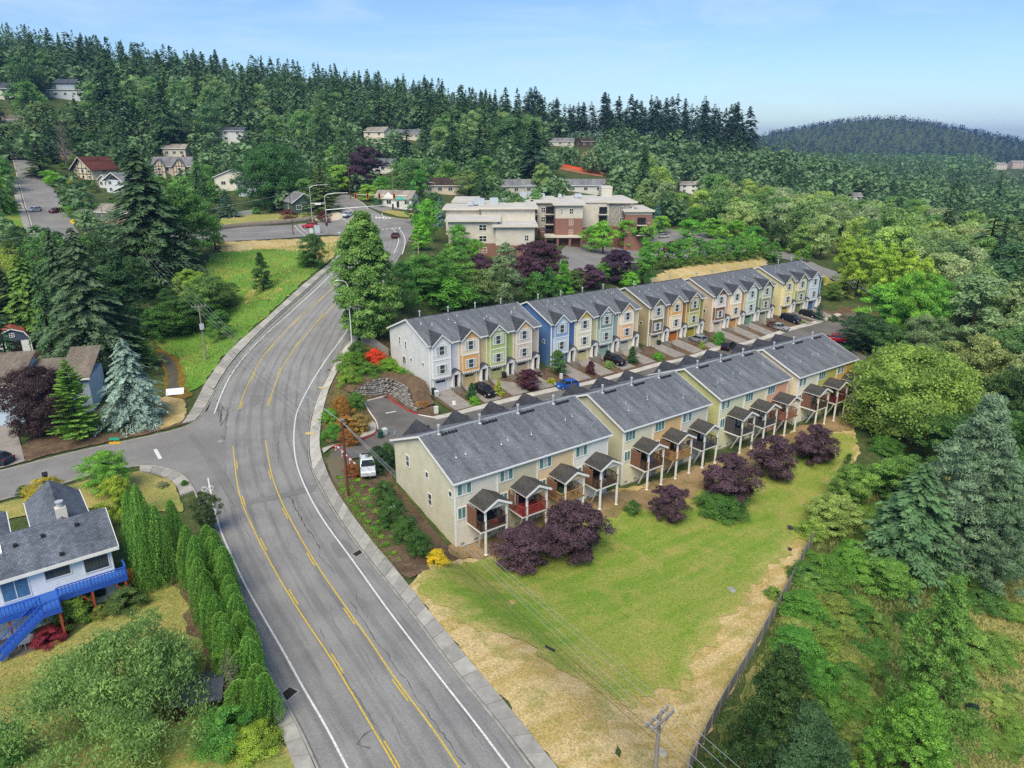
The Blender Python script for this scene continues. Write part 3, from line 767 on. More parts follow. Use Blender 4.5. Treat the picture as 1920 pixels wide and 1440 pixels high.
# ---------------------------------------------------------------- the land and its surfaces
def rw(a, b, o=NEAR[0][1]):
    p = np.array(o) + RU * a + RN * b; return (float(p[0]), float(p[1]))
V, Q = land_mesh(); V[:, 2] -= 0.12
GMAT = ground_mat('rough_ground', '41532f', '4d5834', '6d6c48', 0.05, 0.5, fine=3.0)
tag(link('ground', np_mesh('ground', V, Q, GMAT, smooth=True)), kind='structure')
G_LAWN = ground_mat('lawn_grass', '738f36', '8b9646', 'a89c5c', 0.10, 0.22, (ROW, 0.8, 0.7), 5.0, 'c2ab74')
G_DRY = ground_mat('dry_grass', 'c8b284', 'b59f66', '8c9250', 0.16, 0.32, (ROW, 0.9, 1.2), 5.0)
G_STRAW = ground_mat('straw', 'c4b084', 'b39d68', '8f8c54', 0.2, 0.6, None, 5.0)
G_GREEN = ground_mat('green_meadow', '5f8c36', '6f9440', '99924f', 0.07, 0.18, None, 4.0)
G_YARD = ground_mat('yard_grass', 'a39a5f', '848d4c', 'b59c66', 0.17, 0.45, None, 5.0)
G_MULCH = ground_mat('mulch', '5c4b3f', '6d5b4b', '7d6f58', 0.3, 1.2, None, 6.0)
G_DIRT = ground_mat('bare_earth', '9c8567', '87714f', '6f7546', 0.25, 0.5, None, 5.0)
G_RUST = ground_mat('rust_mulch', '6b5240', '5f4c3e', '7d7456', 0.4, 1.0, None, 6.0)
G_ROUGH = ground_mat('weedy_meadow', '8d9355', 'a79c68', '5f7a3b', 0.10, 0.35, None, 3.5)
patch('dry_grass_field', KO[:7][::-1] and [(768, 1098), (800, 1142), (836, 1186), (880, 1240), (932, 1300), (982, 1361), (1170, 1600), (1216, 1600), (1340, 1345), (1430, 1190), (1515, 1030), (1575, 925), (1612, 850), (1600, 800), (1500, 800), (1380, 860), (1160, 915), (1000, 1010), (862, 1046)], 0.03, G_DRY, 1.8, 0.25, seed=2)
patch('mown_lawn', [(772, 1092), (862, 1054), (925, 1050), (1000, 1030), (1130, 960), (1260, 905), (1400, 862), (1480, 838), (1555, 815), (1600, 812), (1606, 840), (1570, 905), (1520, 985), (1480, 1035), (1440, 1070), (1400, 1120), (1330, 1200), (1290, 1265), (1235, 1305), (1150, 1318), (1060, 1262), (985, 1210), (925, 1185), (855, 1165)], 0.10, G_LAWN, 1.5, 0.9, seed=3)
patch('bare_strip', [rw(-0.5, 0.6), rw(108, 0.6), rw(108, -4.0), rw(70, -3.6), rw(50, -5.0), rw(30, -4.6), rw(12, -3.4), rw(2, -2.8), rw(-1.5, -1)], 0.13, G_DIRT, 1.5, 0.7, world=True, seed=4)
patch('mulch_bed', [(612, 868), (640, 862), (664, 870), (690, 905), (735, 880), (738, 905), (860, 1046), (835, 1062), (766, 1088), (741, 1066), (702, 1022), (660, 966), (622, 908)], 0.05, G_MULCH, 1.2, 0.15, seed=5)
patch('planted_slope', [(603, 800), (606, 775), (614, 741), (636, 692), (674, 636), (690, 610), (735, 640), (740, 690), (800, 745), (830, 785), (800, 782), (752, 762), (724, 743), (680, 754), (699, 781), (709, 797), (700, 810), (672, 822), (612, 832)], 0.05, G_MULCH, 1.2, 0.1, seed=6)
patch('courtyard_street', [rw(-3.5, 22.5), rw(107, 22.5), rw(109.5, 17), rw(127, 17.5), rw(130, 24), rw(142, 27), rw(142, 35.4), rw(110, 33.2), rw(80, 31), rw(60, 30.5), rw(16.5, 30.3), tuple(W([(816, 785)])[0]), tuple(W([(798, 782)])[0]), tuple(W([(768, 774)])[0]), tuple(W([(750, 762)])[0]), tuple(W([(724.5, 744)])[0]), tuple(W([(680, 754)])[0]), tuple(W([(697, 780)])[0]), tuple(W([(708, 795)])[0]), tuple(W([(708, 808)])[0]), tuple(W([(700, 818)])[0]), tuple(W([(672, 829)])[0]), tuple(W([(627, 840)])[0]), tuple(W([(632, 850)])[0]), tuple(W([(660, 868)])[0])], 0.07, ASPH3, 1.5, world=True)
patch('gate_apron', [(612, 866), (627, 840), (660, 866), (676, 880), (650, 905), (630, 915)], 0.065, asphalt_mat('asphalt_mossy', '57534d', '6a6250', False), 1.2, 0.1)
patch('meadow', [(395, 478), (470, 462), (560, 457), (640, 452), (645, 460), (612, 494), (578, 521), (520, 574), (463, 624), (415, 672), (384, 718), (352, 738), (345, 700), (334, 668), (302, 655), (290, 640), (310, 600), (405, 560), (385, 500)], 0.06, G_GREEN, 2.0, 0.4, seed=7)
patch('dry_verge', [(400, 455), (520, 450), (640, 443), (648, 455), (636, 470), (612, 494), (600, 486), (560, 470), (500, 466), (420, 474)], 0.10, G_STRAW, 2.0, 0.8, seed=8)
patch('dry_meadow_patch', [(405, 520), (470, 500), (530, 510), (590, 500), (570, 522), (520, 565), (490, 560), (430, 565)], 0.05, ground_mat('seed_grass', '9c9a55', 'b09c62', '6f8f3e', 0.15, 0.4, None, 4.0), 2.0, 1.4, seed=9)
patch('creek_bank', [(292, 654), (304, 653), (334, 666), (350, 690), (349, 714), (362, 742), (330, 752), (312, 740), (306, 722), (310, 702), (302, 680)], 0.05, ground_mat('rusty_bank', '8a6a2c', '6f5a2c', '5f6a32', 0.5, 1.2, None, 5.0), 1.0, 0.3, seed=10)
patch('creek', [(297, 660), (308, 662), (325, 676), (334, 693), (333, 712), (338, 738), (318, 742), (313, 728), (316, 706), (308, 684)], 0.08, mat('creek_water', '6a645a', 0.18, 0.5, var=0.4, vscale=0.8), 1.0, 0.15, seed=11)
patch('verge_bed', [(45, 866), (100, 852), (167, 836), (260, 817), (330, 801), (366, 786), (345, 770), (352, 740), (330, 750), (300, 745), (270, 800), (200, 815), (60, 815), (40, 840)], 0.05, G_MULCH, 1.5, 0.25, seed=12)
patch('straw_verge', [(300, 748), (312, 742), (345, 752), (352, 770), (340, 792), (300, 806), (285, 780)], 0.07, G_STRAW, 1.2, 0.3, seed=13)
patch('house_driveway', [(-60, 800), (18, 792), (32, 808), (41, 842), (47, 866), (0, 879), (-80, 898)], 0.08, DRIVE, 1.4)
patch('back_garden', [(-120, 1250), (40, 1215), (130, 1195), (200, 1150), (260, 1105), (330, 1078), (400, 1130), (440, 1215), (460, 1290), (500, 1330), (556, 1450), (620, 1600), (-250, 1600), (-150, 1450)], 0.03, G_YARD, 1.6, 0.3, seed=14)
patch('garden_soil', [(330, 1085), (360, 1080), (400, 1160), (430, 1230), (420, 1290), (385, 1240), (350, 1160)], 0.05, G_MULCH, 1.4, 0.5, seed=15)
patch('front_garden', [(0, 945), (60, 930), (123, 912), (200, 892), (262, 884), (318, 899), (336, 925), (345, 960), (300, 960), (200, 950), (60, 965), (-40, 985)], 0.04, G_YARD, 1.5, 0.15, seed=16)
patch('terrace', [(-60, 1230), (20, 1195), (90, 1180), (100, 1200), (60, 1222), (0, 1243), (-60, 1262)], 0.06, mat('terrace_grey', '77716a', 0.9, var=0.3), 1.2, 0.2)
patch('dry_bank', [(1195, 530), (1250, 508), (1330, 492), (1435, 478), (1440, 500), (1300, 540)], 0.05, G_STRAW, 3.0, 0.8, seed=17)
patch('weedy_slope', [(1770, 900), (1930, 860), (1990, 1100), (1990, 1600), (1760, 1600), (1780, 1250), (1800, 1080)], 0.04, G_ROUGH, 2.0, 0.6, seed=18)
patch('bramble_ground', [(1505, 1060), (1600, 920), (1700, 920), (1780, 1000), (1770, 1600), (1232, 1600), (1360, 1345), (1440, 1200)], 0.03, ground_mat('bramble_floor', '6a7540', '93865a', '55662f', 0.2, 0.6, None, 4.0), 2.0, 0.6, seed=19)
patch('bare_slope', [(1545, 600), (1580, 575), (1640, 585), (1690, 640), (1670, 680), (1610, 690), (1560, 665)], 0.06, G_RUST, 2.0, 0.5, seed=20)
patch('care_home_yard', [(1048, 512), (1052, 470), (1075, 450), (1140, 438), (1240, 428), (1350, 440), (1420, 470), (1330, 486), (1240, 488), (1180, 494), (1125, 500), (1100, 514)], 0.07, ASPH2, 2.5)
patch('far_road', [(1440, 470), (1480, 474), (1500, 480), (1537, 499), (1606, 523), (1680, 548), (1680, 572), (1604, 542), (1557, 523), (1530, 507), (1490, 490), (1440, 480)], 0.08, ASPH2, 2.0)
patch('verge_lawn', [(1538, 508), (1560, 527), (1604, 545), (1600, 562), (1560, 545), (1540, 530)], 0.05, ground_mat('verge_grass', '93a04e', 'b09d5a', None, 0.2, fine=4.0), 2.0, 0.3, seed=21)
patch('hill_garden', [(408, 424), (480, 420), (560, 415), (600, 410), (615, 398), (560, 395), (420, 402)], 0.05, ground_mat('garden_dry', 'ab9e68', '8f9454', None, 0.15, fine=3.0), 2.0, 0.3, seed=22)
patch('corner_lawn', [(718, 399), (745, 406), (776, 405), (772, 398), (735, 394), (716, 394)], 0.08, G_YARD, 2.0, 0.1, seed=23)
patch('cafe_yard', [(690, 388), (716, 398), (735, 392), (776, 394), (776, 384), (700, 382)], 0.07, ASPH2, 2.0)
patch('apron_street_garden', [(0, 480), (20, 470), (60, 480), (58, 440), (40, 390), (10, 370), (-60, 400)], 0.05, G_GREEN, 2.5, 0.3, seed=24)
# kerbs of the court: white where new, red where no parking is allowed
kerb('kerb_white', [(678, 755), (700, 749), (724, 743)], mat('kerb_white', 'd6cfc9', 0.8, var=0.25), 0.18, 0.18)
kerb('kerb_red', [(724.5, 742.5), (736, 752), (750, 761), (768, 772.5), (784, 778)], REDP, 0.2, 0.2)
kerb('kerb_white', [(784, 778.5), (798.6, 781), (816, 784)], mat('kerb_white', 'd6cfc9'), 0.18, 0.18)
kerb('kerb_white', [(684, 758), (697, 779), (707, 792), (709, 806)], mat('kerb_white', 'd6cfc9'), 0.18, 0.18)
kerb('kerb_red', [(709, 806), (701, 816), (672, 827), (627, 837), (612, 843)], REDP, 0.16, 0.14)
patch('gate_path', [(604, 842), (640, 832), (672, 821), (692, 806), (690, 797), (698, 790), (706, 796), (706, 808), (699, 815), (671, 825), (626, 836), (606, 852)], 0.15, CONC, 1.0)
o = line_strip('white_bay_line', [(720, 776), (742, 772)], 0.3, WHITEP, 0.09); tag(o, kind='structure')
# court pavement: slabs along the drives
rt = empty('court_pavement'); tag(rt, kind='structure')
kb = lambda a: 30.35 + max(0, a - 62) * .066
for i in range(69):
    a0 = 15.5 + i * 1.8
    q = np.array([rw(a0 + .02, kb(a0)), rw(a0 + 1.78, kb(a0 + 1.8)), rw(a0 + 1.78, kb(a0 + 1.8) + 1.35), rw(a0 + .02, kb(a0) + 1.35)]); z = hz(q[:, 0], q[:, 1])
    mb = MB(); mb.hexa([(p[0], p[1], zz - .2) for p, zz in zip(q, z)], [(p[0], p[1], zz + .13 + rnd.uniform(-.01, .01)) for p, zz in zip(q, z)])
    mb.build('slab', SLABN[i % 2], rt)

patch('planting_strips', [rw(19.5, 31.7), rw(60, 31.9), rw(80, 32.4), rw(110, 34.6), rw(140, 36.8), rw(140, 44.5), rw(110, 42), rw(70, 40.2), rw(19.5, 39.2)], 0.05, G_MULCH, 1.5, world=True)

for k in range(5):
    o = ribbon_obj('bay_line', resample([rw(117 + k * 2.6, 17.4), rw(117 + k * 2.6, 22)], .8), resample([rw(117.12 + k * 2.6, 17.4), rw(117.12 + k * 2.6, 22)], .8), .09, WHITEP, 1)
# ---------------------------------------------------------------- townhouses
ROOF = shingle('roof_shingle', '7d8187', '6d7177')
ROOFD = shingle('roof_shingle_dark', '4c4e55', '3f4147')
ROOFP = shingle('porch_shingle', '47484a', '5a5650', 1.6)
WHITE = mat('white_trim', 'e9e8e4', 0.6, 0.3, var=0.10, vscale=1.5)
GUTTER = mat('white_gutter', 'dfe1e3', 0.5, 0.4)
GLASS = mat('window_glass', '4a5458', 0.08, 0.6, var=0.55, vscale=0.9)
GLASST = mat('window_glass_teal', '5f8f8c', 0.10, 0.6, var=0.45, vscale=0.7)
BLIND = mat('window_blind', 'b9c0bd', 0.5, 0.4, var=0.3, vscale=3)
DARKG = mat('dark_glass', '22262a', 0.08, 0.6)
DOORD = mat('dark_door', '2b2a2e', 0.5, 0.4)
VENTM = mat('vent_metal', 'c9cdd0', 0.4, 0.5, 0.4)
VENTD = mat('vent_black', '26272b', 0.7, 0.3)
WOODD = mat('cedar_brown', '83604e', 0.8, 0.2, var=0.35, vscale=2.5)
STEP = mat('step_concrete', '7d786f', 0.9, var=0.3, vscale=2)
CACHE = {}
def cached(key, fn):
    if key not in CACHE: CACHE[key] = fn()
    return CACHE[key]
def place(name, me, parent, loc=(0, 0, 0), rz=0.0):
    o = link(name, me, parent); o.location = loc
    if rz: o.rotation_euler = (0, 0, rz)
    return o

MVENT = cached('rvent', lambda: MB().hexa([(-.16, -.16, 0), (.16, -.16, 0), (.16, .16, .0), (-.16, .16, .0)], [(-.13, -.15, .2), (.13, -.15, .2), (.13, .13, .26), (-.13, .13, .26)]).mesh('roof_vent', VENTD))
MFLUE = cached('flue', lambda: MB().cyl((0, 0), .11, 0, .95, 8).cyl((0, 0), .19, .95, 1.22, 8).cyl((0, 0), .28, .0, .10, 8, .14).mesh('flue', VENTM))
MPIPE = cached('vpipe', lambda: MB().cyl((0, 0), .045, 0, .4, 6).cyl((0, 0), .14, -.02, .06, 6, .08).mesh('vent_pipe', VENTM))

def window(parent, x, y, z, w, h, face, kind='plain', name='window', glass=None):
    def fr():
        m = MB(); t = .10; d = .05
        m.box(-w / 2 - t, w / 2 + t, -d, 0, h / 2, h / 2 + t * 1.2); m.box(-w / 2 - t, w / 2 + t, -d - .02, 0, -h / 2 - t, -h / 2)
        m.box(-w / 2 - t, -w / 2, -d, 0, -h / 2, h / 2); m.box(w / 2, w / 2 + t, -d, 0, -h / 2, h / 2)
        if kind == 'triple':
            for x in (-w * .25, w * .25): m.box(x - .05, x + .05, -d, 0, -h / 2, h / 2)
            m.box(-w * .25 + .05, w * .25 - .05, -d + .008, 0, -.03, .03)
        elif kind == 'slider':
            for x in (-w / 6, w / 6): m.box(x - .035, x + .035, -d, 0, -h / 2, h / 2)
        elif kind == 'double':
            m.box(-.035, .035, -d, 0, -h / 2, h / 2)
        elif kind == 'hung': m.box(-w / 2, w / 2, -d, 0, -.03, .03)
        elif kind == 'grid':
            m.box(-.05, .05, -d, 0, -h / 2, h / 2); m.box(-w / 2, -.05, -d, 0, -.05, .05); m.box(.05, w / 2, -d, 0, -.05, .05)
        return m.mesh('window', WHITE)
    o = place(name, cached(('win', w, h, kind), fr), parent, (x, y, z), face * math.pi / 2)
    cuts = {'triple': (-w / 2, -w * .25 - .05, -w * .25 + .05, w * .25 - .05, w * .25 + .05, w / 2), 'slider': (-w / 2, -w / 6 - .035, -w / 6 + .035, w / 6 - .035, w / 6 + .035, w / 2),
            'double': (-w / 2, -.035, .035, w / 2), 'grid': (-w / 2, -.05, .05, w / 2)}.get(kind, (-w / 2, w / 2))
    for i in range(0, len(cuts), 2):
        a, b = cuts[i], cuts[i + 1]
        g = glass or GLASS
        if kind == 'triple' and i != 2: g = BLIND if glass is None else glass
        if kind == 'slider' and i == 2 and rnd.random() < .6: g = BLIND
        me = cached(('pane', round(b - a, 3), h, g.name), lambda: MB().box(-(b - a) / 2, (b - a) / 2, -.028, -.004, -h / 2, h / 2).mesh('pane', g))
        place('pane', me, o, ((a + b) / 2, 0, 0))
    return o

def gable_roof(mb, x0, x1, ya, yr, yb, za, zr, zb, th=.16):
    for (p, zp, q, zq) in ((ya, za, yr, zr), (yr, zr, yb, zb)):
        mb.hexa([(x0, p, zp - th), (x1, p, zp - th), (x1, q, zq - th), (x0, q, zq - th)], [(x0, p, zp), (x1, p, zp), (x1, q, zq), (x0, q, zq)])

def townhouse(o, i, k, base, cols, label, group, row, flip):
    """one home of a terrace. local x along the row, y = 0 at the camera-facing eave, z = 0 at its floor.
    flip: the street front is on the far side (near row, seen from behind)."""
    up, lo, sidec, gab = cols['up'], cols['lo'], cols['side'], cols['gab']
    h, w, D = EAVE, UW, DEP
    p = np.array(o) + RU * (OV + i * w) + RN * OV
    root = empty('townhouse', (p[0], p[1], base), ROW, label, 'townhouse', group)
    first, last = i == 0, i == k - 1
    x0, x1 = (0.0, w)
    e = 0.012 if (i % 2) else 0.0
    # walls: box with gable top
    mb = MB(); yr = D / 2
    drop = 1.6
    P = [(0, h), (D, h)]
    def wall_section(x): return [(x, e, -drop), (x, D - e, -drop), (x, D - e, h - .05), (x, yr, h + RIDGE - .21), (x, e, h - .05)]
    a, b = wall_section(0.0), wall_section(w)
    if last: mb.poly(b)
    if first: mb.mat(1).poly(a[::-1]).mat(0)
    for j in range(5):
        mb.poly([a[j], b[j], b[(j + 1) % 5], a[(j + 1) % 5]][::-1])
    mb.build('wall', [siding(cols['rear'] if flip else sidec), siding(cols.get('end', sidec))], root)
    # roof, cut home by home, overhanging at the ends of the block
    xa, xb = (-OV if first else 0.0), (w + OV if last else w)
    mb = MB(); gable_roof(mb, xa, xb, -OV, yr, D + OV, h - .0, h + RIDGE, h)
    roof = mb.build('roof', ROOF, root)
    mb = MB()   # ridge cap, sleeves along it
    mb.hexa([(xa, yr - .16, h + RIDGE - .05), (xb, yr - .16, h + RIDGE - .05), (xb, yr + .16, h + RIDGE - .05), (xa, yr + .16, h + RIDGE - .05)], [(xa, yr - .05, h + RIDGE + .05), (xb, yr - .05, h + RIDGE + .05), (xb, yr + .05, h + RIDGE + .05), (xa, yr + .05, h + RIDGE + .05)])
    mb.build('ridge_cap', mat('ridge_metal', '8b9096', 0.6) if flip else ROOFD, roof)
    mb = MB()
    for y in (-OV - .10, D + OV - .02): mb.box(xa, xb, y, y + .12, h - .24, h - .06)
    mb.build('gutter', GUTTER, roof)
    if first or last:
        mb = MB()
        for x in ([xa - .03] if first else []) + ([xb + .0] if last else []):
            for (ya, za, yb, zb) in ((-OV, h, yr, h + RIDGE), (yr, h + RIDGE, D + OV, h)):
                mb.hexa([(x, ya, za - .26), (x + .04, ya, za - .26), (x + .04, yb, zb - .26), (x, yb, zb - .26)], [(x, ya, za + .015), (x + .04, ya, za + .015), (x + .04, yb, zb + .015), (x, yb, zb + .015)])
        mb.build('barge_board', WHITE, roof)
    # corner boards and downpipe
    mb = MB()
    mb.box(w - .10, w + .04, -.045, .0, -1.2, h - .2) if last else mb.box(w - .07, w + .07, -.09, .0, -1.2, h - .2)
    if first: mb.box(-.05, .12, -.045, 0, -1.2, h - .2); mb.box(-.055, 0, .0, .14, -1.2, h - .1)
    mb.build('corner_board', WHITE, root)
    # vents on the roof
    sl = RIDGE / (yr + OV)
    def rz(y): return h + (y + OV) * sl if y < yr else h + (D + OV - y) * sl
    g2 = random.Random(i * 7 + int(base * 100) + k)
    if flip:
        for n in range(5):
            x = w * .42 + n * .46; y = yr - .75
            place('roof_vent', MVENT, roof, (x, y, rz(y) - .02))
        place('flue', MFLUE, roof, (w * .36, yr - .45, rz(yr - .45) - .05))
        for n in range(2):
            x, y = w * g2.uniform(.2, .8), yr * g2.uniform(.25, .6)
            place('vent_pipe', MPIPE, roof, (x, y, rz(y) - .03))
    else:
        for n in range(3):
            x, y = w * g2.uniform(.15, .85), yr * g2.uniform(.5, .85)
            place('vent_pipe', MPIPE, roof, (x, y, rz(y) - .03))
        place('flue', MFLUE, roof, (w * .45, yr + .35, rz(yr + .35) - .05))
    # street front: projecting bay with a gabled dormer, garage, porch with its own little gable
    sgn = -1 if not flip else 1
    yf = 0.0 if not flip else D
    def fy(d): return yf + sgn * d             # d metres in front of the facade
    bx0, bx1 = (.35, 3.75) if not flip else (w - 3.75, w - .35)
    bm = (bx0 + bx1) / 2; bz0 = 2.75
    dpt = .62
    def ybox(mb, xa, xb, d0, d1, z0, z1):
        ya, yb = fy(d0), fy(d1); mb.box(xa, xb, min(ya, yb), max(ya, yb), z0, z1)
    mb = MB(); ybox(mb, bx0, bx1, 0, dpt, (bz0 + h) / 2 + .1, h - .05); bay = mb.build('bay_upper', siding(up, cols.get('upk', 'lap')), root)
    mb = MB(); ybox(mb, bx0, bx1, 0, dpt - .004, bz0, (bz0 + h) / 2 + .1); mb.build('bay_lower', siding(lo, cols.get('lok', 'lap')), root)
    gz = h + 1.62
    # dormer roof running back into the main roof
    yb_hit = (gz - h) / sl - OV
    fo = dpt + .35
    ya = fy(fo); yk = yb_hit if not flip else D - yb_hit
    ye = -OV * 0 if not flip else D
    mb = MB(); hw = (bx1 - bx0) / 2 + .35; ez = gz - hw * .86
    th = .12
    for s in (-1, 1):
        A = (bm, ya, gz); B = (bm + s * hw, ya, ez); Cc = (bm + s * hw, (fy(0) if ez < h else fy(-((ez - h) / sl - OV))), ez); Dd = (bm, yk, gz)
        yy = ((ez - h) / sl - OV); Cc = (bm + s * hw, yy if not flip else D - yy, ez)
        q = [A, B, Cc, Dd] if (s == 1) != flip else [A, Dd, Cc, B]
        top = [Vector(v) for v in q]; mb.hexa([v - Vector((0, 0, th)) for v in top], top)
    dorm = mb.build('dormer_roof', ROOFD, root)
    place('roof_vent', MVENT, dorm, (bm + .35, (ya + yk) / 2 - sgn * .2, gz - .42))
    mb = MB()
    zt = h - .05
    hw2 = (bx1 - bx0) / 2
    tri = [(bx0, fy(dpt), zt), (bx1, fy(dpt), zt), (bx1, fy(dpt), gz - hw2 * .86 - .12), (bm, fy(dpt), gz - .12), (bx0, fy(dpt), gz - hw2 * .86 - .12)]
    mb.poly(tri if not flip else tri[::-1]); mb.poly([(q[0], fy(0.02), q[2]) for q in (tri[::-1] if not flip else tri)])
    mb.build('gable_panel', siding(gab, cols.get('gak', 'lap')), root)
    if flip: return root, rz
    # trim of the bay
    mb = MB()
    for x in (bx0 - .03, bx1 - .09): ybox(mb, x, x + .12, dpt, dpt + .03, bz0, h + .05)
    ybox(mb, bx0 - .03, bx1 + .03, dpt, dpt + .04, h - .12, h + .03)
    ybox(mb, bx0 - .03, bx1 + .03, dpt, dpt + .05, (bz0 + h) / 2 + .05, (bz0 + h) / 2 + .22)
    ybox(mb, bx0 - .03, bx1 + .03, -.0, dpt + .03, bz0 - .14, bz0)
    for s in (-1, 1):
        mb.hexa([(bm, fy(fo + .02), gz - .22), (bm + s * hw, fy(fo + .02), ez - .22), (bm + s * hw, fy(fo), ez - .22), (bm, fy(fo), gz - .22)][::s], [(bm, fy(fo + .02), gz + .01), (bm + s * hw, fy(fo + .02), ez + .01), (bm + s * hw, fy(fo), ez + .01), (bm, fy(fo), gz + .01)][::s])
    if cols.get('truss'):
        zc = gz - 1.05
        mb.bar((bm - 1.05, fy(dpt + .1), zc), (bm + 1.05, fy(dpt + .1), zc), .12); mb.bar((bm, fy(dpt + .1), zc), (bm, fy(dpt + .1), gz - .2), .12)
        for s in (-1, 1): mb.bar((bm, fy(dpt + .1), zc + .05), (bm + s * .55, fy(dpt + .1), gz - .62), .1)
    mb.build('trim', WHITE, root)
    mb = MB()
    for n in range(8):
        x = bx0 + .12 + n * (bx1 - bx0 - .4) / 7
        ybox(mb, x, x + .16, .2, dpt + .02, bz0 - .34, bz0 - .14)
    mb.build('bracket', WHITE, root)
    window(root, bm, fy(dpt), h - 1.15, 2.0, 1.45, 0, 'triple', glass=None)
    window(root, bm, fy(dpt), bz0 + 1.35, 2.0, 1.45, 0, 'triple', glass=None)
    # garage
    gd = cols.get('gar', up)
    mb = MB(); mb.box(bx0 + .3, bx1 - .45, -.05, 0, -.02, 2.12)
    for n in range(3): mb.box(bx0 + .34, bx1 - .49, -.062, -.05, .04 + n * .5, .48 + n * .5)
    gdo = mb.build('garage_door', mat('garage_' + gd, lin(gd, 0.8), 0.6, 0.3), root)
    for x in (bx0 + .75, bx1 - 1.75): place('pane', cached('gpane', lambda: MB().box(0, .85, -.075, -.052, 1.62, 1.95).mesh('pane', DARKG)), gdo, (x, 0, 0))
    mb = MB(); ybox(mb, bx0 + .14, bx0 + .3, 0, .09, -.02, 2.28); ybox(mb, bx1 - .45, bx1 - .29, 0, .09, -.02, 2.28); ybox(mb, bx0 + .3, bx1 - .45, 0, .09, 2.12, 2.28)
    mb.build('garage_frame', WHITE, gdo)
    # porch
    px0, px1 = 4.05, 5.5; pm = (px0 + px1) / 2
    po = MB()
    po.box(px0, px0 + .22, fy(.75), 0, .0, 3.0); po.box(px1 - .22, px1, fy(.75), 0, .0, 3.0); po.box(px0 + .22, px1 - .22, fy(.75), -.0, 2.65, 3.0)
    po.poly([(px0, fy(.75), 3.0), (px1, fy(.75), 3.0), (pm, fy(.75), 3.62)])
    porch = po.build('porch', WHITE, root)
    mb = MB()
    for s in (-1, 1):
        q = [(pm, fy(.95), 3.75), (pm, 0, 3.75), (pm + s * 1.0, 0, 3.02), (pm + s * 1.0, fy(.95), 3.02)]; q = [Vector(v) for v in (q if s == -1 else q[::-1])]
        mb.hexa([v - Vector((0, 0, .1)) for v in q], q)
    mb.build('porch_roof', ROOFD, porch)
    mb = MB(); mb.box(pm - .46, pm + .46, -.06, 0, .42, 2.5); d = mb.build('door', DOORD, porch)
    mb = MB(); mb.ball((pm + .36, -.1, 1.4), .045, .045, .045, 6, 4); mb.build('handle', VENTM, d) if False else None
    # steps down to the drive with a rail
    mb = MB()
    for n in range(5): mb.box(px0 + .05, px1 - .05, fy(.75 + .33 * (n + 1)), fy(.75 + .33 * n), -1.3, .36 - .2 * n)
    mb.box(px0 - .05, px1 + .05, fy(.75), -.06, -1.2, .40)
    st = mb.build('steps', STEP, root)
    mb = MB(); xs = px1 - .1
    for n in range(4): y = fy(.85 + .5 * n); z = .36 - .3 * n; mb.bar((xs, y, z), (xs, y, z + .9), .035)
    mb.bar((xs, fy(.85), 1.26), (xs, fy(2.35), .36), .045); mb.bar((xs, fy(.85), .9), (xs, fy(2.35), 0), .03)
    mb.build('railing', DARKM, st)
    if first:   # windows of the end wall
        for (y, z, ww, hh, kd) in cols.get('endw', ()): window(root, 0, y, z, ww, hh, 3, kd)
    return root, rz

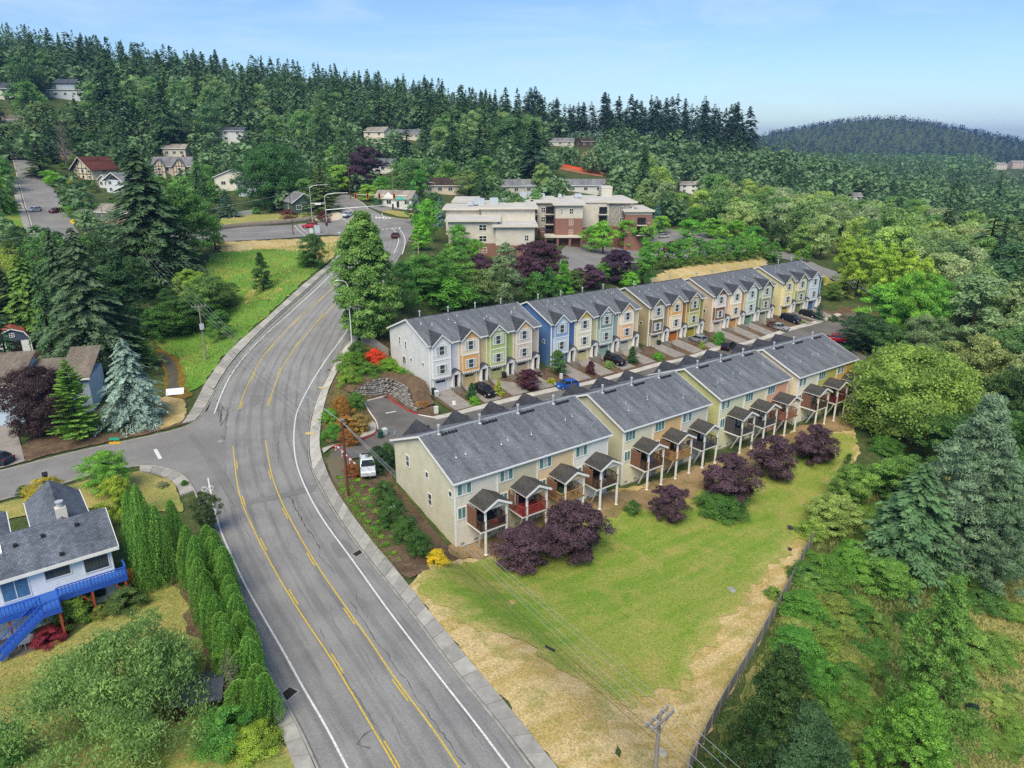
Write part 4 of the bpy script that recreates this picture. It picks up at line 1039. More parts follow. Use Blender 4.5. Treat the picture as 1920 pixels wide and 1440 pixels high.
ONAMES = ('lowest', 'second', 'third', 'fourth')
FC = [
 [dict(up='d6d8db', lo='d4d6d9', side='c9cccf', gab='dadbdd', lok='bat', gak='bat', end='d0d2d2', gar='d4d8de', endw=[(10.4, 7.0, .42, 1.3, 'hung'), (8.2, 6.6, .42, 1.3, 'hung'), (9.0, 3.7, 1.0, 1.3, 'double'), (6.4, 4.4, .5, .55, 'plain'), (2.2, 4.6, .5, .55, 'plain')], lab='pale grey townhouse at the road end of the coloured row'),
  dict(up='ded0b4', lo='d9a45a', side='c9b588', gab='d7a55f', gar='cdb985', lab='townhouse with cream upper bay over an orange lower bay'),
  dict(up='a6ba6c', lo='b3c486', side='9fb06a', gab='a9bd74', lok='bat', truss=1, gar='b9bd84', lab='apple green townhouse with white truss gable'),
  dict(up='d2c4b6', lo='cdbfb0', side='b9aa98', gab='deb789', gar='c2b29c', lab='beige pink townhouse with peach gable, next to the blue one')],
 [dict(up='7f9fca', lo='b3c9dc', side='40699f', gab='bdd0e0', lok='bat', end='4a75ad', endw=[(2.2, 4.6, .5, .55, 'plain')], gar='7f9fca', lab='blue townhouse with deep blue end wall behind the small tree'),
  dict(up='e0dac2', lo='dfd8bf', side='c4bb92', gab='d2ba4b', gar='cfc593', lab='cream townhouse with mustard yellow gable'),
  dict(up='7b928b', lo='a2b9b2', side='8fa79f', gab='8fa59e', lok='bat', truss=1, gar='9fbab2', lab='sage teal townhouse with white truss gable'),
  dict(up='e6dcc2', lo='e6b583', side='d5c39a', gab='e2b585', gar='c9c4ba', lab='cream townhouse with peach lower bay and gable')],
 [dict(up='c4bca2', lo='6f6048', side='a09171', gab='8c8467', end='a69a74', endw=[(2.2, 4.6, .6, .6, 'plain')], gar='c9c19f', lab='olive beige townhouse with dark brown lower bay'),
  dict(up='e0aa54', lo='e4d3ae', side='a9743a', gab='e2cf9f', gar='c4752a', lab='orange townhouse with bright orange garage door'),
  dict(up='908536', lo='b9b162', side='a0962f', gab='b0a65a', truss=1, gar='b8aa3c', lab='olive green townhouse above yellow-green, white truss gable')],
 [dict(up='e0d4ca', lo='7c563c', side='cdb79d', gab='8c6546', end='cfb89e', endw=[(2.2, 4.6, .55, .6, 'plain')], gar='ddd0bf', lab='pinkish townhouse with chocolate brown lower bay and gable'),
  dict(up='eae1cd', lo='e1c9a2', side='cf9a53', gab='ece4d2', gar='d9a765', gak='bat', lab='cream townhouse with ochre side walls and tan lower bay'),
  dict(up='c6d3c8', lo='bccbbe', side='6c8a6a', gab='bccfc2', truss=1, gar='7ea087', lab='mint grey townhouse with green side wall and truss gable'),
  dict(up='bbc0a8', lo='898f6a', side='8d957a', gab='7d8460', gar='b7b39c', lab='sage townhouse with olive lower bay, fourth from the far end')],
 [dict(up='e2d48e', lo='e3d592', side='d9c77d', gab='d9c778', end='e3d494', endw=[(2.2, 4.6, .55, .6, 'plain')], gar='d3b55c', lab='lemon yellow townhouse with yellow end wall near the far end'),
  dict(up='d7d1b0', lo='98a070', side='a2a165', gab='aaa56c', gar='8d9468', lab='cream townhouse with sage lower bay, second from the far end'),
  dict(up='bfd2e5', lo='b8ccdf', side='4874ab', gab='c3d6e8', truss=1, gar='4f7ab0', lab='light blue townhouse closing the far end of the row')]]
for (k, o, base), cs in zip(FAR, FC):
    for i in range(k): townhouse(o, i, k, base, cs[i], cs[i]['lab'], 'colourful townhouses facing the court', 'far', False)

RC = [
 [dict(rear='d4cfc2', end='ccc7ab', lab='beige townhouse nearest the main road, black grill on its rear deck'),
  dict(rear='c3bca0', lab='khaki townhouse with the red rear deck', deck='red'),
  dict(rear='dcc094', lab='tan peach townhouse with a cluttered wooden rear deck', deck='tan'),
  dict(rear='dddad4', lab='white townhouse ending the nearest block, brown deck')],
 [dict(rear='d8d3b5', end='bfbb98', lab='cream townhouse starting the second block, brown-walled rear deck'),
  dict(rear='dab478', lab='golden orange townhouse in the middle of the second block', deck='tan'),
  dict(rear='ccc7b7', lab='grey beige townhouse ending the second block', deck='grey')],
 [dict(rear='d2d3b0', end='c2c384', lab='pale green townhouse starting the third block, charcoal deck', deck='grey'),
  dict(rear='e0d8b5', lab='cream yellow townhouse in the middle of the third block', deck='grey'),
  dict(rear='dda480', lab='salmon peach townhouse ending the third block', deck='peach')],
 [dict(rear='e6dfc8', end='e6dcb8', lab='ivory townhouse starting the last block of the near row'),
  dict(rear='bfba58', lab='olive yellow townhouse with dark red deck in the last block', deck='dkred'),
  dict(rear='dbb055', lab='yellow ochre townhouse half hidden by the big maple')]]
DK = dict(red=('9c3f3c', 'a9473f'), tan=('b18e5d', 'c09a66'), grey=('4f4e50', '5a585a'), peach=('a9745c', 'b58066'), dkred=('6b2f2c', '7a3a34'))
def deck(root, kind, base, i):
    fl, rl = DK.get(kind, ('6e5b4e', '5a4438'))
    fm = mat('deck_floor_' + fl, lin(fl, .8), 0.8, var=0.3, vscale=3); rm = mat('deck_rail_' + rl, lin(rl, .8), 0.8, var=0.2, vscale=3)
    x0, x1, y0, zd = 1.55, 5.25, -2.75, 3.0
    xr = 2.1
    d = MB(); d.box(x0, x1, y0, -.01, zd - .26, zd - .05); dk = d.build('deck', WHITE if kind not in ('tan', 'peach') else fm, root)
    n = int((x1 - x0) / .14)
    mb = MB()
    for q in range(n): mb.box(x0 + q * .14 + .006, x0 + q * .14 + .134, y0 - .02, -.02, zd - .05, zd)
    s = mb.build('deck_boards', fm, dk)
    rh = 6.15 - .55
    for x in (xr + .15, x1 - .15):
        pos = rw2(root, x, y0 + .12)
        zb = float(hz(pos[0], pos[1])) - base - .2
        mb = MB(); mb.box(x - .1, x + .1, y0 + .01, y0 + .21, zb, rh); mb.box(x - .16, x + .16, y0 - .05, y0 + .27, zb, zb + .4)
        mb.build('post', WHITE, dk)
    pos = rw2(root, x0, -.3)
    mb = MB(); mb.bar((x0 + .05, y0 + .1, zd - .2), (x0 + .9, -.9, float(hz(pos[0], pos[1])) - base), .14); mb.build('brace', WHITE, dk)
    # gabled roof over the deck
    xm = (xr + x1) / 2; hw = (x1 - xr) / 2 + .3; zt = rh + .95
    mb = MB()
    for sg in (-1, 1):
        q = [(xm, y0 - .35, zt), (xm, -.01, zt), (xm + sg * hw, -.01, rh), (xm + sg * hw, y0 - .35, rh)]; q = [Vector(v) for v in (q if sg == -1 else q[::-1])]
        mb.hexa([v - Vector((0, 0, .12)) for v in q], q)
    mb.build('deck_roof', ROOFP, dk)
    mb = MB()
    for sg in (-1, 1):
        mb.hexa([(xm, y0 - .38, zt - .28), (xm + sg * hw, y0 - .38, rh - .28), (xm + sg * hw, y0 - .35, rh - .28), (xm, y0 - .35, zt - .28)][::sg], [(xm, y0 - .38, zt + .01), (xm + sg * hw, y0 - .38, rh + .01), (xm + sg * hw, y0 - .35, rh + .01), (xm, y0 - .35, zt + .01)][::sg])
        a = xm + sg * hw; mb.box(min(a, a - sg * .06), max(a, a - sg * .06), y0 - .35, -.02, rh - .2, rh - .02)
    mb.build('fascia', WHITE, dk)
    mb = MB(); mb.poly([(xr + .05, y0 + .1, rh), (x1 - .05, y0 + .1, rh), (xm, y0 + .1, zt - .16)]); mb.box(xr + .05, x1 - .05, y0 + .03, y0 + .2, rh - .26, rh); mb.build('gable_panel', siding(RCOL[i] if i in RCOL else 'd8d3c6', 'lap'), dk)
    # side screen and railings
    mb = MB(); mb.box(x0 + .05, x0 + .1, -1.7, -.02, zd, zd + 2.2) if kind not in ('red',) else mb.box(x0 + .05, x0 + .1, -.7, -.02, zd, zd + 1.9)
    for y in (-1.7, -.9, -.06): mb.box(x0, x0 + .15, y - .05, y + .05, zd, zd + 2.25)
    mb.build('side_screen', WOODD if kind not in ('grey',) else rm, dk)
    mb = MB()
    for (a, b) in (((x0 + .06, y0 + .06), (x1 - .06, y0 + .06)), ((x1 - .06, y0 + .06), (x1 - .06, -.05)), ((x0 + .06, y0 + .06), (x0 + .06, -1.7))):
        a, b = Vector((*a, zd)), Vector((*b, zd)); L = (b - a).length
        mb.bar(a + Vector((0, 0, 1.02)), b + Vector((0, 0, 1.02)), .1, .06); mb.bar(a + Vector((0, 0, .12)), b + Vector((0, 0, .12)), .05)
        nb = int(L / .16)
        for q in range(nb + 1):
            c = a + (b - a) * q / nb; mb.bar(c + Vector((0, 0, .1)), c + Vector((0, 0, 1.0)), .035 if q % 7 else .09)
    mb.build('railing', rm, dk)
    # sliding door behind
    mb = MB(); mb.box(xr + .5, x1 - .7, -.05, 0, zd, zd + 2.05); sdz = mb.build('door', DARKG, root)
    mb = MB(); mb.box(xr + .4, xr + .5, -.07, 0, zd, zd + 2.15); mb.box(x1 - .7, x1 - .6, -.07, 0, zd, zd + 2.15); mb.box(xr + .5, x1 - .7, -.07, 0, zd + 2.05, zd + 2.15); mb.build('frame', WHITE, sdz)
def rw2(root, x, y):
    c, s = math.cos(ROW), math.sin(ROW)
    return root.location.x + c * x - s * y, root.location.y + s * x + c * y
RCOL = {}
NEARROOTS = []
for (k, o, base), cs in zip(NEAR, RC):
    for i in range(k):
        c = cs[i]; cols = dict(up=c['rear'], lo=c['rear'], side=c['rear'], gab=c['rear'], rear=c['rear'], end=c.get('end', c['rear']))
        root, rz = townhouse(o, i, k, base, cols, c['lab'], 'townhouses with rear decks above the lawn', 'near', True)
        NEARROOTS.append((root, rz, base))
        window(root, 1.25, 0, EAVE - 1.25, 1.75, 1.25, 0, 'slider', glass=GLASST)
        window(root, .85, 0, 4.35, .95, 1.35, 0, 'double', glass=GLASST)
        RCOL[len(NEARROOTS)] = c['rear']
        deck(root, c.get('deck', 'brown'), base, len(NEARROOTS))
        mb = MB()
        for n in range(3): mb.box(.6 + n * 1.8, 1.1 + n * 1.8, -.03, 0, .35, .6)
        mb.build('crawl_vent', mat('vent_grey', '8a8780', 0.8), root)
        mb = MB(); mb.box(0.002, UW - .002, -.06, .0, -1.5, .12); mb.build('foundation', CONC2, root)
        if i == 0 and len(NEARROOTS) == 1:
            for (y, z, ww, hh, kd) in ((10.8, 6.9, .7, 1.35, 'hung'), (6.1, 6.9, .55, .65, 'plain'), (.9, 6.6, .55, .6, 'plain'), (5.6, 3.9, .7, 1.4, 'hung')): window(root, 0, y, z, ww, hh, 3, kd)
        elif i == 0:
            mb = MB(); mb.ball((-.03, 4.0, 5.6), .1, .06, .1, 8, 4); mb.build('lamp', WHITE, root)
# satellite dishes on the near roofs
def dish(root, rz, x, y, label):
    z = rz(y)
    p = rw2(root, x, y)
    o = empty('satellite_dish', (p[0], p[1], root.location.z + z), ROW + 2.2, label, 'satellite dish', 'satellite dishes on the roofs')
    mb = MB(); mb.tube([(0, 0, -.05), (0, 0, .35), (.1, 0, .55)], .03, 6); mb.tube([(.1, 0, .5), (.5, 0, .45)], .018, 5); mb.build('mast', mat('dish_grey', 'a9aeb3', 0.5), o)
    mb = MB(); V = []; fs = []
    for r_ in range(4):
        for q in range(12):
            a = q * math.pi / 6; rr = .42 * r_ / 3; V.append((.12 + (rr * rr) * .45, rr * math.cos(a), .62 + rr * math.sin(a) * 1.0))
    for r_ in range(3):
        for q in range(12): fs.append((r_ * 12 + q, r_ * 12 + (q + 1) % 12, (r_ + 1) * 12 + (q + 1) % 12, (r_ + 1) * 12 + q))
    mb.faces(V, fs); mb.build('reflector', mat('dish_grey', 'a9aeb3'), o)
dish(NEARROOTS[0][0], NEARROOTS[0][1], .15, DEP - .6, 'satellite dish at the front corner of the beige end house roof')
dish(NEARROOTS[3][0], NEARROOTS[3][1], 4.6, 1.2, 'satellite dish by the back eave of the white townhouse')
dish(NEARROOTS[6][0], NEARROOTS[6][1], 4.5, 1.2, 'satellite dish by the back eave of the grey beige townhouse')
dish(NEARROOTS[7][0], NEARROOTS[7][1], 1.2, 1.8, 'satellite dish at the lower corner of the pale green house roof')
# drives in front of the coloured row with planted strips between
for (k, o, base), cs in zip(FAR, FC):
    for i in range(k):
        def q(a, b): p = np.array(o) + RU * (OV + i * UW + a) + RN * (OV + b); return (float(p[0]), float(p[1]))
        P = np.array([q(.35, -.02), q(.35, -7.4), q(3.75, -7.4), q(3.75, -.02)])
        z = hz(P[:, 0], P[:, 1]) + .12; z[0] = z[3] = base + .02
        mb = MB()
        for (u0, u1) in ((0, .5), (.5, 1)):
            for (v0, v1) in ((0, .33), (.33, .66), (.66, 1)):
                def at(u, v):
                    u += .004 if u in (u0,) else -.004; l = P[0] + (P[1] - P[0]) * v; r = P[3] + (P[2] - P[3]) * v; zz = z[0] + (z[1] - z[0]) * v
                    p = l + (r - l) * u; return (p[0], p[1], zz)
                q4 = [at(u0, v0), at(u0, v1 - .006), at(u1, v1 - .006), at(u1, v0)]
                mb.hexa([(a, b, c - .3) for a, b, c in q4], q4)
        tag(mb.build('driveway', DRIVE), kind='structure')
# ---------------------------------------------------------------- trees and shrubs
LEAF = leaf_mat('leaf', 0.44)
NEEDLE = leaf_mat('needle', 0.28)
BARK = mat('bark', '4a4038', 0.9, 0.1, var=0.4, vscale=3)
BARKG = mat('bark_grey', '7d766c', 0.9, 0.1, var=0.3, vscale=3)

def norm(v): return v / (np.linalg.norm(v, axis=-1, keepdims=True) + 1e-9)
def rdir(g, n): return norm(g.normal(0, 1, (n, 3)))
def kites(c, d, nrm, L, Wd, fold=0.15):
    d = norm(d); s = norm(np.cross(d, nrm)); n = np.cross(s, d)
    L = L[:, None]; Wd = Wd[:, None]
    a = c - d * L * .5; b = c + d * L * .5
    m = c - d * L * .08
    V = np.stack([a, m - s * Wd * .5 + n * Wd * fold, b, m + s * Wd * .5 + n * Wd * fold], 1).reshape(-1, 3)
    return V, np.arange(len(c) * 4).reshape(-1, 4)

def crown_broad(name, seed, h, r, base, ncl, nl, leaf, shape='round', rc=0.30, mat_=None, droop=0.0, asp=.55, top=1.0):
    g = np.random.default_rng(seed)
    ch = h - base
    t = g.uniform(0, 1, ncl) ** .85
    if shape == 'round': prof = np.sqrt(np.clip(1 - (2 * t - .92) ** 2 / 1.10, 0.02, 1))
    elif shape == 'cone': prof = np.clip(1.02 - t, .06, 1) ** .85 * np.clip(t * 7 + .55, 0, 1)
    elif shape == 'column': prof = np.clip(1.05 - t ** 3.2, .14, 1) * np.clip(.62 + t * 1.6, 0, 1)
    elif shape == 'vase': prof = .30 + .75 * np.sqrt(np.clip(t, 0, 1)) * np.clip(1.35 - t * .5, 0, 1); prof *= np.clip((1.12 - t) * 3.2, .2, 1)
    elif shape == 'dome': prof = np.sqrt(np.clip(1 - t ** 2, .03, 1))
    a = g.uniform(0, 2 * np.pi, ncl)
    lk = .4 if shape == 'column' else 1
    lump = 1 + lk * .20 * np.sin(3 * a + 4 * t + g.uniform(0, 6)) + lk * .14 * np.sin(5 * a + t * 9 + g.uniform(0, 6))
    rr = r * prof * lump * np.where(g.uniform(0, 1, ncl) < .72, g.uniform(.66, .95, ncl), g.uniform(.1, .65, ncl))
    cc = np.c_[rr * np.cos(a), rr * np.sin(a), base + ch * (t * .96 + .02)]
    crad = r * rc * g.uniform(.6, 1.25, ncl) * (.55 + .45 * prof)
    tone_c = np.clip(g.normal(.45, .20, ncl), .02, .98)
    ci = np.repeat(np.arange(ncl), nl); n = len(ci)
    u = rdir(g, n); u[:, 2] = np.where(u[:, 2] < -.35, -u[:, 2] * .6, u[:, 2])
    rad = crad[ci] * g.uniform(.35, 1.12, n) ** .6
    pos = cc[ci] + u * rad[:, None] * np.array([1, 1, .8])
    outw = norm(np.c_[cc[ci, 0], cc[ci, 1], (cc[ci, 2] - base - ch * .35) * .8 + r * .5])
    nr = norm(u * .7 + outw * .5 + g.normal(0, .55, (n, 3)))
    d = norm(np.cross(nr, rdir(g, n)) + np.array([0, 0, -droop]))
    L = leaf * g.uniform(.6, 1.4, n)
    V, Q = kites(pos, d, nr, L, L * asp * g.uniform(.8, 1.2, n))
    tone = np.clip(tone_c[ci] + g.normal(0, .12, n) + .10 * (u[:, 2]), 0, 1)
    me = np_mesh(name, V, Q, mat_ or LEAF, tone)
    return me, cc, crad
def trunk_mesh(name, seed, h, base, r0, cc, m=BARK, lean=0.0, nb=10):
    g = np.random.default_rng(seed); mb = MB()
    top = base + (h - base) * .62
    P = [(lean * z / h + g.normal(0, .02 * r0), g.normal(0, .02 * r0), z) for z in np.linspace(-.4, top, 6)]
    mb.tube(P, [r0 * 1.25, r0, r0 * .85, r0 * .65, r0 * .45, r0 * .22], 7)
    for k in g.choice(len(cc), min(nb, len(cc)), replace=False):
        c = cc[k]; z0 = min(max(base * .8, c[2] - (h - base) * .30), top * .95); q = z0 / top
        mb.tube([(lean * z0 / h, 0, z0), (c[0] * .5, c[1] * .5, z0 + (c[2] - z0) * .62), tuple(c)], [r0 * (.5 - .3 * q), r0 * .2, r0 * .06], 5, False)
    return mb.mesh(name, m)

def crown_conifer(name, seed, h, r, base, nb, ns, spray, droop=.35, up=0.0, power=.8, asp=.34, irregular=.22, flat=.5):
    g = np.random.default_rng(seed)
    t = np.sort(g.uniform(0, 1, nb) ** 1.08)
    az = np.arange(nb) * 2.39996 + g.normal(0, .5, nb)
    Lb = r * np.clip(1 - t, .0, 1) ** power * g.uniform(1 - irregular * 1.6, 1 + irregular, nb) + .03 * r
    Lb *= 1 + .10 * np.sin(az * 2 + g.uniform(0, 6)) + .08 * np.sin(t * 40)
    z0 = base + (h - base) * t
    bi = np.repeat(np.arange(nb), ns); n = len(bi)
    s = np.clip(g.uniform(.12, 1.0, n) ** .7, 0, 1.0)
    L = Lb[bi]
    side = g.uniform(-1, 1, n)
    wob = side * L * .30 * (1 - s * .75)
    ca, sa = np.cos(az[bi]), np.sin(az[bi])
    x = L * s * ca - wob * sa; y = L * s * sa + wob * ca
    dz = up * L * s - droop * L * s ** 1.8 + .05 * h * (1 - t[bi]) * 0
    pos = np.c_[x, y, z0[bi] + dz + g.normal(0, .03, n) * spray]
    bd = np.c_[ca, sa, up - droop * 1.5 * s]
    ld = np.c_[-sa, ca, np.full(n, -.15)]
    d = norm(bd + ld * (side * 1.1)[:, None] + g.normal(0, .18, (n, 3)))
    nr = norm(np.c_[np.zeros(n), np.zeros(n), np.ones(n)] + np.c_[ca, sa, np.zeros(n)] * .35 + g.normal(0, flat, (n, 3)))
    Ls = spray * g.uniform(.65, 1.35, n) * (.55 + .45 * np.clip(L / (r * .5), 0, 1))
    V, Q = kites(pos, d, nr, Ls, Ls * asp, .1)
    tb = np.clip(g.normal(.42, .16, nb), 0, 1)
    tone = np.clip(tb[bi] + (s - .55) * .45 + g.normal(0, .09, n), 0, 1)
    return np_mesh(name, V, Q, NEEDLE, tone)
def trunk_straight(name, h, r0, m=BARK):
    mb = MB(); mb.tube([(0, 0, -.5), (0, 0, h * .3), (0, 0, h * .7), (0, 0, h * .97)], [r0 * 1.2, r0 * .85, r0 * .45, r0 * .06], 7)
    return mb.mesh(name, m)
def crown_arbor(name, seed, h, r, n, leaf):
    g = np.random.default_rng(seed)
    t = g.uniform(0, 1, n) ** .9; a = g.uniform(0, 2 * np.pi, n)
    prof = np.clip((1 - t ** 2.6), .0, 1) ** .62 * np.clip(.82 + t * .9, 0, 1)
    lump = 1 + .13 * np.sin(4 * a + 3 * t + g.uniform(0, 6)) + .10 * np.sin(9 * a - 12 * t) + .06 * np.sin(30 * t + 5 * a)
    rr = r * prof * lump * g.uniform(.80, 1.04, n)
    pos = np.c_[rr * np.cos(a), rr * np.sin(a), h * t]
    o = np.c_[np.cos(a), np.sin(a), np.full(n, .1)]
    d = norm(np.c_[o[:, 0] * .5, o[:, 1] * .5, np.full(n, 1.0)] + g.normal(0, .28, (n, 3)))
    nr = norm(o + g.normal(0, .35, (n, 3)))
    L = leaf * g.uniform(.6, 1.3, n); V, Q = kites(pos, d, nr, L, L * .5)
    tone = np.clip(.45 + .25 * np.sin(9 * a - 12 * t) + .15 * t + g.normal(0, .13, n), 0, 1)
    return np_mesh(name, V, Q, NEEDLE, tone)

# a small stock of crowns; every tree of a kind shares one of them
STOCK = {}
def stock(kind, i=0):
    k = (kind, i)
    if k in STOCK: return STOCK[k]
    sd = 100 + 17 * i + sum(map(ord, kind))
    B = lambda *a, **q: crown_broad(kind, sd, *a, **q)
    if kind == 'broad':      # unit tree 10 m tall, 4 m radius
        me, cc, cr = B(10, 4.0, 1.2, 60, 84, .40, ['round', 'dome', 'round', 'vase'][i % 4], rc=.31); tr = trunk_mesh('trunk', sd, 10, 2.2, .26, cc); H0, R0 = 10, 4.3
    elif kind == 'broadfine':
        me, cc, cr = B(10, 4.0, .8, 130, 190, .23, ['round', 'dome', 'vase'][i % 3], rc=.25); tr = trunk_mesh('trunk', sd, 10, 2.2, .26, cc); H0, R0 = 10, 4.3
    elif kind == 'plum':
        me, cc, cr = B(6, 3.0, .3, 120, 220, .20, 'round', rc=.24); tr = trunk_mesh('trunk', sd, 6, 1.3, .17, cc, nb=14); H0, R0 = 6, 3.1
    elif kind == 'poplar':
        me, cc, cr = B(20, 4.6, .6, 420, 150, .36, 'column', rc=.24); tr = trunk_mesh('trunk', sd, 20, 2.5, .4, cc, nb=20); H0, R0 = 20, 4.6
    elif kind == 'column':
        me, cc, cr = B(10, 2.4, .4, 90, 110, .25, 'column', rc=.32); tr = trunk_mesh('trunk', sd, 10, 2, .18, cc); H0, R0 = 10, 2.5
    elif kind == 'cone':
        me, cc, cr = B(10, 3.0, .4, 120, 110, .26, 'cone', rc=.28); tr = trunk_mesh('trunk', sd, 10, 2, .18, cc); H0, R0 = 10, 3.0
    elif kind == 'willow':
        me, cc, cr = B(8, 6.2, .1, 280, 190, .24, 'dome', rc=.20, droop=.8, asp=.3); tr = trunk_mesh('trunk', sd, 8, 1.5, .3, cc, nb=24); H0, R0 = 8, 6.3
    elif kind == 'maple':
        me, cc, cr = B(11, 7.0, .5, 260, 180, .30, 'round', rc=.22); tr = trunk_mesh('trunk', sd, 11, 2.0, .4, cc, nb=24); H0, R0 = 11, 7.2
    elif kind == 'bush':
        me, cc, cr = B(2, 1.3, .0, 40, 80, .14, 'dome', rc=.36); tr = None; H0, R0 = 2, 1.4
    elif kind == 'bushfine':
        me, cc, cr = B(2, 1.3, .0, 110, 170, .075, 'dome', rc=.27); tr = None; H0, R0 = 2, 1.4
    elif kind == 'mound':
        me, cc, cr = B(.6, .75, .0, 24, 70, .13, 'dome', rc=.34, droop=-.8, asp=.3); tr = None; H0, R0 = .62, .8
    elif kind == 'fir':
        v_ = i % 6; me = crown_conifer(kind, sd, 28, 5.2 * (1, .78, 1.15, .9, 1.05, .85)[v_], (1.5, 3, 1, 5, 2, 1.5)[v_], (190, 170, 210, 130, 180, 190)[v_], 24, 1.1, droop=(.42, .25, .5, .35, .3, .45)[v_], irregular=(.3, .25, .4, .5, .35, .3)[v_], power=(.8, .7, .95, .6, .85, .75)[v_]); tr = trunk_straight('trunk', 28, .42); H0, R0 = 28, 5.2
    elif kind == 'firfine':
        me = crown_conifer(kind, sd, 24, 5.6, 2.5, 420, 84, .56, droop=.38, irregular=.32, power=.75); tr = trunk_straight('trunk', 24, .5); H0, R0 = 24, 5.6
    elif kind == 'firtop':      # high bare trunk, ragged crown
        me = crown_conifer(kind, sd, 30, 4.6, 11, 120, 18, 1.3, droop=.35, irregular=.45, power=.7); tr = trunk_straight('trunk', 30, .42); H0, R0 = 30, 4.6
    elif kind == 'spruce':
        me = crown_conifer(kind, sd, 12, 3.0, .3, 210, 26, .55, droop=.15, up=.05, irregular=.16, power=.9); tr = trunk_straight('trunk', 12, .2); H0, R0 = 12, 3.0
    elif kind == 'atlas':
        me = crown_conifer(kind, sd, 11.5, 5.2, .2, 420, 110, .36, droop=.42, up=.12, irregular=.25, power=.72, asp=.3, flat=.45); tr = trunk_straight('trunk', 11.5, .3); H0, R0 = 11.5, 5.2
    elif kind == 'whitepine':
        me = crown_conifer(kind, sd, 11, 3.2, .3, 260, 100, .36, droop=-.02, up=.18, irregular=.28, power=.7, asp=.26, flat=.8); tr = trunk_straight('trunk', 11, .2); H0, R0 = 11, 3.2
    elif kind == 'pine':
        me, cc, cr = B(20, 6.4, 1.0, 430, 110, .40, 'cone', rc=.15, droop=-.5, asp=.24);
        for p in me.materials: pass
        tr = trunk_mesh('trunk', sd, 20, 3, .42, cc, nb=20); H0, R0 = 20, 6.4
    elif kind == 'sequoia':
        me, cc, cr = B(14, 4.2, .2, 430, 120, .21, 'cone', rc=.135, droop=-.6, asp=.34); tr = trunk_mesh('trunk', sd, 14, 2, .5, cc, nb=12); H0, R0 = 14, 4.2
    elif kind == 'arbor':
        me = crown_arbor(kind, sd, 6, .95, 9500, .13); tr = trunk_straight('trunk', 5, .1); H0, R0 = 6, .95
    elif kind == 'bare':
        g = np.random.default_rng(sd); mb = MB(); mb.tube([(0, 0, -.3), (.1, 0, 4), (0, .1, 8)], [.2, .14, .03], 6)
        for q in range(46):
            z = g.uniform(1.0, 7.6); a = g.uniform(0, 6.28); l = g.uniform(.8, 2.2) * (1.1 - z / 10); e = (l * math.cos(a), l * math.sin(a), z + l * g.uniform(.5, 1.1))
            mb.tube([(0, 0, z), (e[0] * .55, e[1] * .55, z + (e[2] - z) * .4), e], [.05, .03, .01], 4, False)
            for w_ in range(4):
                f = g.uniform(.4, 1); s0 = (e[0] * f, e[1] * f, z + (e[2] - z) * f); mb.tube([s0, tuple(np.array(s0) + g.normal(0, .35, 3) + [0, 0, .3])], [.02, .008], 3, False)
        me = mb.mesh('branches', BARKG); tr = None; H0, R0 = 8, 2.2
    STOCK[k] = (me, tr, H0, R0)
    return STOCK[k]
NV = dict(broad=6, broadfine=3, fir=6, firtop=2, spruce=2, bush=4, bushfine=3, plum=3, arbor=4, column=3, cone=2, mound=3)

GREEN = dict(dk='34502a', fir='3d5640', fir2='4a6248', blue='87a09a', pine='5e8040', mid='4f7437', lit='6d9a3e', yel='93a83c', grey='7d8f68', plum='5e4750', plumd='3c2a33', maple='3e3035', red='d0502e', olive='6d7a45', pale='8ea472', arbor='74a24c', lime='86ad42', heath='7fae3c', seq='5c8640', gold='c2a93c', rust='9a6a3c', burg='7a2c33', wil='6f8250')
LEAFK = 1.2
def tree_at(name, kind, x, y, h, r, col, label, cat, group=None, z=None, rz=None, i=None, parts=True, jit=.10, sink=.15):
    i = rnd.randrange(NV.get(kind, 1)) if i is None else i
    me, tr, H0, R0 = stock(kind, i)
    z = float(hz(x, y)) if z is None else z
    c = lin(GREEN.get(col, col), LEAFK); k = 1 + rnd.uniform(-jit, jit)
    c = (c[0] * k * (1 + rnd.uniform(-jit, jit) * .5), c[1] * k, c[2] * k * (1 + rnd.uniform(-jit, jit) * .5), 1)
    rot = rnd.uniform(0, 6.28) if rz is None else rz
    if parts and tr is not None:
        o = empty(name, (x, y, z - sink), rot, label, cat, group); o.scale = (r / R0, r / R0, h / H0)
        cr = link('crown', me, o); cr.color = c; link('trunk', tr, o)
    else:
        o = link(name, me); o.location = (x, y, z - sink); o.rotation_euler = (0, 0, rot); o.scale = (r / R0, r / R0, h / H0); o.color = c
        tag(o, label, cat, group)
    return o
def tree(name, kind, px, pyb, pyt, wpx, col, label, cat='tree', group=None, **q):
    dep = PITCH + math.atan((pyb - 720) / F)
    p = on_land(px, pyb - (.42 if kind in ('bush', 'bushfine', 'mound', 'plum', 'atlas', 'willow', 'maple') else .25) * wpx * max(0, math.sin(dep))); f = p[1] * CP - (p[2] - H) * SP
    lo, hi = .2, 60.0
    for _ in range(30):
        m = (lo + hi) / 2
        if proj((p[0], p[1], p[2] + m))[1] > pyt: lo = m
        else: hi = m
    return tree_at(name, kind, p[0], p[1], lo, wpx * f / F / 2, col, label, cat, group, **q)
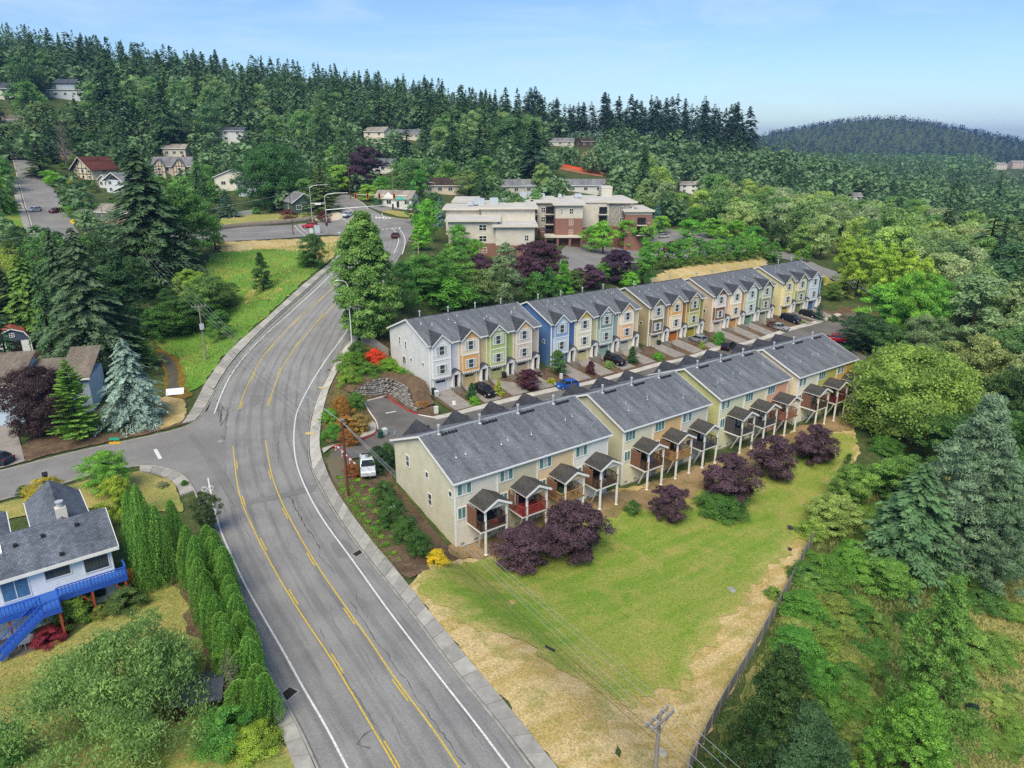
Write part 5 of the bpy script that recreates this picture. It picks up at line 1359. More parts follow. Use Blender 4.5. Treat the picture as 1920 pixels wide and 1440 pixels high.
# ---------------------------------------------------------------- houses on the hill and across the valley
ROOFS = {c: shingle('roof_' + c, c, c2) for c, c2 in (('7d7468', '6c645a'), ('8a8a8c', '78797c'), ('6a3f36', '5c352e'), ('5a5f6b', '4c515c'), ('4f443c', '433a33'), ('a29a90', '918a80'), ('747c80', '666d71'))}
VIEW = []       # what must stay in sight: (x0, x1, y0, y1, distance) in the photo
def house(px, py, w, d, h, rise, rz, wall, roof, label, name='house', base=None, wins=3, floors=1, keep=None, chim=False, cat='house', axis='x', over=.5, door=False):
    p = on_land(px, py)
    z = p[2] if base is None else base
    o = empty(name, (p[0], p[1], z), rz, label, cat)
    wm = siding(wall); rf = ROOFS[roof]
    mb = MB(); mb.box(-w / 2, w / 2, 0, d, -2.5, h)
    if axis == 'x':
        for x in (-w / 2, w / 2):
            q = [(x, 0, h), (x, d, h), (x, d / 2, h + rise)]; mb.poly(q if x > 0 else q[::-1])
    else:
        for y in (0, d):
            q = [(-w / 2, y, h), (w / 2, y, h), (0, y, h + rise)]; mb.poly(q if y == 0 else q[::-1])
    mb.build('wall', wm, o)
    mb = MB(); mb2 = MB()
    if axis == 'x':
        s = rise / (d / 2); gable_roof(mb, -w / 2 - over, w / 2 + over, -over, d / 2, d + over, h - over * s + .14, h + rise + .14, h - over * s + .14)
        mb2.box(-w / 2 - over, w / 2 + over, -over - .06, -over, h - over * s - .08, h - over * s + .13)
    else:
        s = rise / (w / 2); L = w / 2 + over
        for g_ in (-1, 1):
            q = [Vector(v) for v in ((0, -over, h + rise + .14), (0, d + over, h + rise + .14), (g_ * L, d + over, h - over * s + .14), (g_ * L, -over, h - over * s + .14))]
            q = q if g_ == -1 else q[::-1]
            mb.hexa([v - Vector((0, 0, .16)) for v in q], q)
            mb2.hexa([(0, -over - .05, h + rise - .1), (g_ * L, -over - .05, h - over * s - .1), (g_ * L, -over, h - over * s - .1), (0, -over, h + rise - .1)][::g_], [(0, -over - .05, h + rise + .15), (g_ * L, -over - .05, h - over * s + .15), (g_ * L, -over, h - over * s + .15), (0, -over, h + rise + .15)][::g_])
    r = mb.build('roof', rf, o); mb2.build('fascia', WHITE, r)
    if chim:
        mb = MB(); mb.box(w * .2, w * .2 + .8, d * .5 - .4, d * .5 + .4, h, h + rise + 1.0); mb.build('chimney', mat('chimney_brick', '86614f', .9, var=.3), r)
    fh = h / floors
    for f in range(floors):
        for k in range(wins):
            x = -w / 2 + w * (k + .5) / wins
            if door and f == 0 and k == wins // 2:
                mb = MB(); mb.box(x - .45, x + .45, -.05, 0, 0, 2.05); mb.build('door', DOORD, o); continue
            window(o, x, 0, fh * f + fh * .55, min(1.6, w / wins * .55), min(1.25, fh * .5), 0, 'double')
        for s, fc in ((-w / 2, 3), (w / 2, 1)): window(o, s, d * .5, fh * f + fh * .55, 1.2, min(1.2, fh * .5), fc, 'double')
    if keep: VIEW.append(tuple(keep) + (math.hypot(p[0], p[1]),))
    return o
pi = math.pi
# chalet with a rust roof, timber framing and a deck
o = house(158, 338, 13, 10, 4.6, 4.2, -.55, 'd8cdb0', '6a3f36', 'steep chalet with rust red roof and timber framed gable up the hill', keep=(122, 196, 294, 334), wins=3, floors=2, axis='y', over=1.2)
mb = MB()
for x in (-5.5, -2.8, 0, 2.8, 5.5): mb.box(x - .14, x + .14, -.08, 0, 0, 4.6 + max(0, 4.0 - abs(x) * .7))
for z in (.1, 2.3, 4.5): mb.box(-6.4, 6.4, -.085, 0, z, z + .25)
mb.build('timber', mat('dark_timber', '3d3029', .8), o)
mb = MB(); mb.box(-7.5, 5, -3.2, -.02, -.2, .1); mb.box(-7.5, 5, -3.25, -3.15, .1, 1.1); mb.build('deck', mat('red_deck', '7d4a3a', .8, var=.3), o)
o = house(218, 362, 10, 11, 4.4, 2.4, -.5, 'c9cfd6', '8a8a8c', 'pale grey modern house with tall gable glazing below the chalet', keep=(186, 246, 314, 358), wins=2, floors=2, axis='y', over=.9)
mb = MB(); mb.poly([(-3.4, -.06, 4.5), (3.4, -.06, 4.5), (0, -.06, 6.2)]); mb.build('gable_window', GLASS, o)
o2 = house(196, 352, 6, 7, 3, 1.8, -.5, 'd2d4d2', 'a29a90', 'small pale wing house beside the modern grey house', keep=(186, 212, 328, 358), wins=2, axis='y')
o = house(325, 334, 17, 10, 5.2, 3.6, .1, 'b8aa97', '8a8a8c', 'tan half timbered house with two steep front gables', keep=(286, 364, 289, 331), wins=4, floors=2, chim=True)
for x in (-5, 3.5):
    mb = MB(); mb.box(x - 2.6, x + 2.6, -1.2, -.01, -2, 5.0); mb.poly([(x - 2.6, -1.2, 5.0), (x + 2.6, -1.2, 5.0), (x, -1.2, 8.0)]); gb = mb.build('gable_wing', siding('c8baa5'), o)
    mb = MB()
    for s in (-1, 1):
        q = [Vector(v) for v in ((x, -1.7, 8.2), (x, 5, 8.2), (x + s * 3.2, 5, 4.6), (x + s * 3.2, -1.7, 4.6))]; q = q if s == -1 else q[::-1]; mb.hexa([v - Vector((0, 0, .16)) for v in q], q)
    mb.build('wing_roof', ROOFS['8a8a8c'], gb)
    mb = MB()
    for dx in (-2.5, -1.2, 0, 1.2, 2.5): mb.box(x + dx - .1, x + dx + .1, -1.27, -1.2, 0, 5 + max(0, 2.6 - abs(dx) * 1.1))
    for z in (2.6, 5): mb.box(x - 2.6, x + 2.6, -1.275, -1.2, z, z + .2)
    mb.build('timber', mat('dark_timber', '3d3029'), gb); window(gb, x, -1.2, 1.4, 1.8, 1.3, 0, 'double'); window(gb, x, -1.2, 3.8, 1.4, 1.0, 0, 'double')
house(328, 296, 11, 8, 4.5, 1.8, 0, 'c4bcae', 'a29a90', 'low roofed house peeping out behind the half timbered one', keep=(310, 346, 281, 293))
house(437, 357, 13, 9, 5.2, 2.6, .25, 'ddd6c4', '8a8a8c', 'cream gabled house left of the big round tree', keep=(404, 466, 322, 354), wins=2, floors=1, axis='y')
house(474, 368, 10, 8, 4.0, 2.2, .2, 'b9d0d8', '747c80', 'light blue house partly behind the big round tree', keep=(448, 482, 340, 366), wins=2)
house(573, 400, 8, 11, 3.6, 2.8, .55, '3f5a55', '8a8a8c', 'dark green house with grey roof by the crossroads', keep=(548, 592, 362, 396), wins=2, axis='y', over=.4)
o = house(738, 389, 13, 8, 3.2, 2.2, -.2, 'e6e2da', 'a29a90', 'little white shop with striped grey roof beside the signals', keep=(706, 770, 357, 388), wins=4, door=True, axis='x', cat='shop')
mb = MB(); mb.poly([(-3.6, -.3, 3.2), (.6, -.3, 3.2), (-1.5, -.3, 5.2)]); mb.build('gable_panel', WHITE, o)
house(210, 418, 13, 9, 3.2, 1.8, -.3, 'b58e72', 'a29a90', 'low tan brick house behind the clipped hedge by the hill street', keep=(190, 236, 388, 416), wins=3)
o = house(124, 186, 24, 12, 5.2, 2.6, .1, 'b8c2c8', '5a5f6b', 'large blue grey house high in the woods', keep=(97, 153, 158, 184), wins=5)
mb = MB(); mb.box(-4, 6, -.3, 8, 5.2, 8.6); mb.build('upper_wall', siding('9fb0bd'), o)
mb = MB(); gable_roof(mb, -5, 7, -1, 4, 9, 8.5, 11, 8.5); mb.build('upper_roof', ROOFS['5a5f6b'], o)
house(6, 186, 20, 12, 5.6, 3.0, .2, 'c5beb2', '5a5f6b', 'grey roofed house at the left edge high on the hill', keep=(0, 16, 157, 182), wins=4, floors=2)
house(437, 275, 12, 9, 8.0, 1.6, .1, 'c9cbc6', '5a5f6b', 'tall pale house with stacked balconies among the firs', keep=(424, 450, 246, 274), wins=2, floors=3)
house(702, 268, 15, 9, 6.4, 2.4, -.5, 'd9d0bd', 'a29a90', 'cream two storey house on the hill above the purple tree', keep=(684, 720, 236, 264), wins=2, floors=2)
house(765, 262, 16, 9, 4, 2, 0, 'c9c0b2', '747c80', 'grey roofed house among firs right of the cream hill house', keep=(752, 786, 250, 262))
house(835, 364, 16, 9, 3.4, 2.4, 0, 'c5b8a2', '4f443c', 'dark brown roofed bungalow behind the care home', keep=(808, 862, 340, 360), wins=4)
house(718, 325, 17, 10, 4.0, 2.4, .1, 'd5d3cf', '747c80', 'pale house with grey roof behind the purple tree', keep=(700, 735, 302, 324), wins=3)
house(968, 364, 16, 10, 3.4, 2.2, .2, 'bfb9ae', '8a8a8c', 'grey roofed house behind the care home roof by the tall fir', keep=(942, 992, 334, 358))
house(1098, 362, 17, 10, 3.4, 2.2, 0, 'c9c6bf', '8a8a8c', 'pale house with grey roof behind the care home right wing', keep=(1074, 1122, 336, 358), wins=3)
house(1050, 274, 20, 10, 3.4, 2.2, 0, 'c2bcb0', '8a8a8c', 'low grey roofed house near the orange fenced site', keep=(1030, 1070, 261, 273), wins=3)
house(1102, 276, 11, 9, 4.2, 2.4, .4, '5b4a44', '4f443c', 'dark brown house right of the low grey roofed one', keep=(1090, 1112, 259, 274), wins=2)
house(1291, 362, 11, 9, 5.2, 1.6, -.1, 'dcdad4', 'a29a90', 'white two storey house with a deck at the wood edge', keep=(1278, 1307, 338, 362), wins=2, floors=2)
house(1603, 376, 9, 7, 2.8, 2.0, 0, 'cfd3d6', '8a8a8c', 'small pale roof alone in the middle of the woods', keep=(1594, 1613, 362, 374), wins=2)
house(1866, 318, 40, 16, 9, 3, 0, 'cfc5b8', 'a29a90', 'long pale building far off at the foot of the wooded hill', keep=(1858, 1895, 302, 318), wins=9, floors=3, cat='building')
house(1908, 316, 22, 14, 11, 3, 0, 'c4ab9b', 'a29a90', 'tan block at the right edge below the wooded hill', keep=(1896, 1920, 303, 318), wins=5, floors=3, cat='building')
house(20, 240, 14, 9, 4, 2.2, .4, 'b9a893', '7d7468', 'brown roofed house up the wooded slope at far left', keep=(-2, 8, 228, 240))
house(130, 300, 12, 9, 4.5, 3.6, .5, 'b29a80', '7d7468', 'tan roof rising behind the bare grey tree', keep=(126, 142, 272, 296), axis='y')

# ---------------------------------------------------------------- care home: long flat-roofed block, brick below, grey panels above
BRICK = mat('brick_red', '936c61', 0.9, 0.15, var=0.3, vscale=5, bump=.3, bscale=30)
PANEL = siding('c3bcae', 'bat'); PANEL2 = siding('b4aea2', 'bat')
FLATR = mat('white_membrane', 'c6c2ba', 0.8, 0.2, var=0.25, vscale=.25)
CORN = mat('cornice_tan', 'cfc8bb', 0.7, 0.2, var=.1)
ch = at_d(1000, 440, 235)
CH = empty('care_home', (at_d(1000, 430, 238)[0], 238, 8.5), 0.02, 'long four storey care home, flat white roofs, red brick below grey panels', 'care home')
CHX = CH.location
def chl(px, Y): return at_d(px, 430, Y)[0] - CHX.x
def wing(px0, px1, Y0, Y1, ztop, brick, name='wing', over=.9, panel=PANEL, wins=(), zb=-6):
    x0, x1 = chl(px0, Y0), chl(px1, Y0); y0, y1 = Y0 - CHX.y, Y1 - CHX.y; zt = ztop - CHX.z; bz = brick - CHX.z
    mb = MB(); mb.box(x0, x1, y0, y1, bz, zt); wg = mb.build(name, panel, CH)
    mb = MB(); mb.box(x0 - .04, x1 + .04, y0 - .05, y1 + .04, zb, bz); mb.build('brick_base', BRICK, wg)
    mb = MB(); mb.box(x0 - over, x1 + over, y0 - over, y1 + over, zt, zt + .5); mb.build('cornice', CORN, wg)
    mb = MB(); mb.box(x0 - over + .25, x1 + over - .25, y0 - over + .25, y1 + over - .25, zt + .5, zt + .56); mb.build('roof', FLATR, wg)
    for (fx, z, ww) in wins: window(wg, x0 + (x1 - x0) * fx, y0, z - CHX.z, ww, 1.45, 0, 'grid', glass=DARKG)
    for (fx, z, ww) in wins[:1]: pass
    return wg, (x0, x1, y0, y1, zt)
Z1, Z2, Z3, Z4 = 11.4, 14.6, 17.7, 20.6
wing(836, 928, 202, 216, 18.9, 12.9, wins=[(.22, 17.2, 1.1), (.70, 17.2, 2.0), (.22, 14.2, 1.1), (.70, 14.2, 2.0), (.22, 11.0, 1.1), (.70, 11.0, 2.0)])
wing(924, 997, 200, 215, 17.6, 12.6, wins=[(.80, 14.6, 1.0), (.78, 11.0, 1.0)])
wing(834, 945, 216, 232, 20.8, 13.5)
w0, b0 = wing(900, 1000, 214, 240, 21.2, 13.0)
wing(998, 1042, 236, 256, 21.2, 13.2, wins=[(.45, 19.0, 1.2), (.45, 16.0, 1.2), (.45, 12.8, 1.2)], panel=PANEL2)
wing(1040, 1091, 229, 262, 21.0, 17.0, wins=[(.58, 19.2, 1.1), (.58, 15.7, 1.1), (.58, 12.6, 1.1), (.22, 19.2, .5)])
wing(1090, 1143, 243, 268, 20.8, 13.8, wins=[(.18, 18.7, 1.1), (.18, 15.4, 1.1), (.5, 18.6, 1.0), (.5, 15.6, 1.0), (.12, 12.6, 1.1)], panel=PANEL2)
wing(1141, 1188, 240, 268, 20.8, 13.4, wins=[(.50, 18.8, 1.0), (.50, 15.4, 1.0), (.5, 12.4, 1.0), (.85, 19.0, .9)])
wing(1172, 1222, 236, 256, 18.3, 17.4, wins=[(.28, 15.6, 1.2), (.28, 12.6, 1.2), (.88, 15.6, .9), (.1, 12.6, .9)], over=.7)
wing(1128, 1148, 262, 270, 24.2, 20.9, over=.1)
wing(850, 1180, 240, 262, 20.9, 13.0, over=.3)
def balcony(px0, px1, Y, zs_):
    x0, x1 = chl(px0, Y), chl(px1, Y); y = Y - CHX.y
    for z in zs_:
        z -= CHX.z; mb = MB(); mb.box(x0, x1, y - 1.6, y, z - .2, z); b = mb.build('balcony', CORN, CH)
        mb = MB(); mb.box(x0, x1, y - 1.62, y - 1.56, z + 1.0, z + 1.1)
        for k in range(9): xx = x0 + (x1 - x0) * k / 8; mb.box(xx - .03, xx + .03, y - 1.61, y - 1.57, z, z + 1.0)
        mb.build('railing', DARKM, b)
        mb = MB(); mb.box(x0 + .3, x1 - .3, y - .06, y - .004, z, z + 2.3); mb.build('door', DARKG, b)
balcony(1021, 1040, 235.9, (11.5, 14.6, 17.8)); balcony(1121, 1139, 239.8, (11.2, 14.3, 17.3)); balcony(1193, 1212, 235.8, (11, 14.2)); balcony(998, 1008, 235.9, (14.6, 17.8)); balcony(1090, 1098, 242.9, (14.4, 17.4))
mb = MB(); x0, x1 = chl(1020, 226), chl(1092, 226); mb.box(x0, x1, 226 - CHX.y, 232 - CHX.y, 11.3 - CHX.z, 11.8 - CHX.z); mb.build('entrance_canopy', CORN, CH)
mb = MB()
for px in (1022, 1045, 1068, 1090): xx = chl(px, 226); mb.box(xx - .35, xx + .35, 226.3 - CHX.y, 227 - CHX.y, -6, 11.3 - CHX.z)
mb.build('column', BRICK, CH)
RU_ = mat('roof_unit_grey', 'b9c2c8', .5, .4, .3)
for px, Y, w_, h_ in ((897, 224, 3.5, 1.6), (925, 224, 2.6, 1.8), (880, 222, 1.6, 1), (982, 246, 2.2, 2.0), (998, 250, 2.6, 1.8), (1006, 248, 2, 1.6), (1016, 252, 2.4, 1.2), (1084, 252, 2.5, 1.1), (1050, 250, 1.2, 1.2)):
    x = chl(px, Y); mb = MB(); mb.box(x - w_ / 2, x + w_ / 2, Y - CHX.y, Y - CHX.y + w_, 21.7 - CHX.z, 21.7 + h_ - CHX.z); mb.box(x - w_ / 2 + .2, x + w_ / 2 - .2, Y - CHX.y + .2, Y - CHX.y + w_ - .2, 21.7 + h_ - CHX.z, 21.85 + h_ - CHX.z); mb.build('roof_unit', RU_, CH)
VIEW += [(836, 1224, 364, 428, 190), (836, 1000, 398, 450, 190)]
# white cedar picket run, rock wall and garden wall by the crossroads
WALLS = mat('block_wall', '857d72', .9, var=.35, vscale=1.2, bump=.4, bscale=8)
def low_wall(name, line, w, h, m, label, cat='wall'):
    o = kerb(name, line, m, w, h, -.6, kind=None); tag(o, label, cat); return o
low_wall('retaining_wall', [(395, 433), (440, 427), (500, 422), (560, 416), (584, 413)], .5, 1.3, WALLS, 'long grey block retaining wall along the cross street')
low_wall('retaining_wall', [(588, 411), (606, 409), (622, 406)], .5, 1.0, WALLS, 'short stone wall at the corner by the tall lamp post')
# ---------------------------------------------------------------- the two houses on the near left, sheds and fences
BLUE = mat('bright_blue_paint', '2b58b4', 0.6, 0.35, var=.12)
BLUED = mat('blue_deck_boards', '3568be', 0.7, 0.3, var=.2, vscale=3)
RUSTP = mat('rust_red_post', 'a8503a', .8, var=.2)
def pt(px, py, z): return Vector(at_z(px, py, z))
# house with the blue deck: back wall faces the camera
ez = 5.0
E0, E1 = pt(222, 1024, ez), pt(0, 1090, ez)
ang = math.atan2(E0.y - E1.y, E0.x - E1.x)
base = float(hz(E0.x, E0.y)) + .0
o = empty('house', (E0.x, E0.y, 0), ang, 'white house with dark grey shingle roof and bright blue deck', 'house')
ROOFN = shingle('roof_blue_grey', '747b87', '5c636e', 1.0)
Wd, Dh = 20.0, 9.0
mb = MB(); mb.box(-Wd, -.6, .6, Dh - .6, -2.5, ez - .1)
for x in (-.6,): mb.poly([(x, .6, ez - .1), (x, Dh - .6, ez - .1), (x, Dh / 2, ez + 1.7)])
wl = mb.build('wall', siding('eff0ec'), o)
mb = MB(); gable_roof(mb, -Wd, 0, 0, Dh / 2, Dh, ez, ez + 2.0, ez); rf = mb.build('roof', ROOFN, o)
mb = MB(); mb.box(-Wd, 0, -.06, 0, ez - .3, ez + .01); mb.hexa([(0, 0, ez - .3), (.05, 0, ez - .3), (.05, Dh / 2, ez + 1.7), (0, Dh / 2, ez + 1.7)], [(0, 0, ez + .02), (.05, 0, ez + .02), (.05, Dh / 2, ez + 2.02), (0, Dh / 2, ez + 2.02)]); mb.hexa([(0, Dh / 2, ez + 1.7), (.05, Dh / 2, ez + 1.7), (.05, Dh, ez - .3), (0, Dh, ez - .3)], [(0, Dh / 2, ez + 2.02), (.05, Dh / 2, ez + 2.02), (.05, Dh, ez + .02), (0, Dh, ez + .02)]); mb.build('fascia', WHITE, rf)
# two wings running back towards the side street
for xa, xb, d2 in ((-6.0, -1.1, 6.0), (-15.5, -7.6, 5.0)):
    xm = (xa + xb) / 2; mb = MB(); mb.box(xa + .4, xb - .4, Dh - .6, Dh + d2 - .5, -2.5, ez - .15); wg = mb.build('wing_wall', siding('eff0ec'), o)
    mb = MB()
    for s in (-1, 1):
        q = [Vector(v) for v in ((xm, Dh / 2, ez + 1.9), (xm, Dh + d2, ez + 1.9), (xm + s * (xb - xa) / 2, Dh + d2, ez), (xm + s * (xb - xa) / 2, Dh * .8, ez))]; q = q if s == -1 else q[::-1]; mb.hexa([v - Vector((0, 0, .16)) for v in q], q)
    wr = mb.build('wing_roof', ROOFN, wg)
    mb = MB()
    for s in (-1, 1):
        x = xm + s * (xb - xa) / 2; mb.box(min(x, x + s * .07), max(x, x + s * .07), Dh * .8, Dh + d2, ez - .28, ez + .02)
    mb.build('gutter', GUTTER, wr)
mb = MB(); mb.box(-3.9, -3.0, 5.4, 6.1, ez + 1.0, ez + 2.7); ck = mb.build('chimney', mat('chimney_white', 'd8d2c8', .9, var=.2), rf); mb = MB(); mb.cyl((-3.45, 5.75), .26, ez + 2.7, ez + 3.2, 10); mb.cyl((-3.45, 5.75), .36, ez + 3.2, ez + 3.3, 10); mb.build('cap', VENTM, ck)
for x, y in ((-2.6, 3.4), (-5.3, 3.2), (-7.4, 3.0), (-4.3, .8)):
    mb = MB(); z = ez + y * 2.0 / 4.5; mb.box(x - .16, x + .16, y - .16, y + .16, z - .05, z + .22); mb.build('roof_vent', VENTD, rf)
mb = MB(); mb.hexa([(-9.3, 2.6, ez + 1.0), (-8.4, 2.6, ez + 1.0), (-8.4, 3.4, ez + 1.35), (-9.3, 3.4, ez + 1.35)], [(-9.3, 2.6, ez + 1.3), (-8.4, 2.6, ez + 1.3), (-8.4, 3.4, ez + 1.65), (-9.3, 3.4, ez + 1.65)]); mb.build('skylight', WHITE, rf)
for x, z, w_, h_, kd, gl in ((-1.9, 3.75, 1.9, 1.5, 'plain', GLASS), (-4.9, 3.95, 1.9, .9, 'plain', GLASS), (-8.1, 3.5, 1.9, 1.8, 'double', mat('blue_glass', '5a86a8', .1, .6, var=.4)), (-2.6, .6, 1.9, .9, 'double', GLASS), (-12.5, 3.6, 1.8, 1.4, 'double', GLASS)): window(o, x, .6, z, w_, h_, 0, kd, glass=gl)
zd = 2.3
def rail(mb, a, b, h=1.0, step=.27, w=.05):
    a, b = Vector(a), Vector(b); n_ = max(2, int((b - a).length / step)); up = Vector((0, 0, 1))
    mb.bar(a + up * h, b + up * h, .14, .06); mb.bar(a + up * .1, b + up * .1, .06)
    for k in range(n_ + 1):
        c = a + (b - a) * k / n_; mb.bar(c, c + up * h, .10 if k % 9 == 0 else w)
mb = MB(); mb.box(-5.3, .1, -1.0, .6, zd - .2, zd); mb.box(-Wd, -5.3, -1.5, .6, zd - .2, zd); mb.box(-6.6, -5.3, -2.8, -1.5, zd - .2, zd); dk = mb.build('deck', BLUED, o)
mb = MB(); mb.box(-5.3, .12, -1.04, -1.0, zd - .38, zd + .02); mb.box(-Wd, -6.6, -1.54, -1.5, zd - .38, zd + .02); mb.box(-5.3, -5.26, -2.8, -1.04, zd - .38, zd + .02); mb.box(-6.6, -5.3, -2.84, -2.8, zd - .38, zd + .02); mb.build('rim_board', BLUE, dk)
mb = MB(); rail(mb, (-5.25, -.98, zd), (.1, -.98, zd)); rail(mb, (.1, -.98, zd), (.1, .5, zd)); rail(mb, (-6.6, -2.76, zd), (-5.3, -2.76, zd)); rail(mb, (-Wd, -1.46, zd), (-6.65, -1.46, zd)); rail(mb, (-5.35, -2.76, zd), (-5.35, -1.0, zd)); mb.build('railing', BLUE, dk)
mb = MB()
for k in range(10):
    x = -6.6 - k * .34; z = zd - .22 - k * .27
    mb.box(x - .34, x, -2.72, -1.58, z - .06, z)
for y in (-2.8, -1.6): mb.bar((-6.6, y, zd - .15), (-10.2, y, zd - 2.95), .07, .34)
st = mb.build('stairs', BLUE, dk)
mb = MB()
for y in (-2.8, -1.6):
    mb.bar((-6.6, y, zd + .95), (-10.2, y, zd - 1.95), .1, .07)
    for k in range(13): x = -6.6 - k * .29; z = zd - .1 - k * .235; mb.bar((x, y, z), (x, y, z + 1.0), .04)
mb.build('stair_railing', BLUE, st)
for x, y in ((-.1, -.9), (-2.8, -.9), (-5.2, -.9), (-5.5, -2.6), (-9, -1.3), (-12, -1.3)):
    mb = MB(); mb.box(x - .09, x + .09, y - .09, y + .09, -1.5, zd - .2)
    if y > -1: mb.bar((x, y, .8), (x - 1.1, y, zd - .25), .1)
    mb.build('post', RUSTP, dk)
# wooden fence beside it
p0, p1 = on_land(228, 1100), on_land(256, 1092)
fo = empty('wooden_fence', (p0[0], p0[1], p0[2]), math.atan2(p1[1] - p0[1], p1[0] - p0[0]), 'short warm brown board fence beside the blue deck house', 'fence')
L_f = float(np.hypot(*(p1 - p0)[:2])); FB = mat('fence_cedar', 'b07a3c', .85, var=.35, vscale=4)
for k in range(int(L_f / .2)): place('board', cached('fboard', lambda: MB().box(0, .185, -.02, .02, -.3, 1.75).mesh('board', FB)), fo, (k * .2, 0, rnd.uniform(-.02, .02)))
mb = MB(); mb.bar((0, .04, 1.3), (L_f, .04, 1.3), .07); mb.bar((0, .04, .3), (L_f, .04, .3), .07); mb.build('rail', FB, fo)
# white patio table with two chairs by the burgundy mound
p = on_land(52, 1211); o = empty('patio_table', p, .3, 'round white patio table beside the burgundy mound', 'table')
WPL = mat('white_plastic', 'dfe3e6', .4, .4, var=.15, vscale=3)
mb = MB(); mb.cyl((0, 0), .68, .68, .72, 18); mb.build('table_top', WPL, o); mb = MB()
for a in range(4): mb.bar((.45 * math.cos(a * 1.57), .45 * math.sin(a * 1.57), 0), (.4 * math.cos(a * 1.57), .4 * math.sin(a * 1.57), .68), .05)
mb.build('leg', WPL, o)
p = on_land(40, 1214); o = empty('patio_chair', p, 1.0, 'white garden chair left of the patio table', 'chair'); mb = MB(); mb.box(-.25, .25, -.25, .25, .38, .43); mb.build('seat', WPL, o); mb = MB(); mb.box(-.25, .25, .22, .27, .43, .9); mb.build('backrest', WPL, o)
mb = MB()
for x in (-.22, .22):
    for y in (-.22, .22): mb.box(x - .025, x + .025, y - .025, y + .025, 0, .38)
mb.build('leg', WPL, o)
# small dark shed in the hedge
p = on_land(376, 1318); o = empty('garden_shed', (p[0], p[1], p[2] - .3), .25, 'small shed with bluish black metal roof under bare branches', 'shed')
mb = MB(); mb.box(-1.6, 1.6, -1.3, 1.3, -.5, 1.9); mb.build('wall', mat('shed_dark_wood', '40342c', .9, var=.4), o)
mb = MB(); gable_roof(mb, -1.9, 1.9, -1.7, 0, 1.7, 1.75, 2.35, 1.75, .1); mb.build('roof', mat('shed_roof', '474f5c', .5, .4, var=.3), o)
# pale blue house with garage on the left
PB = 'a9bccf'
def ph(px, py): return on_land(px, py)
g0, g1 = ph(66, 792), ph(-50, 806)
an = math.atan2(g0[1] - g1[1], g0[0] - g1[0])
o = empty('house', (g0[0], g0[1], g0[2]), an, 'pale blue split level house with garage beside the purple maple', 'house')
RT = shingle('roof_taupe', '8a8074', '776d62')
mb = MB(); mb.box(-14, -1.2, 0, 9, -1, 5.6); mb.hexa([(-14, 0, 5.6), (-1.2, 0, 5.6), (-1.2, 9, 5.6), (-14, 9, 5.6)], [(-14, 0, 6.2), (-1.2, 0, 5.75), (-1.2, 9, 7.9), (-14, 9, 8.2)]); mb.build('wall', siding(PB, 'bat'), o)
mb = MB(); mb.box(-1.2, 3.4, 1.6, 9, -1, 4.6); mb.build('entry_wall', siding('b4c6d6', 'bat'), o); mb = MB(); mb.box(3.4, 7.2, 2.6, 11, -1, 5.2); wg = mb.build('wing_wall', siding(PB, 'bat'), o)
for (x0, x1, y0, y1, z0, z1) in ((-14.4, -.9, -.5, 9.3, 5.75, 8.3), (-.9, 3.3, 1.1, 9.2, 4.7, 6.9), (3.2, 7.6, 2.0, 11.4, 5.3, 7.9)):
    mb = MB(); mb.hexa([(x0, y0, z0), (x1, y0, z0), (x1, y1, z1), (x0, y1, z1)], [(x0, y0, z0 + .2), (x1, y0, z0 + .2), (x1, y1, z1 + .2), (x0, y1, z1 + .2)]); r = mb.build('roof', RT, o)
    mb = MB(); mb.box(x0, x1, y0 - .06, y0 - .002, z0 - .05, z0 + .21); mb.build('fascia', WHITE, r)
mb = MB(); mb.box(-6.6, -1.9, -.06, 0, 0, 2.3)
for k in range(4): mb.box(-6.55, -1.95, -.075, -.06, .05 + k * .57, .55 + k * .57)
mb.build('garage_door', mat('garage_pale_blue', 'b9cadb', .6), o)
mb = MB(); mb.box(1.2, 2.2, 1.54, 1.6, 0.6, 2.8); mb.build('door', mat('red_door', '8e2f2c', .5), o)
window(o, -4.6, 0, 4.2, 1.8, 1.4, 0, 'double', glass=BLIND); window(o, 5.4, 2.6, 3.6, 1.6, 1.2, 0, 'double')
mb = MB(); mb.box(-1.32, -1.2, -.08, 0, -1, 5.6); mb.box(-2.6, -2.5, -.05, 0, 2.6, 5.7); mb.build('trim', WHITE, o)
# barn shed with its doors open
p = ph(30, 662); o = empty('barn_shed', (p[0], p[1], p[2]), .6, 'dark blue barn shed with white doors and rust red roof', 'shed')
prof = [(-2.6, 0), (-2.6, 2.5), (-1.9, 3.8), (0, 4.6), (1.9, 3.8), (2.6, 2.5), (2.6, 0)]
mb = MB(); mb.poly([(x, 0, z) for x, z in prof]); mb.poly([(x, 5, z) for x, z in prof][::-1])
for k in (0, 5): (a, b), (c, d) = prof[k], prof[k + 1]; mb.poly([(a, 0, b), (a, 5, b), (c, 5, d), (c, 0, d)])
mb.build('wall', siding('4a5568', 'bat'), o)
mb = MB()
for k in range(1, 5):
    (a, b), (c, d) = prof[k], prof[k + 1]; mb.hexa([(a, -.25, b), (c, -.25, d), (c, 5.2, d), (a, 5.2, b)], [(a * 1.05, -.25, b + .1), (c * 1.05, -.25, d + .1), (c * 1.05, 5.2, d + .1), (a * 1.05, 5.2, b + .1)])
mb.build('roof', mat('rust_metal_roof', '9a5548', .7, var=.35, vscale=1), o)
mb = MB()
for k in range(1, 5):
    (a, b), (c, d) = prof[k], prof[k + 1]; mb.bar((a, -.28, b), (c, -.28, d), .06, .2)
for x in (-2.6, 2.6): mb.box(x - .1, x + .1, -.05, .0, 0, 2.5)
mb.build('trim', WHITE, o)
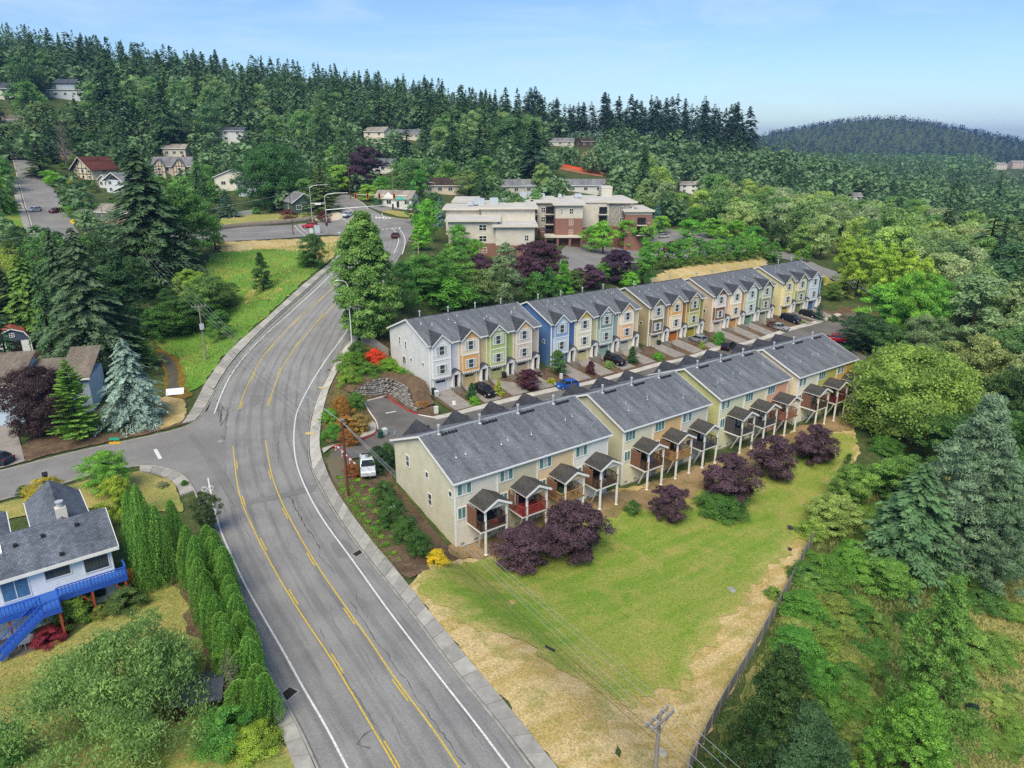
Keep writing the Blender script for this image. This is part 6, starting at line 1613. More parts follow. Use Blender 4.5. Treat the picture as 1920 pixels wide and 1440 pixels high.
mb = MB(); mb.box(-1.15, 1.15, -.03, 0, 0, 2.3); mb.build('opening', mat('dark_inside', '201c19', .9), o)
for x in (-1.75, 1.75): mb = MB(); mb.box(x - .6, x + .6, -.09, -.03, .05, 2.25); mb.build('door', WHITE, o)
window(o, 0, 0, 3.4, .6, .6, 0, 'grid', glass=DARKG)
# small white guard plate across the creek mouth
p, q = on_land(312, 746), on_land(345, 738); mid = (p + q) / 2
o = empty('white_guard_board', (mid[0], mid[1], mid[2]), math.atan2(q[1] - p[1], q[0] - p[0]), 'long white board leaning across the mouth of the creek', 'guard board')
L_g = float(np.hypot(*(q - p)[:2])); mb = MB(); mb.hexa([(-L_g / 2, -.1, .2), (L_g / 2, -.1, .2), (L_g / 2, 0, .2), (-L_g / 2, 0, .2)], [(-L_g / 2, .75, 1.0), (L_g / 2, .75, 1.0), (L_g / 2, .85, 1.0), (-L_g / 2, .85, 1.0)]); mb.build('board', WPL, o)
mb = MB()
for x in (-L_g / 2 + .2, L_g / 2 - .2): mb.box(x - .06, x + .06, .1, .22, -.4, .55)
mb.build('leg', GUTTER, o)
# boundary fence right of the lawn
FW = mat('fence_grey_wood', '8f8b85', .9, var=.3, vscale=3)
FP = resample(smooth(W([(1288, 1452), (1340, 1345), (1390, 1262), (1436, 1185), (1474, 1112), (1512, 1035), (1545, 980), (1577, 925), (1597, 882)]), 2), .18)
fo = empty('boundary_fence', label='long grey weathered board fence along the right edge of the lawn', cat='fence')
bm_ = cached('bboard', lambda: MB().box(-.08, .08, -.015, .015, -.2, 1.45).mesh('board', FW))
pm_ = cached('bpost', lambda: MB().box(-.06, .06, -.06, .06, -.3, 1.5).mesh('post', FW))
nb_ = len(FP) - 1; late = MB()
for k in range(nb_):
    a, b = FP[k], FP[k + 1]; z = float(hz(*a)); r_ = math.atan2(b[1] - a[1], b[0] - a[0])
    if k < 295: q = place('board', bm_, fo, (a[0], a[1], z + rnd.uniform(-.04, .04)), r_ + rnd.uniform(-.06, .06))
    else:
        c, s = math.cos(r_) * .08, math.sin(r_) * .08; late.faces([(a[0] - c, a[1] - s, z - .2), (a[0] + c, a[1] + s, z - .2), (a[0] + c, a[1] + s, z + 1.45), (a[0] - c, a[1] - s, z + 1.45)], [(0, 1, 2, 3)])
    if k % 13 == 0: place('post', pm_, fo, (a[0] + .05, a[1] + .02, z), r_)
if late.f: tag(late.build('far_boards', FW, fo), kind='stuff')
# rock retaining wall behind the turnaround, stone by stone
STN = [mat('stone_%d' % i, c, .9, .2, var=.3, vscale=2.5) for i, c in enumerate(('8d8a85', '7b7874', '9d9a94', '6b6966'))]
so = empty('stone_wall', label='curved rockery wall of grey stones behind the red kerbed turnaround', cat='wall')
SM = []
for i in range(8):
    gg = np.random.default_rng(300 + i); mb = MB(); mb.ball((0, 0, 0), .34, .26, .2, 6, 4); mb.v = [tuple(np.array(v) * gg.uniform(.78, 1.15, 3)) for v in mb.v]; SM.append(mb.mesh('stone', STN[i % 4]))
SL = resample(smooth(W([(664, 744), (676, 741), (690, 742), (708, 741), (722, 737), (736, 741), (750, 750), (764, 762), (780, 771)]), 2), .42)
core = MB(); ns_ = 0; extra = []
for k, p in enumerate(SL):
    f = k / len(SL); hh = 2.6 * math.sin(min(1, .16 + f * 2.2) * 1.57) * min(1, (1 - f) * 2.6 + .12); rows = max(1, int(hh / .31))
    t_ = SL[min(k + 1, len(SL) - 1)] - SL[max(k - 1, 0)]; t_ = t_ / np.hypot(*t_); nn = np.array([-t_[1], t_[0]])
    if nn[1] < 0: nn = -nn
    z = float(hz(*p))
    for r_ in range(rows):
        q = p + nn * (r_ * .14) + t_ * (.21 if r_ % 2 else 0) + RNG.normal(0, .03, 2); pos = (q[0], q[1], z + .12 + r_ * .31)
        rot = math.atan2(t_[1], t_[0]) + rnd.uniform(-.3, .3)
        if ns_ < 298: place('stone', SM[rnd.randrange(8)], so, pos, rot); ns_ += 1
        else: extra.append((pos, rot))
    b = p + nn * .3; e_ = p + nn * (.35 + rows * .14)
    core.v += [(b[0], b[1], z - .3), (e_[0], e_[1], z + rows * .31 - .05), (e_[0] + nn[0] * 3, e_[1] + nn[1] * 3, z + rows * .31 + .25)]
for k in range(len(SL) - 1): core.f += [(k * 3, k * 3 + 3, k * 3 + 4, k * 3 + 1), (k * 3 + 1, k * 3 + 4, k * 3 + 5, k * 3 + 2)]; core.m += [0, 0]
core.build('earth_core', G_MULCH, so)
if extra:
    mb = MB()
    for pos, rot in extra: mb.ball(pos, .3, .25, .19, 6, 4)
    tag(mb.build('more_stones', STN[0], so), kind='stuff')
# wooden fence piece behind the red shrub
p0, p1 = on_land(678, 645), on_land(728, 668); fo = empty('wooden_fence', label='grey board fence on the slope beside the grey townhouse', cat='fence')
Lf = resample([p0[:2], p1[:2]], .2)
for k, a in enumerate(Lf): place('board', cached('gboard', lambda: MB().box(-.09, .09, -.015, .015, -.2, 1.6).mesh('board', FW)), fo, (a[0], a[1], float(hz(*a))), math.atan2(*(p1 - p0)[[1, 0]]))

# ---------------------------------------------------------------- vehicles
TYRE = mat('tyre', '1d1d1e', .9); RIM = mat('rim_alloy', 'a4a7aa', .35, .5, .5); CGL = mat('car_glass', '1b2024', .05, .7); LAMPW = mat('headlamp', 'd9dee2', .2, .6); LAMPR = mat('tail_lamp', '9a1f1f', .3, .5)
BODY = {  # profile points (x from front, z) of the lower body and of the cabin, width, length, wheel radius
 'suv': dict(L=4.6, W=1.86, lo=[(0, .45), (0, .85), (.15, 1.0), (1.15, 1.10), (4.5, 1.12), (4.6, .95), (4.6, .45)], cab=[(1.05, 1.08), (1.85, 1.66), (4.2, 1.68), (4.52, 1.10)], r=.36),
 'sedan': dict(L=4.6, W=1.8, lo=[(0, .4), (0, .72), (.2, .82), (1.3, .93), (4.4, .98), (4.6, .85), (4.6, .4)], cab=[(1.25, .92), (2.0, 1.42), (3.4, 1.44), (4.15, .97)], r=.33),
 'hatch': dict(L=4.1, W=1.75, lo=[(0, .4), (0, .75), (.2, .86), (1.05, .98), (4.0, 1.02), (4.1, .85), (4.1, .4)], cab=[(.95, .97), (1.75, 1.48), (3.5, 1.5), (4.0, 1.0)], r=.33),
 'van': dict(L=5.0, W=1.95, lo=[(0, .42), (0, .85), (.2, 1.0), (.95, 1.1), (4.95, 1.15), (5.0, .95), (5.0, .42)], cab=[(.8, 1.08), (1.75, 1.74), (4.75, 1.76), (4.97, 1.12)], r=.35),
 'pickup': dict(L=5.7, W=1.95, lo=[(0, .5), (0, .95), (.15, 1.1), (1.5, 1.15), (5.65, 1.15), (5.7, 1.0), (5.7, .5)], cab=[(1.45, 1.14), (2.15, 1.78), (3.75, 1.80), (4.0, 1.14)], r=.40)}
def vehicle(kind, px, py, rz, col, label, metal=.3, z=None, name='parked_car', cat='car', group=None):
    b = BODY[kind]; p = on_land(px, py); z = p[2] + .07 if z is None else z
    o = empty(name, (p[0], p[1], z), rz, label, cat, group)
    L, Wv, r = b['L'], b['W'], b['r']; x0 = L / 2
    paint = mat('car_paint_' + col, lin(col, .85), .28, .5, metal)
    def loft(mb, P, w0, w1, z0, z1):
        n = len(P); V = []
        for s in (-1, 1):
            for (x, zz) in P: f = (zz - z0) / max(z1 - z0, .01); w = (w0 + (w1 - w0) * f) / 2; V.append((x0 - x, s * w, zz))
        fs = [tuple(range(n)), tuple(range(2 * n - 1, n - 1, -1))] + [(i, n + i, n + (i + 1) % n, (i + 1) % n) for i in range(n)]
        return mb.faces(V, fs)
    zt = max(q[1] for q in b['cab']); zb = b['lo'][0][1] - .18
    mb = MB(); lo = [(x, zz) for x, zz in b['lo']]; lo[0] = (.12, zb); lo[-1] = (L - .12, zb); lo = [lo[0], (.02, zb + .2)] + lo[1:-1] + [(L - .02, zb + .2), lo[-1]]
    loft(mb, lo, Wv * .98, Wv * .93, zb, 1.2)
    body = mb.build('body', paint, o)
    md = body.modifiers.new('bevel', 'BEVEL'); md.width = .07; md.segments = 2; md.limit_method = 'ANGLE'; md.angle_limit = .5
    mb = MB(); loft(mb, b['cab'], Wv * .92, Wv * .72, 1.0, zt); gl = mb.build('window', CGL, o)
    c = b['cab']; mb = MB(); loft(mb, [(c[1][0] - .06, zt - .05), (c[1][0] + .1, zt + .03), (c[2][0] - .1, zt + .03), (c[2][0] + .06, zt - .05)], Wv * .76, Wv * .68, zt - .05, zt + .03); mb.build('roof', paint, o)
    mb = MB()
    for s in (-1, 1):
        for f in (0, .5, 1):
            xa = c[0][0] + (c[3][0] - c[0][0]) * (.02 + f * .96); xb = c[1][0] + (c[2][0] - c[1][0]) * f; mb.bar((x0 - xa, s * Wv * .462, 1.06), (x0 - xb, s * Wv * .362, zt), .09, .05)
    mb.build('pillar', paint, o)
    wm = cached(('wheel', r), lambda: MB().tube([(0, -.11, 0), (0, .11, 0)], r, 14).mesh('wheel', TYRE)); rm = cached(('rim', r), lambda: MB().tube([(0, -.115, 0), (0, .115, 0)], r * .62, 10).mesh('rim', RIM))
    for x in (.85, L - .95):
        for s in (-1, 1): w = place('wheel', wm, o, (x0 - x, s * (Wv / 2 - .12), r)); place('rim', rm, w)
    for s in (-1, 1):
        mb = MB(); mb.box(x0 - .12, x0 + .012, s * Wv * .36 - .2, s * Wv * .36 + .2, .68 if kind != 'pickup' else .85, .82 if kind != 'pickup' else 1.0); mb.build('headlight', LAMPW, o)
        mb = MB(); mb.box(-x0 - .012, -x0 + .1, s * Wv * .39 - .13, s * Wv * .39 + .13, .78, 1.0); mb.build('taillight', LAMPR, o)
    if kind == 'pickup':
        mb = MB(); mb.box(-x0 + .12, x0 - 4.1, -Wv * .4, Wv * .4, 1.151, 1.156); mb.build('bed', mat('pickup_bed', '1f1f20', .8), o)
    return o
RW0 = ROW - math.pi / 2      # nose towards the camera side, square to the row
vehicle('pickup', 690, 882, -1.35, 'dfe4e8', 'white pickup parked nose out behind the striped gate', .1, name='parked_pickup', cat='pickup')
vehicle('suv', 909, 740, RW0, '1e1e22', 'black car on the drive of the orange townhouse', .4)
vehicle('hatch', 1063, 728, ROW + 2.9, '2a62c4', 'bright blue car parked at the court kerb', .3)
vehicle('suv', 1153, 682, RW0 + .1, '26232f', 'black car on the drive of the sage townhouse', .4)
vehicle('hatch', 1308, 641, RW0 + math.pi, 'b9c2cc', 'silver blue hatchback on the drive of the olive townhouse', .6)
vehicle('suv', 1366, 655, ROW + .25, '1f2124', 'black car with white roof load at the kerb', .3)
vehicle('sedan', 1461, 618, RW0 + .1, 'c3c8cd', 'silver car on a drive behind the low red maple', .6)
vehicle('van', 1482, 603, RW0, '262c44', 'dark navy minivan on the drive of the lemon yellow townhouse', .4, name='parked_minivan', cat='minivan')
vehicle('suv', 1515, 594, RW0 + .15, '2a2c30', 'black car next to the blue green spruce', .4)
vehicle('pickup', 1566, 641, ROW - 1.05, 'b3202c', 'bright red pickup in the parking bay at the court end', .2, name='parked_pickup', cat='pickup')
vehicle('suv', 582, 428, .0 + math.pi, 'c02a3c', 'red car waiting on the cross street', .2, name='car')
vehicle('sedan', 652, 406, -1.9, 'e2e6ea', 'white car coming down to the crossroads', .1, name='car')
vehicle('sedan', 742, 446, 1.5, '6a3638', 'dark car half hidden behind the poplar', .3, name='car')
vehicle('sedan', 66, 397, -1.75, 'd7dade', 'white car driving down the hill street', .2, name='car')
vehicle('sedan', 106, 399, -1.8, '7c2e3a', 'dark red car parked by the right kerb of the hill street', .3)
vehicle('suv', 92, 476, .1, '23304a', 'dark blue car at the foot of the hill street', .3, name='car')
vehicle('sedan', -6, 868, 2.9, '3a4256', 'dark blue grey car cut by the left edge', .4)
vehicle('van', 1088, 450, .05, 'e4e6e6', 'white minivan at the care home entrance', .1, name='parked_minivan', cat='minivan')
vehicle('sedan', 1168, 478, .2, '2a479c', 'blue car parked by the dark purple tree', .3)
vehicle('sedan', 1256, 468, .4, 'a83a34', 'red car in the care home parking', .2)
vehicle('sedan', 1148, 456, .2, 'd9dcdf', 'white car behind the parking island', .2); vehicle('sedan', 1302, 441, .2, 'dcdfe2', 'white car at the far side of the parking', .2)
vehicle('hatch', 1245, 446, .3, 'c9cdd0', 'pale car under the parking trees', .3); vehicle('suv', 1266, 462, .3, '8c3b30', 'rust red car half hidden in the parking trees', .2)
vehicle('van', 716, 312, .2, 'd9dcde', 'white van beside the grey roof on the hill', .1, name='parked_van', cat='van')
vehicle('sedan', 530, 392, .3, 'c9ced2', 'pale car parked by the dark green house', .3)

# ---------------------------------------------------------------- poles, wires, signals and signs
POLE = mat('pole_wood', '6b5647', .9, var=.35, vscale=2); POLER = mat('pole_red_brown', '6a4033', .9, var=.3, vscale=2); POLEG = mat('pole_grey_wood', '8d8780', .9, var=.3, vscale=2); STEEL = mat('galvanised', 'b5b9bb', .45, .5, .5); INS = mat('insulator', '8a8f94', .3, .5); TRF = mat('transformer_grey', 'aeb4b8', .5, .4)
WIRE = mat('wire_pale', '8f959a', .5, .4); WIRED = mat('wire_dark', '3c3f42', .6, .3)
def top_of(px, pyb, pyt):
    p = on_land(px, pyb); lo, hi = .5, 40
    for _ in range(30):
        m = (lo + hi) / 2
        if proj((p[0], p[1], p[2] + m))[1] > pyt: lo = m
        else: hi = m
    return p, lo
def upole(px, pyb, pyt, r, m, arms, rz, label, box=None):
    p, h = top_of(px, pyb, pyt); o = empty('utility_pole', p, rz, label, 'utility pole'); mb = MB(); mb.tube([(0, 0, -.5), (0, 0, h)], [r, r * .72], 10); mb.build('pole', m, o); hooks = []
    for (dz, L, off) in arms:
        mb = MB(); mb.box(-L / 2, L / 2, off - .07, off + .07, h - dz - .07, h - dz + .07); mb.bar((-L * .3, off, h - dz - .05), (0, off, h - dz - .7), .05); mb.bar((L * .3, off, h - dz - .05), (0, off, h - dz - .7), .05); ar = mb.build('crossarm', m, o)
        for f in (-.46, -.2, .2, .46):
            mb = MB(); mb.cyl((f * L, off), .055, h - dz + .07, h - dz + .3, 6); mb.ball((f * L, off, h - dz + .3), .09, .09, .07, 6, 4); mb.build('insulator', INS, ar)
            hooks.append((o, (f * L, off, h - dz + .34)))
    if box: mb = MB(); mb.box(-.35, .35, -.5, -.15, h * box - .5, h * box + .5) if box < .7 else mb.cyl((.0, -.45), .28, h * box - .5, h * box + .4, 10); mb.build('transformer', TRF, o)
    def world(v):
        c, s = math.cos(rz), math.sin(rz); return Vector((p[0] + c * v[0] - s * v[1], p[1] + s * v[0] + c * v[1], p[2] + v[2]))
    return [world(v) for _, v in hooks], world((0, .18, h * .62)), world((0, .18, h * .72)), world((0, 0, h))
A, A1_, A2_, At = upole(1226, 1475, 1338, .16, POLEG, [(.45, 2.4, -.22), (.45, 2.4, .22)], .75, 'grey utility pole with double crossarm at the bottom of the lawn')
B_, B1, B2, Bt = upole(653, 930, 790, .17, POLER, [(.1, .5, 0)], .7, 'red brown utility pole in the mulch bed by the pavement')
C_, C1, C2, Ct = upole(387, 675, 572, .15, POLEG, [(.25, 2.4, 0)], .5, 'pale utility pole with transformer box on the meadow edge', .62)
D_, D1, D2, Dt = upole(284, 540, 472, .16, POLE, [(.3, 2.6, 0), (1.4, 2.0, 0)], .4, 'utility pole under the broad dark fir')
E_, E1_, E2_, Et = upole(550, 441, 362, .14, POLE, [], 0, 'wooden pole in front of the cross street')
G_, G1_, G2_, Gt = upole(657, 374, 312, .16, POLE, [(.5, 2, 0)], .2, 'wooden pole beside the street going up behind the signals')
H_, H1_, H2_, Ht = upole(201, 452, 380, .13, POLEG, [], 0, 'pale pole at the foot of the hill street')
I_, I1_, I2_, It = upole(738, 388, 324, .12, POLEG, [], 0, 'pale pole standing beside the little shop')
def wire(a, b, sag, label, r=.022, m=None, n=22):
    a, b = Vector(a), Vector(b); P = []
    for k in range(n + 1): f = k / n; q = a.lerp(b, f); q.z -= sag * 4 * f * (1 - f); P.append(q)
    mb = MB(); mb.tube(P, r, 4, False); o = mb.build('power_line', m or WIRE); tag(o, label, 'wire', 'overhead wires along the bend')
nm = ('first', 'second', 'third', 'fourth')
def beyond(p, q, f): return p + (p - q) * f
for k in range(4):
    b = Bt + Vector(((k - 1.5) * .16, 0, -.05 * k)) if k < 2 else (B2 if k == 2 else Bt)
    cpt = C_[k]
    wire(A[k], Bt + Vector((k * .12 - .2, k * .05, .1 - k * .12)), .5 + .06 * k, '%s overhead wire crossing above the lawn to the red brown pole' % nm[k], .014)
    wire(Bt + Vector((k * .12 - .2, k * .05, .1 - k * .12)), cpt, .7 + .08 * k, '%s overhead wire crossing above the road bend' % nm[k], .016)
    wire(cpt, D_[k], .5, '%s overhead wire from the pale pole to the pole under the fir' % nm[k], .016)
    wire(A[k + 4 if len(A) > 4 else k], beyond(A[k], Bt, .5), .1, '%s overhead wire leaving the near pole to the right' % nm[k], .016)
wire(A1_, B1, .8, 'thick dark cable sagging above the dry grass', .02, WIRED); wire(B1, C1, .9, 'thin dark cable crossing low above the road', .02, WIRED); wire(A2_, B2, .7, 'upper dark cable above the lawn', .02, WIRED); wire(B2, C2, .8, 'second dark cable crossing above the road', .022, WIRED); wire(C1, D1, .5, 'dark cable from the pale pole into the fir', .024, WIRED)
p = A1_.lerp(B1, .22); p.z -= .8 * 4 * .22 * .78; mb = MB(); mb.tube([p + Vector((-.35, .3, 0)), p + Vector((.3, -.26, 0))], .1, 8); tag(mb.build('cable_splice', VENTD), 'black splice case on the sagging cable', 'cable splice')
wire(Et, beyond(Et, Gt, 1.0) + Vector((-40, -4, 0)), 1.0, 'wire running left along the cross street', .03); wire(Et, Gt, .8, 'wire from the cross street pole to the hill pole', .03)
def lamp(px, pyb, pyt, arm, rz, label, m=STEEL, r=.1):
    p, h = top_of(px, pyb, pyt); o = empty('street_lamp', p, rz, label, 'street lamp'); mb = MB(); mb.tube([(0, 0, -.3), (0, 0, h - .8)], [r, r * .7], 8); mb.build('pole', m, o)
    mb = MB(); mb.tube([(0, 0, h - .9), (arm * .15, 0, h - .35), (arm * .45, 0, h - .05), (arm, 0, h)], [r * .7, r * .6, r * .5, r * .4], 6); mb.build('arm', m, o); mb = MB(); mb.ball((arm + .3, 0, h), .42, .16, .1, 8, 4); mb.build('lamp_head', m, o); return o, p, h
lamp(661, 658, 525, -2.0, .2, 'slim white lamp post beside the poplar and pavement', mat('white_pole', 'd5d8d9', .4))
lamp(785, 480, 452, -2.4, 0, 'curved street lamp right of the lane lines', mat('tan_pole', 'b3a992', .5)); lamp(818, 392, 342, -2.0, 0, 'tall street lamp behind the left end of the care home'); lamp(984, 380, 347, 2.2, 0, 'street lamp rising behind the care home roof'); lamp(1152, 378, 352, 2.0, 0, 'street lamp behind the care home right wing')
# traffic signals: a mast at the corner with a long arm
o, p, h = lamp(614, 437, 362, 6.2, .12, 'tall signal mast with lamp arm at the crossroads corner', STEEL, .17)
z1 = h * .60; mb = MB(); mb.tube([(0, 0, z1 - .2), (10, 0, z1 + .5), (20, 1.0, z1 + 1.0)], [.13, .1, .07], 7); ma = mb.build('mast_arm', STEEL, o)
SIG = mat('signal_yellow', 'd8962c', .5); SIGB = mat('signal_black', '1c1c1c', .7)
for f, d in ((19.6, 1.0),):
    mb = MB(); mb.box(f - .25, f + .25, d - .2, d + .2, z1 - .2, z1 + 1.3); mb.build('signal_head', SIGB, ma)
mb = MB(); mb.box(-.3, .3, -.45, -.18, 2.2, 3.2); mb.build('signal_head', SIGB, o)
o, p, h = lamp(586, 418, 347, 5.0, .3, 'second signal mast with lamp arm behind the red car', STEEL, .15)
mb = MB(); mb.tube([(0, 0, h * .52), (4.5, -.8, h * .53)], [.1, .07], 6); ma = mb.build('mast_arm', STEEL, o); mb = MB(); mb.box(1.2, 3.0, -.9, -.82, h * .5 - .2, h * .5 + .35); mb.build('sign_plate', WHITE, ma)
p, h = top_of(766, 400, 365); o = empty('signal_gantry', p, math.pi, 'signal arm with yellow framed lights in front of the shop', 'traffic signal')
mb = MB(); mb.tube([(0, 0, -.3), (0, 0, h)], .12, 8); mb.build('pole', STEEL, o); mb = MB(); mb.tube([(0, 0, h - .3), (18, 0, h)], [.1, .06], 6); ma = mb.build('mast_arm', STEEL, o)
for x in (4.6, 9.6, 13.6, 17.6):
    mb = MB(); mb.box(x - .3, x + .3, -.12, .12, h - 1.3, h + .3); hd = mb.build('signal_head', SIGB, ma); mb = MB()
    for (a, b, c, d) in ((-.42, -.3, -1.4, .42), (.3, .42, -1.4, .42), (-.3, .3, .3, .42), (-.3, .3, -1.4, -1.3)): mb.box(x + a, x + b, -.1, .14, h + c, h + d)
    mb.build('backplate', mat('signal_orange', 'e08a28', .5), hd)
mb = MB(); mb.box(1.2, 3.9, .1, .16, h - 1.6, h - .9); mb.build('street_name_plate', mat('sign_teal', '48c2ae', .4), ma)
# street name post at the near corner, green plate above a yellow one
p = on_land(222, 862); ZS = 2.4
o = empty('street_sign', (p[0], p[1], p[2]), .08, 'street name post with green plate above a yellow plate', 'street sign')
mb = MB(); mb.cyl((0, 0), .04, -.2, ZS + .75, 6); mb.build('post', STEEL, o)
SG = mat('sign_green', '2f9f84', .4, .4); SY = mat('sign_yellow', 'e0a82c', .4, .4)
mb = MB(); mb.box(-.62, .62, -.06, -.04, ZS + .42, ZS + .78); g_ = mb.build('green_plate', SG, o)
mb = MB(); mb.box(-.72, .72, -.06, -.04, ZS - .12, ZS + .2); y_ = mb.build('yellow_plate', SY, o)
p = on_land(140, 432); o = empty('warning_sign', p, .3, 'yellow diamond warning sign beside the hill street', 'sign'); mb = MB(); mb.cyl((0, 0), .04, 0, 2.6, 6); mb.build('post', STEEL, o); mb = MB(); mb.poly([(0, -.06, 1.7), (.75, -.06, 2.45), (0, -.06, 3.2), (-.75, -.06, 2.45)]); mb.poly([(0, -.04, 1.7), (-.75, -.04, 2.45), (0, -.04, 3.2), (.75, -.04, 2.45)]); mb.build('sign_plate', mat('sign_bright_yellow', 'ecc92c', .4), o)
p = on_land(743, 796);
p, h = top_of(852, 786, 700); o = empty('sign_post', p, 0, 'thin grey post with a small white plate before the pale grey townhouse', 'sign'); mb = MB(); mb.cyl((0, 0), .05, -.2, h, 6); mb.build('post', STEEL, o); mb = MB(); mb.box(-.25, .25, -.09, -.05, h * .32, h * .32 + .7); mb.build('sign_plate', WHITE, o)
# red and white striped gate
g0, g1 = on_land(630, 846), on_land(668, 884); o = empty('striped_gate', (g0[0], g0[1], g0[2]), math.atan2(g1[1] - g0[1], g1[0] - g0[0]), 'red and white striped barrier gate across the court entrance', 'gate')
Lg = float(np.hypot(*(g1 - g0)[:2])); RS = mat('gate_red', 'b8322e', .5)
for k in range(10):
    mb = MB(); mb.box(Lg * k / 10, Lg * (k + 1) / 10, -.05, .05, .9, 1.05); mb.build('bar', RS if k % 2 == 0 else WHITE, o)
for x in (.0, Lg * .33, Lg * .7, Lg):
    for k in range(5): mb = MB(); mb.cyl((x, 0), .08, k * .22 - .05, k * .22 + .17, 8); mb.build('post_band', RS if k % 2 == 0 else WHITE, o)
# bins, hydrant, cabinets
def bin_(px, py, col, label, rz=.6):
    p = on_land(px, py); o = empty('wheelie_bin', (p[0], p[1], p[2] + .07), rz, label, 'bin'); m = mat('bin_' + col, col, .55, .35)
    mb = MB(); mb.hexa([(-.24, -.26, .06), (.24, -.26, .06), (.24, .26, .06), (-.24, .26, .06)], [(-.3, -.36, 1.0), (.3, -.36, 1.0), (.3, .34, 1.0), (-.3, .34, 1.0)]); mb.build('body', m, o)
    mb = MB(); mb.hexa([(-.32, -.4, 1.0), (.32, -.4, 1.0), (.32, .36, 1.0), (-.32, .36, 1.0)], [(-.28, -.36, 1.08), (.28, -.36, 1.08), (.28, .34, 1.12), (-.28, .34, 1.12)]); mb.bar((-.3, .4, .98), (.3, .4, .98), .05); mb.build('lid', m, o)
    mb = MB()
    for x in (-.25, .25): mb.tube([(x - .03, .3, .12), (x + .03, .3, .12)], .12, 8)
    mb.build('wheel', TYRE, o)
bin_(714, 822, '1f4a3c', 'dark green wheeled bin standing left of its pale twin'); bin_(722, 817, 'b9c4c4', 'pale grey wheeled bin standing right of its green twin'); bin_(819, 745, 'c9cfd2', 'white bin before the pale grey garage'); bin_(813, 740, '22322e', 'dark bin behind the white one by the garage'); bin_(945, 709, '26292c', 'dark bin beside the apple green garage'); bin_(1140, 668, '26292c', 'dark bin between the sage and peach houses'); bin_(1235, 648, '2b3a33', 'dark bin beside the dark brown townhouse'); bin_(87, 903, '23272a', 'black bin standing on the side street edge')
p = on_land(680, 812); o = empty('fire_hydrant', p, 0, 'yellow fire hydrant at the end of the turnaround bed', 'hydrant'); HY = mat('hydrant_yellow', 'd6b23c', .5)
mb = MB(); mb.cyl((0, 0), .16, -.1, .6, 10); mb.cyl((0, 0), .2, 0, .06, 10); mb.build('barrel', HY, o); mb = MB(); mb.ball((0, 0, .6), .17, .17, .14, 10, 5); mb.cyl((0, 0), .04, .7, .8, 6); mb.build('bonnet', HY, o); mb = MB(); mb.tube([(-.27, 0, .42), (.27, 0, .42)], .08, 8); mb.tube([(0, -.27, .4), (0, 0, .4)], .09, 8); mb.build('nozzle', HY, o)
def cabinet(px, py, w_, h_, label, col='d4d6d2', name='utility_cabinet'):
    p = on_land(px, py); o = empty(name, p, .5, label, 'cabinet'); m = mat('cabinet_' + col, col, .6); mb = MB(); mb.box(-w_ / 2, w_ / 2, -w_ * .35, w_ * .35, -.1, h_); mb.build('body', m, o); mb = MB(); mb.box(-w_ / 2 - .04, w_ / 2 + .04, -w_ * .4, w_ * .4, h_, h_ + .06); mb.build('lid', m, o)
cabinet(818, 775, .6, 1.1, 'white utility post at the court kerb'); cabinet(1052, 710, .5, .9, 'pale meter box by the vase shaped tree'); cabinet(584, 438, .9, 1.5, 'pale signal cabinet beside its taller twin'); cabinet(595, 437, 1.4, 2.2, 'larger pale blue signal cabinet at the corner', 'b9c6ca'); cabinet(735, 962, .8, .7, 'grey air unit against the beige end wall', 'a9afb2')
for px, py, lab in ((1602, 645, 'black slatted bench rack under the court end tree'),):
    p = on_land(px - 30, py - 14); o = empty('bike_rack', p, .5, lab, 'rack')
    for k in range(5): mb = MB(); mb.tube([(k * .35, 0, 0), (k * .35, 0, 1.4), (k * .35, .8, 1.4), (k * .35, .8, 0)], .04, 5); mb.build('hoop', VENTD, o)
# rail by the side street corner, orange construction fence, white pickets
p, q = on_land(384, 922), on_land(372, 927);
o = empty('hoop_rail', (p[0], p[1], p[2]), .4, 'low white looped rail at the street corner kerb', 'rail'); mb = MB()
for k in range(2): mb.tube([(k * .7 + .3 * math.cos(a_ * .628), 0, .35 + .3 * math.sin(a_ * .628)) for a_ in range(11)], .04, 5)
mb.build('hoop', WHITE, o)
OR = mat('orange_mesh', 'd8603a', .8, var=.2, vscale=.2)
for (pts_, lab) in (([(1042, 309), (1070, 316), (1100, 322), (1125, 326)], 'lower orange construction fence on the hill clearing'), ([(1092, 289), (1115, 288), (1134, 291)], 'upper orange construction fence above the bare soil')):
    P = [on_land(*q_) for q_ in pts_]; o = empty('construction_fence', label=lab, cat='fence')
    for a_, b_ in zip(P[:-1], P[1:]):
        mb = MB(); mb.poly([(a_[0], a_[1], a_[2]), (b_[0], b_[1], b_[2]), (b_[0], b_[1], b_[2] + 1.5), (a_[0], a_[1], a_[2] + 1.5)]); mb.build('mesh_panel', OR, o); mb = MB(); mb.bar(a_, a_ + np.array([0, 0, 1.7]), .1); mb.build('post', OR, o)
patch('bare_clearing', [(1090, 290), (1112, 289), (1134, 292), (1132, 312), (1110, 312), (1092, 300)], .1, mat('red_soil', '9a6a58', .95, var=.3, vscale=.3), 4.0)
patch('cleared_strip', [(1040, 308), (1070, 312), (1110, 318), (1132, 324), (1130, 332), (1090, 326), (1050, 318)], .1, mat('orange_soil', 'a8714e', .95, var=.4, vscale=.2), 4.0)
VIEW += [(1040, 1136, 286, 330, 380)]
p, q = on_land(438, 408), on_land(475, 402); o = empty('picket_fence', (p[0], p[1], p[2]), math.atan2(q[1] - p[1], q[0] - p[0]), 'white picket fence in the dry garden by the cross street', 'fence'); Lp = float(np.hypot(*(q - p)[:2]))
for k in range(int(Lp / .5)): place('picket', cached('picket', lambda: MB().box(0, .3, -.02, .02, 0, 1.6).mesh('picket', WHITE)), o, (k * .5, 0, 0))
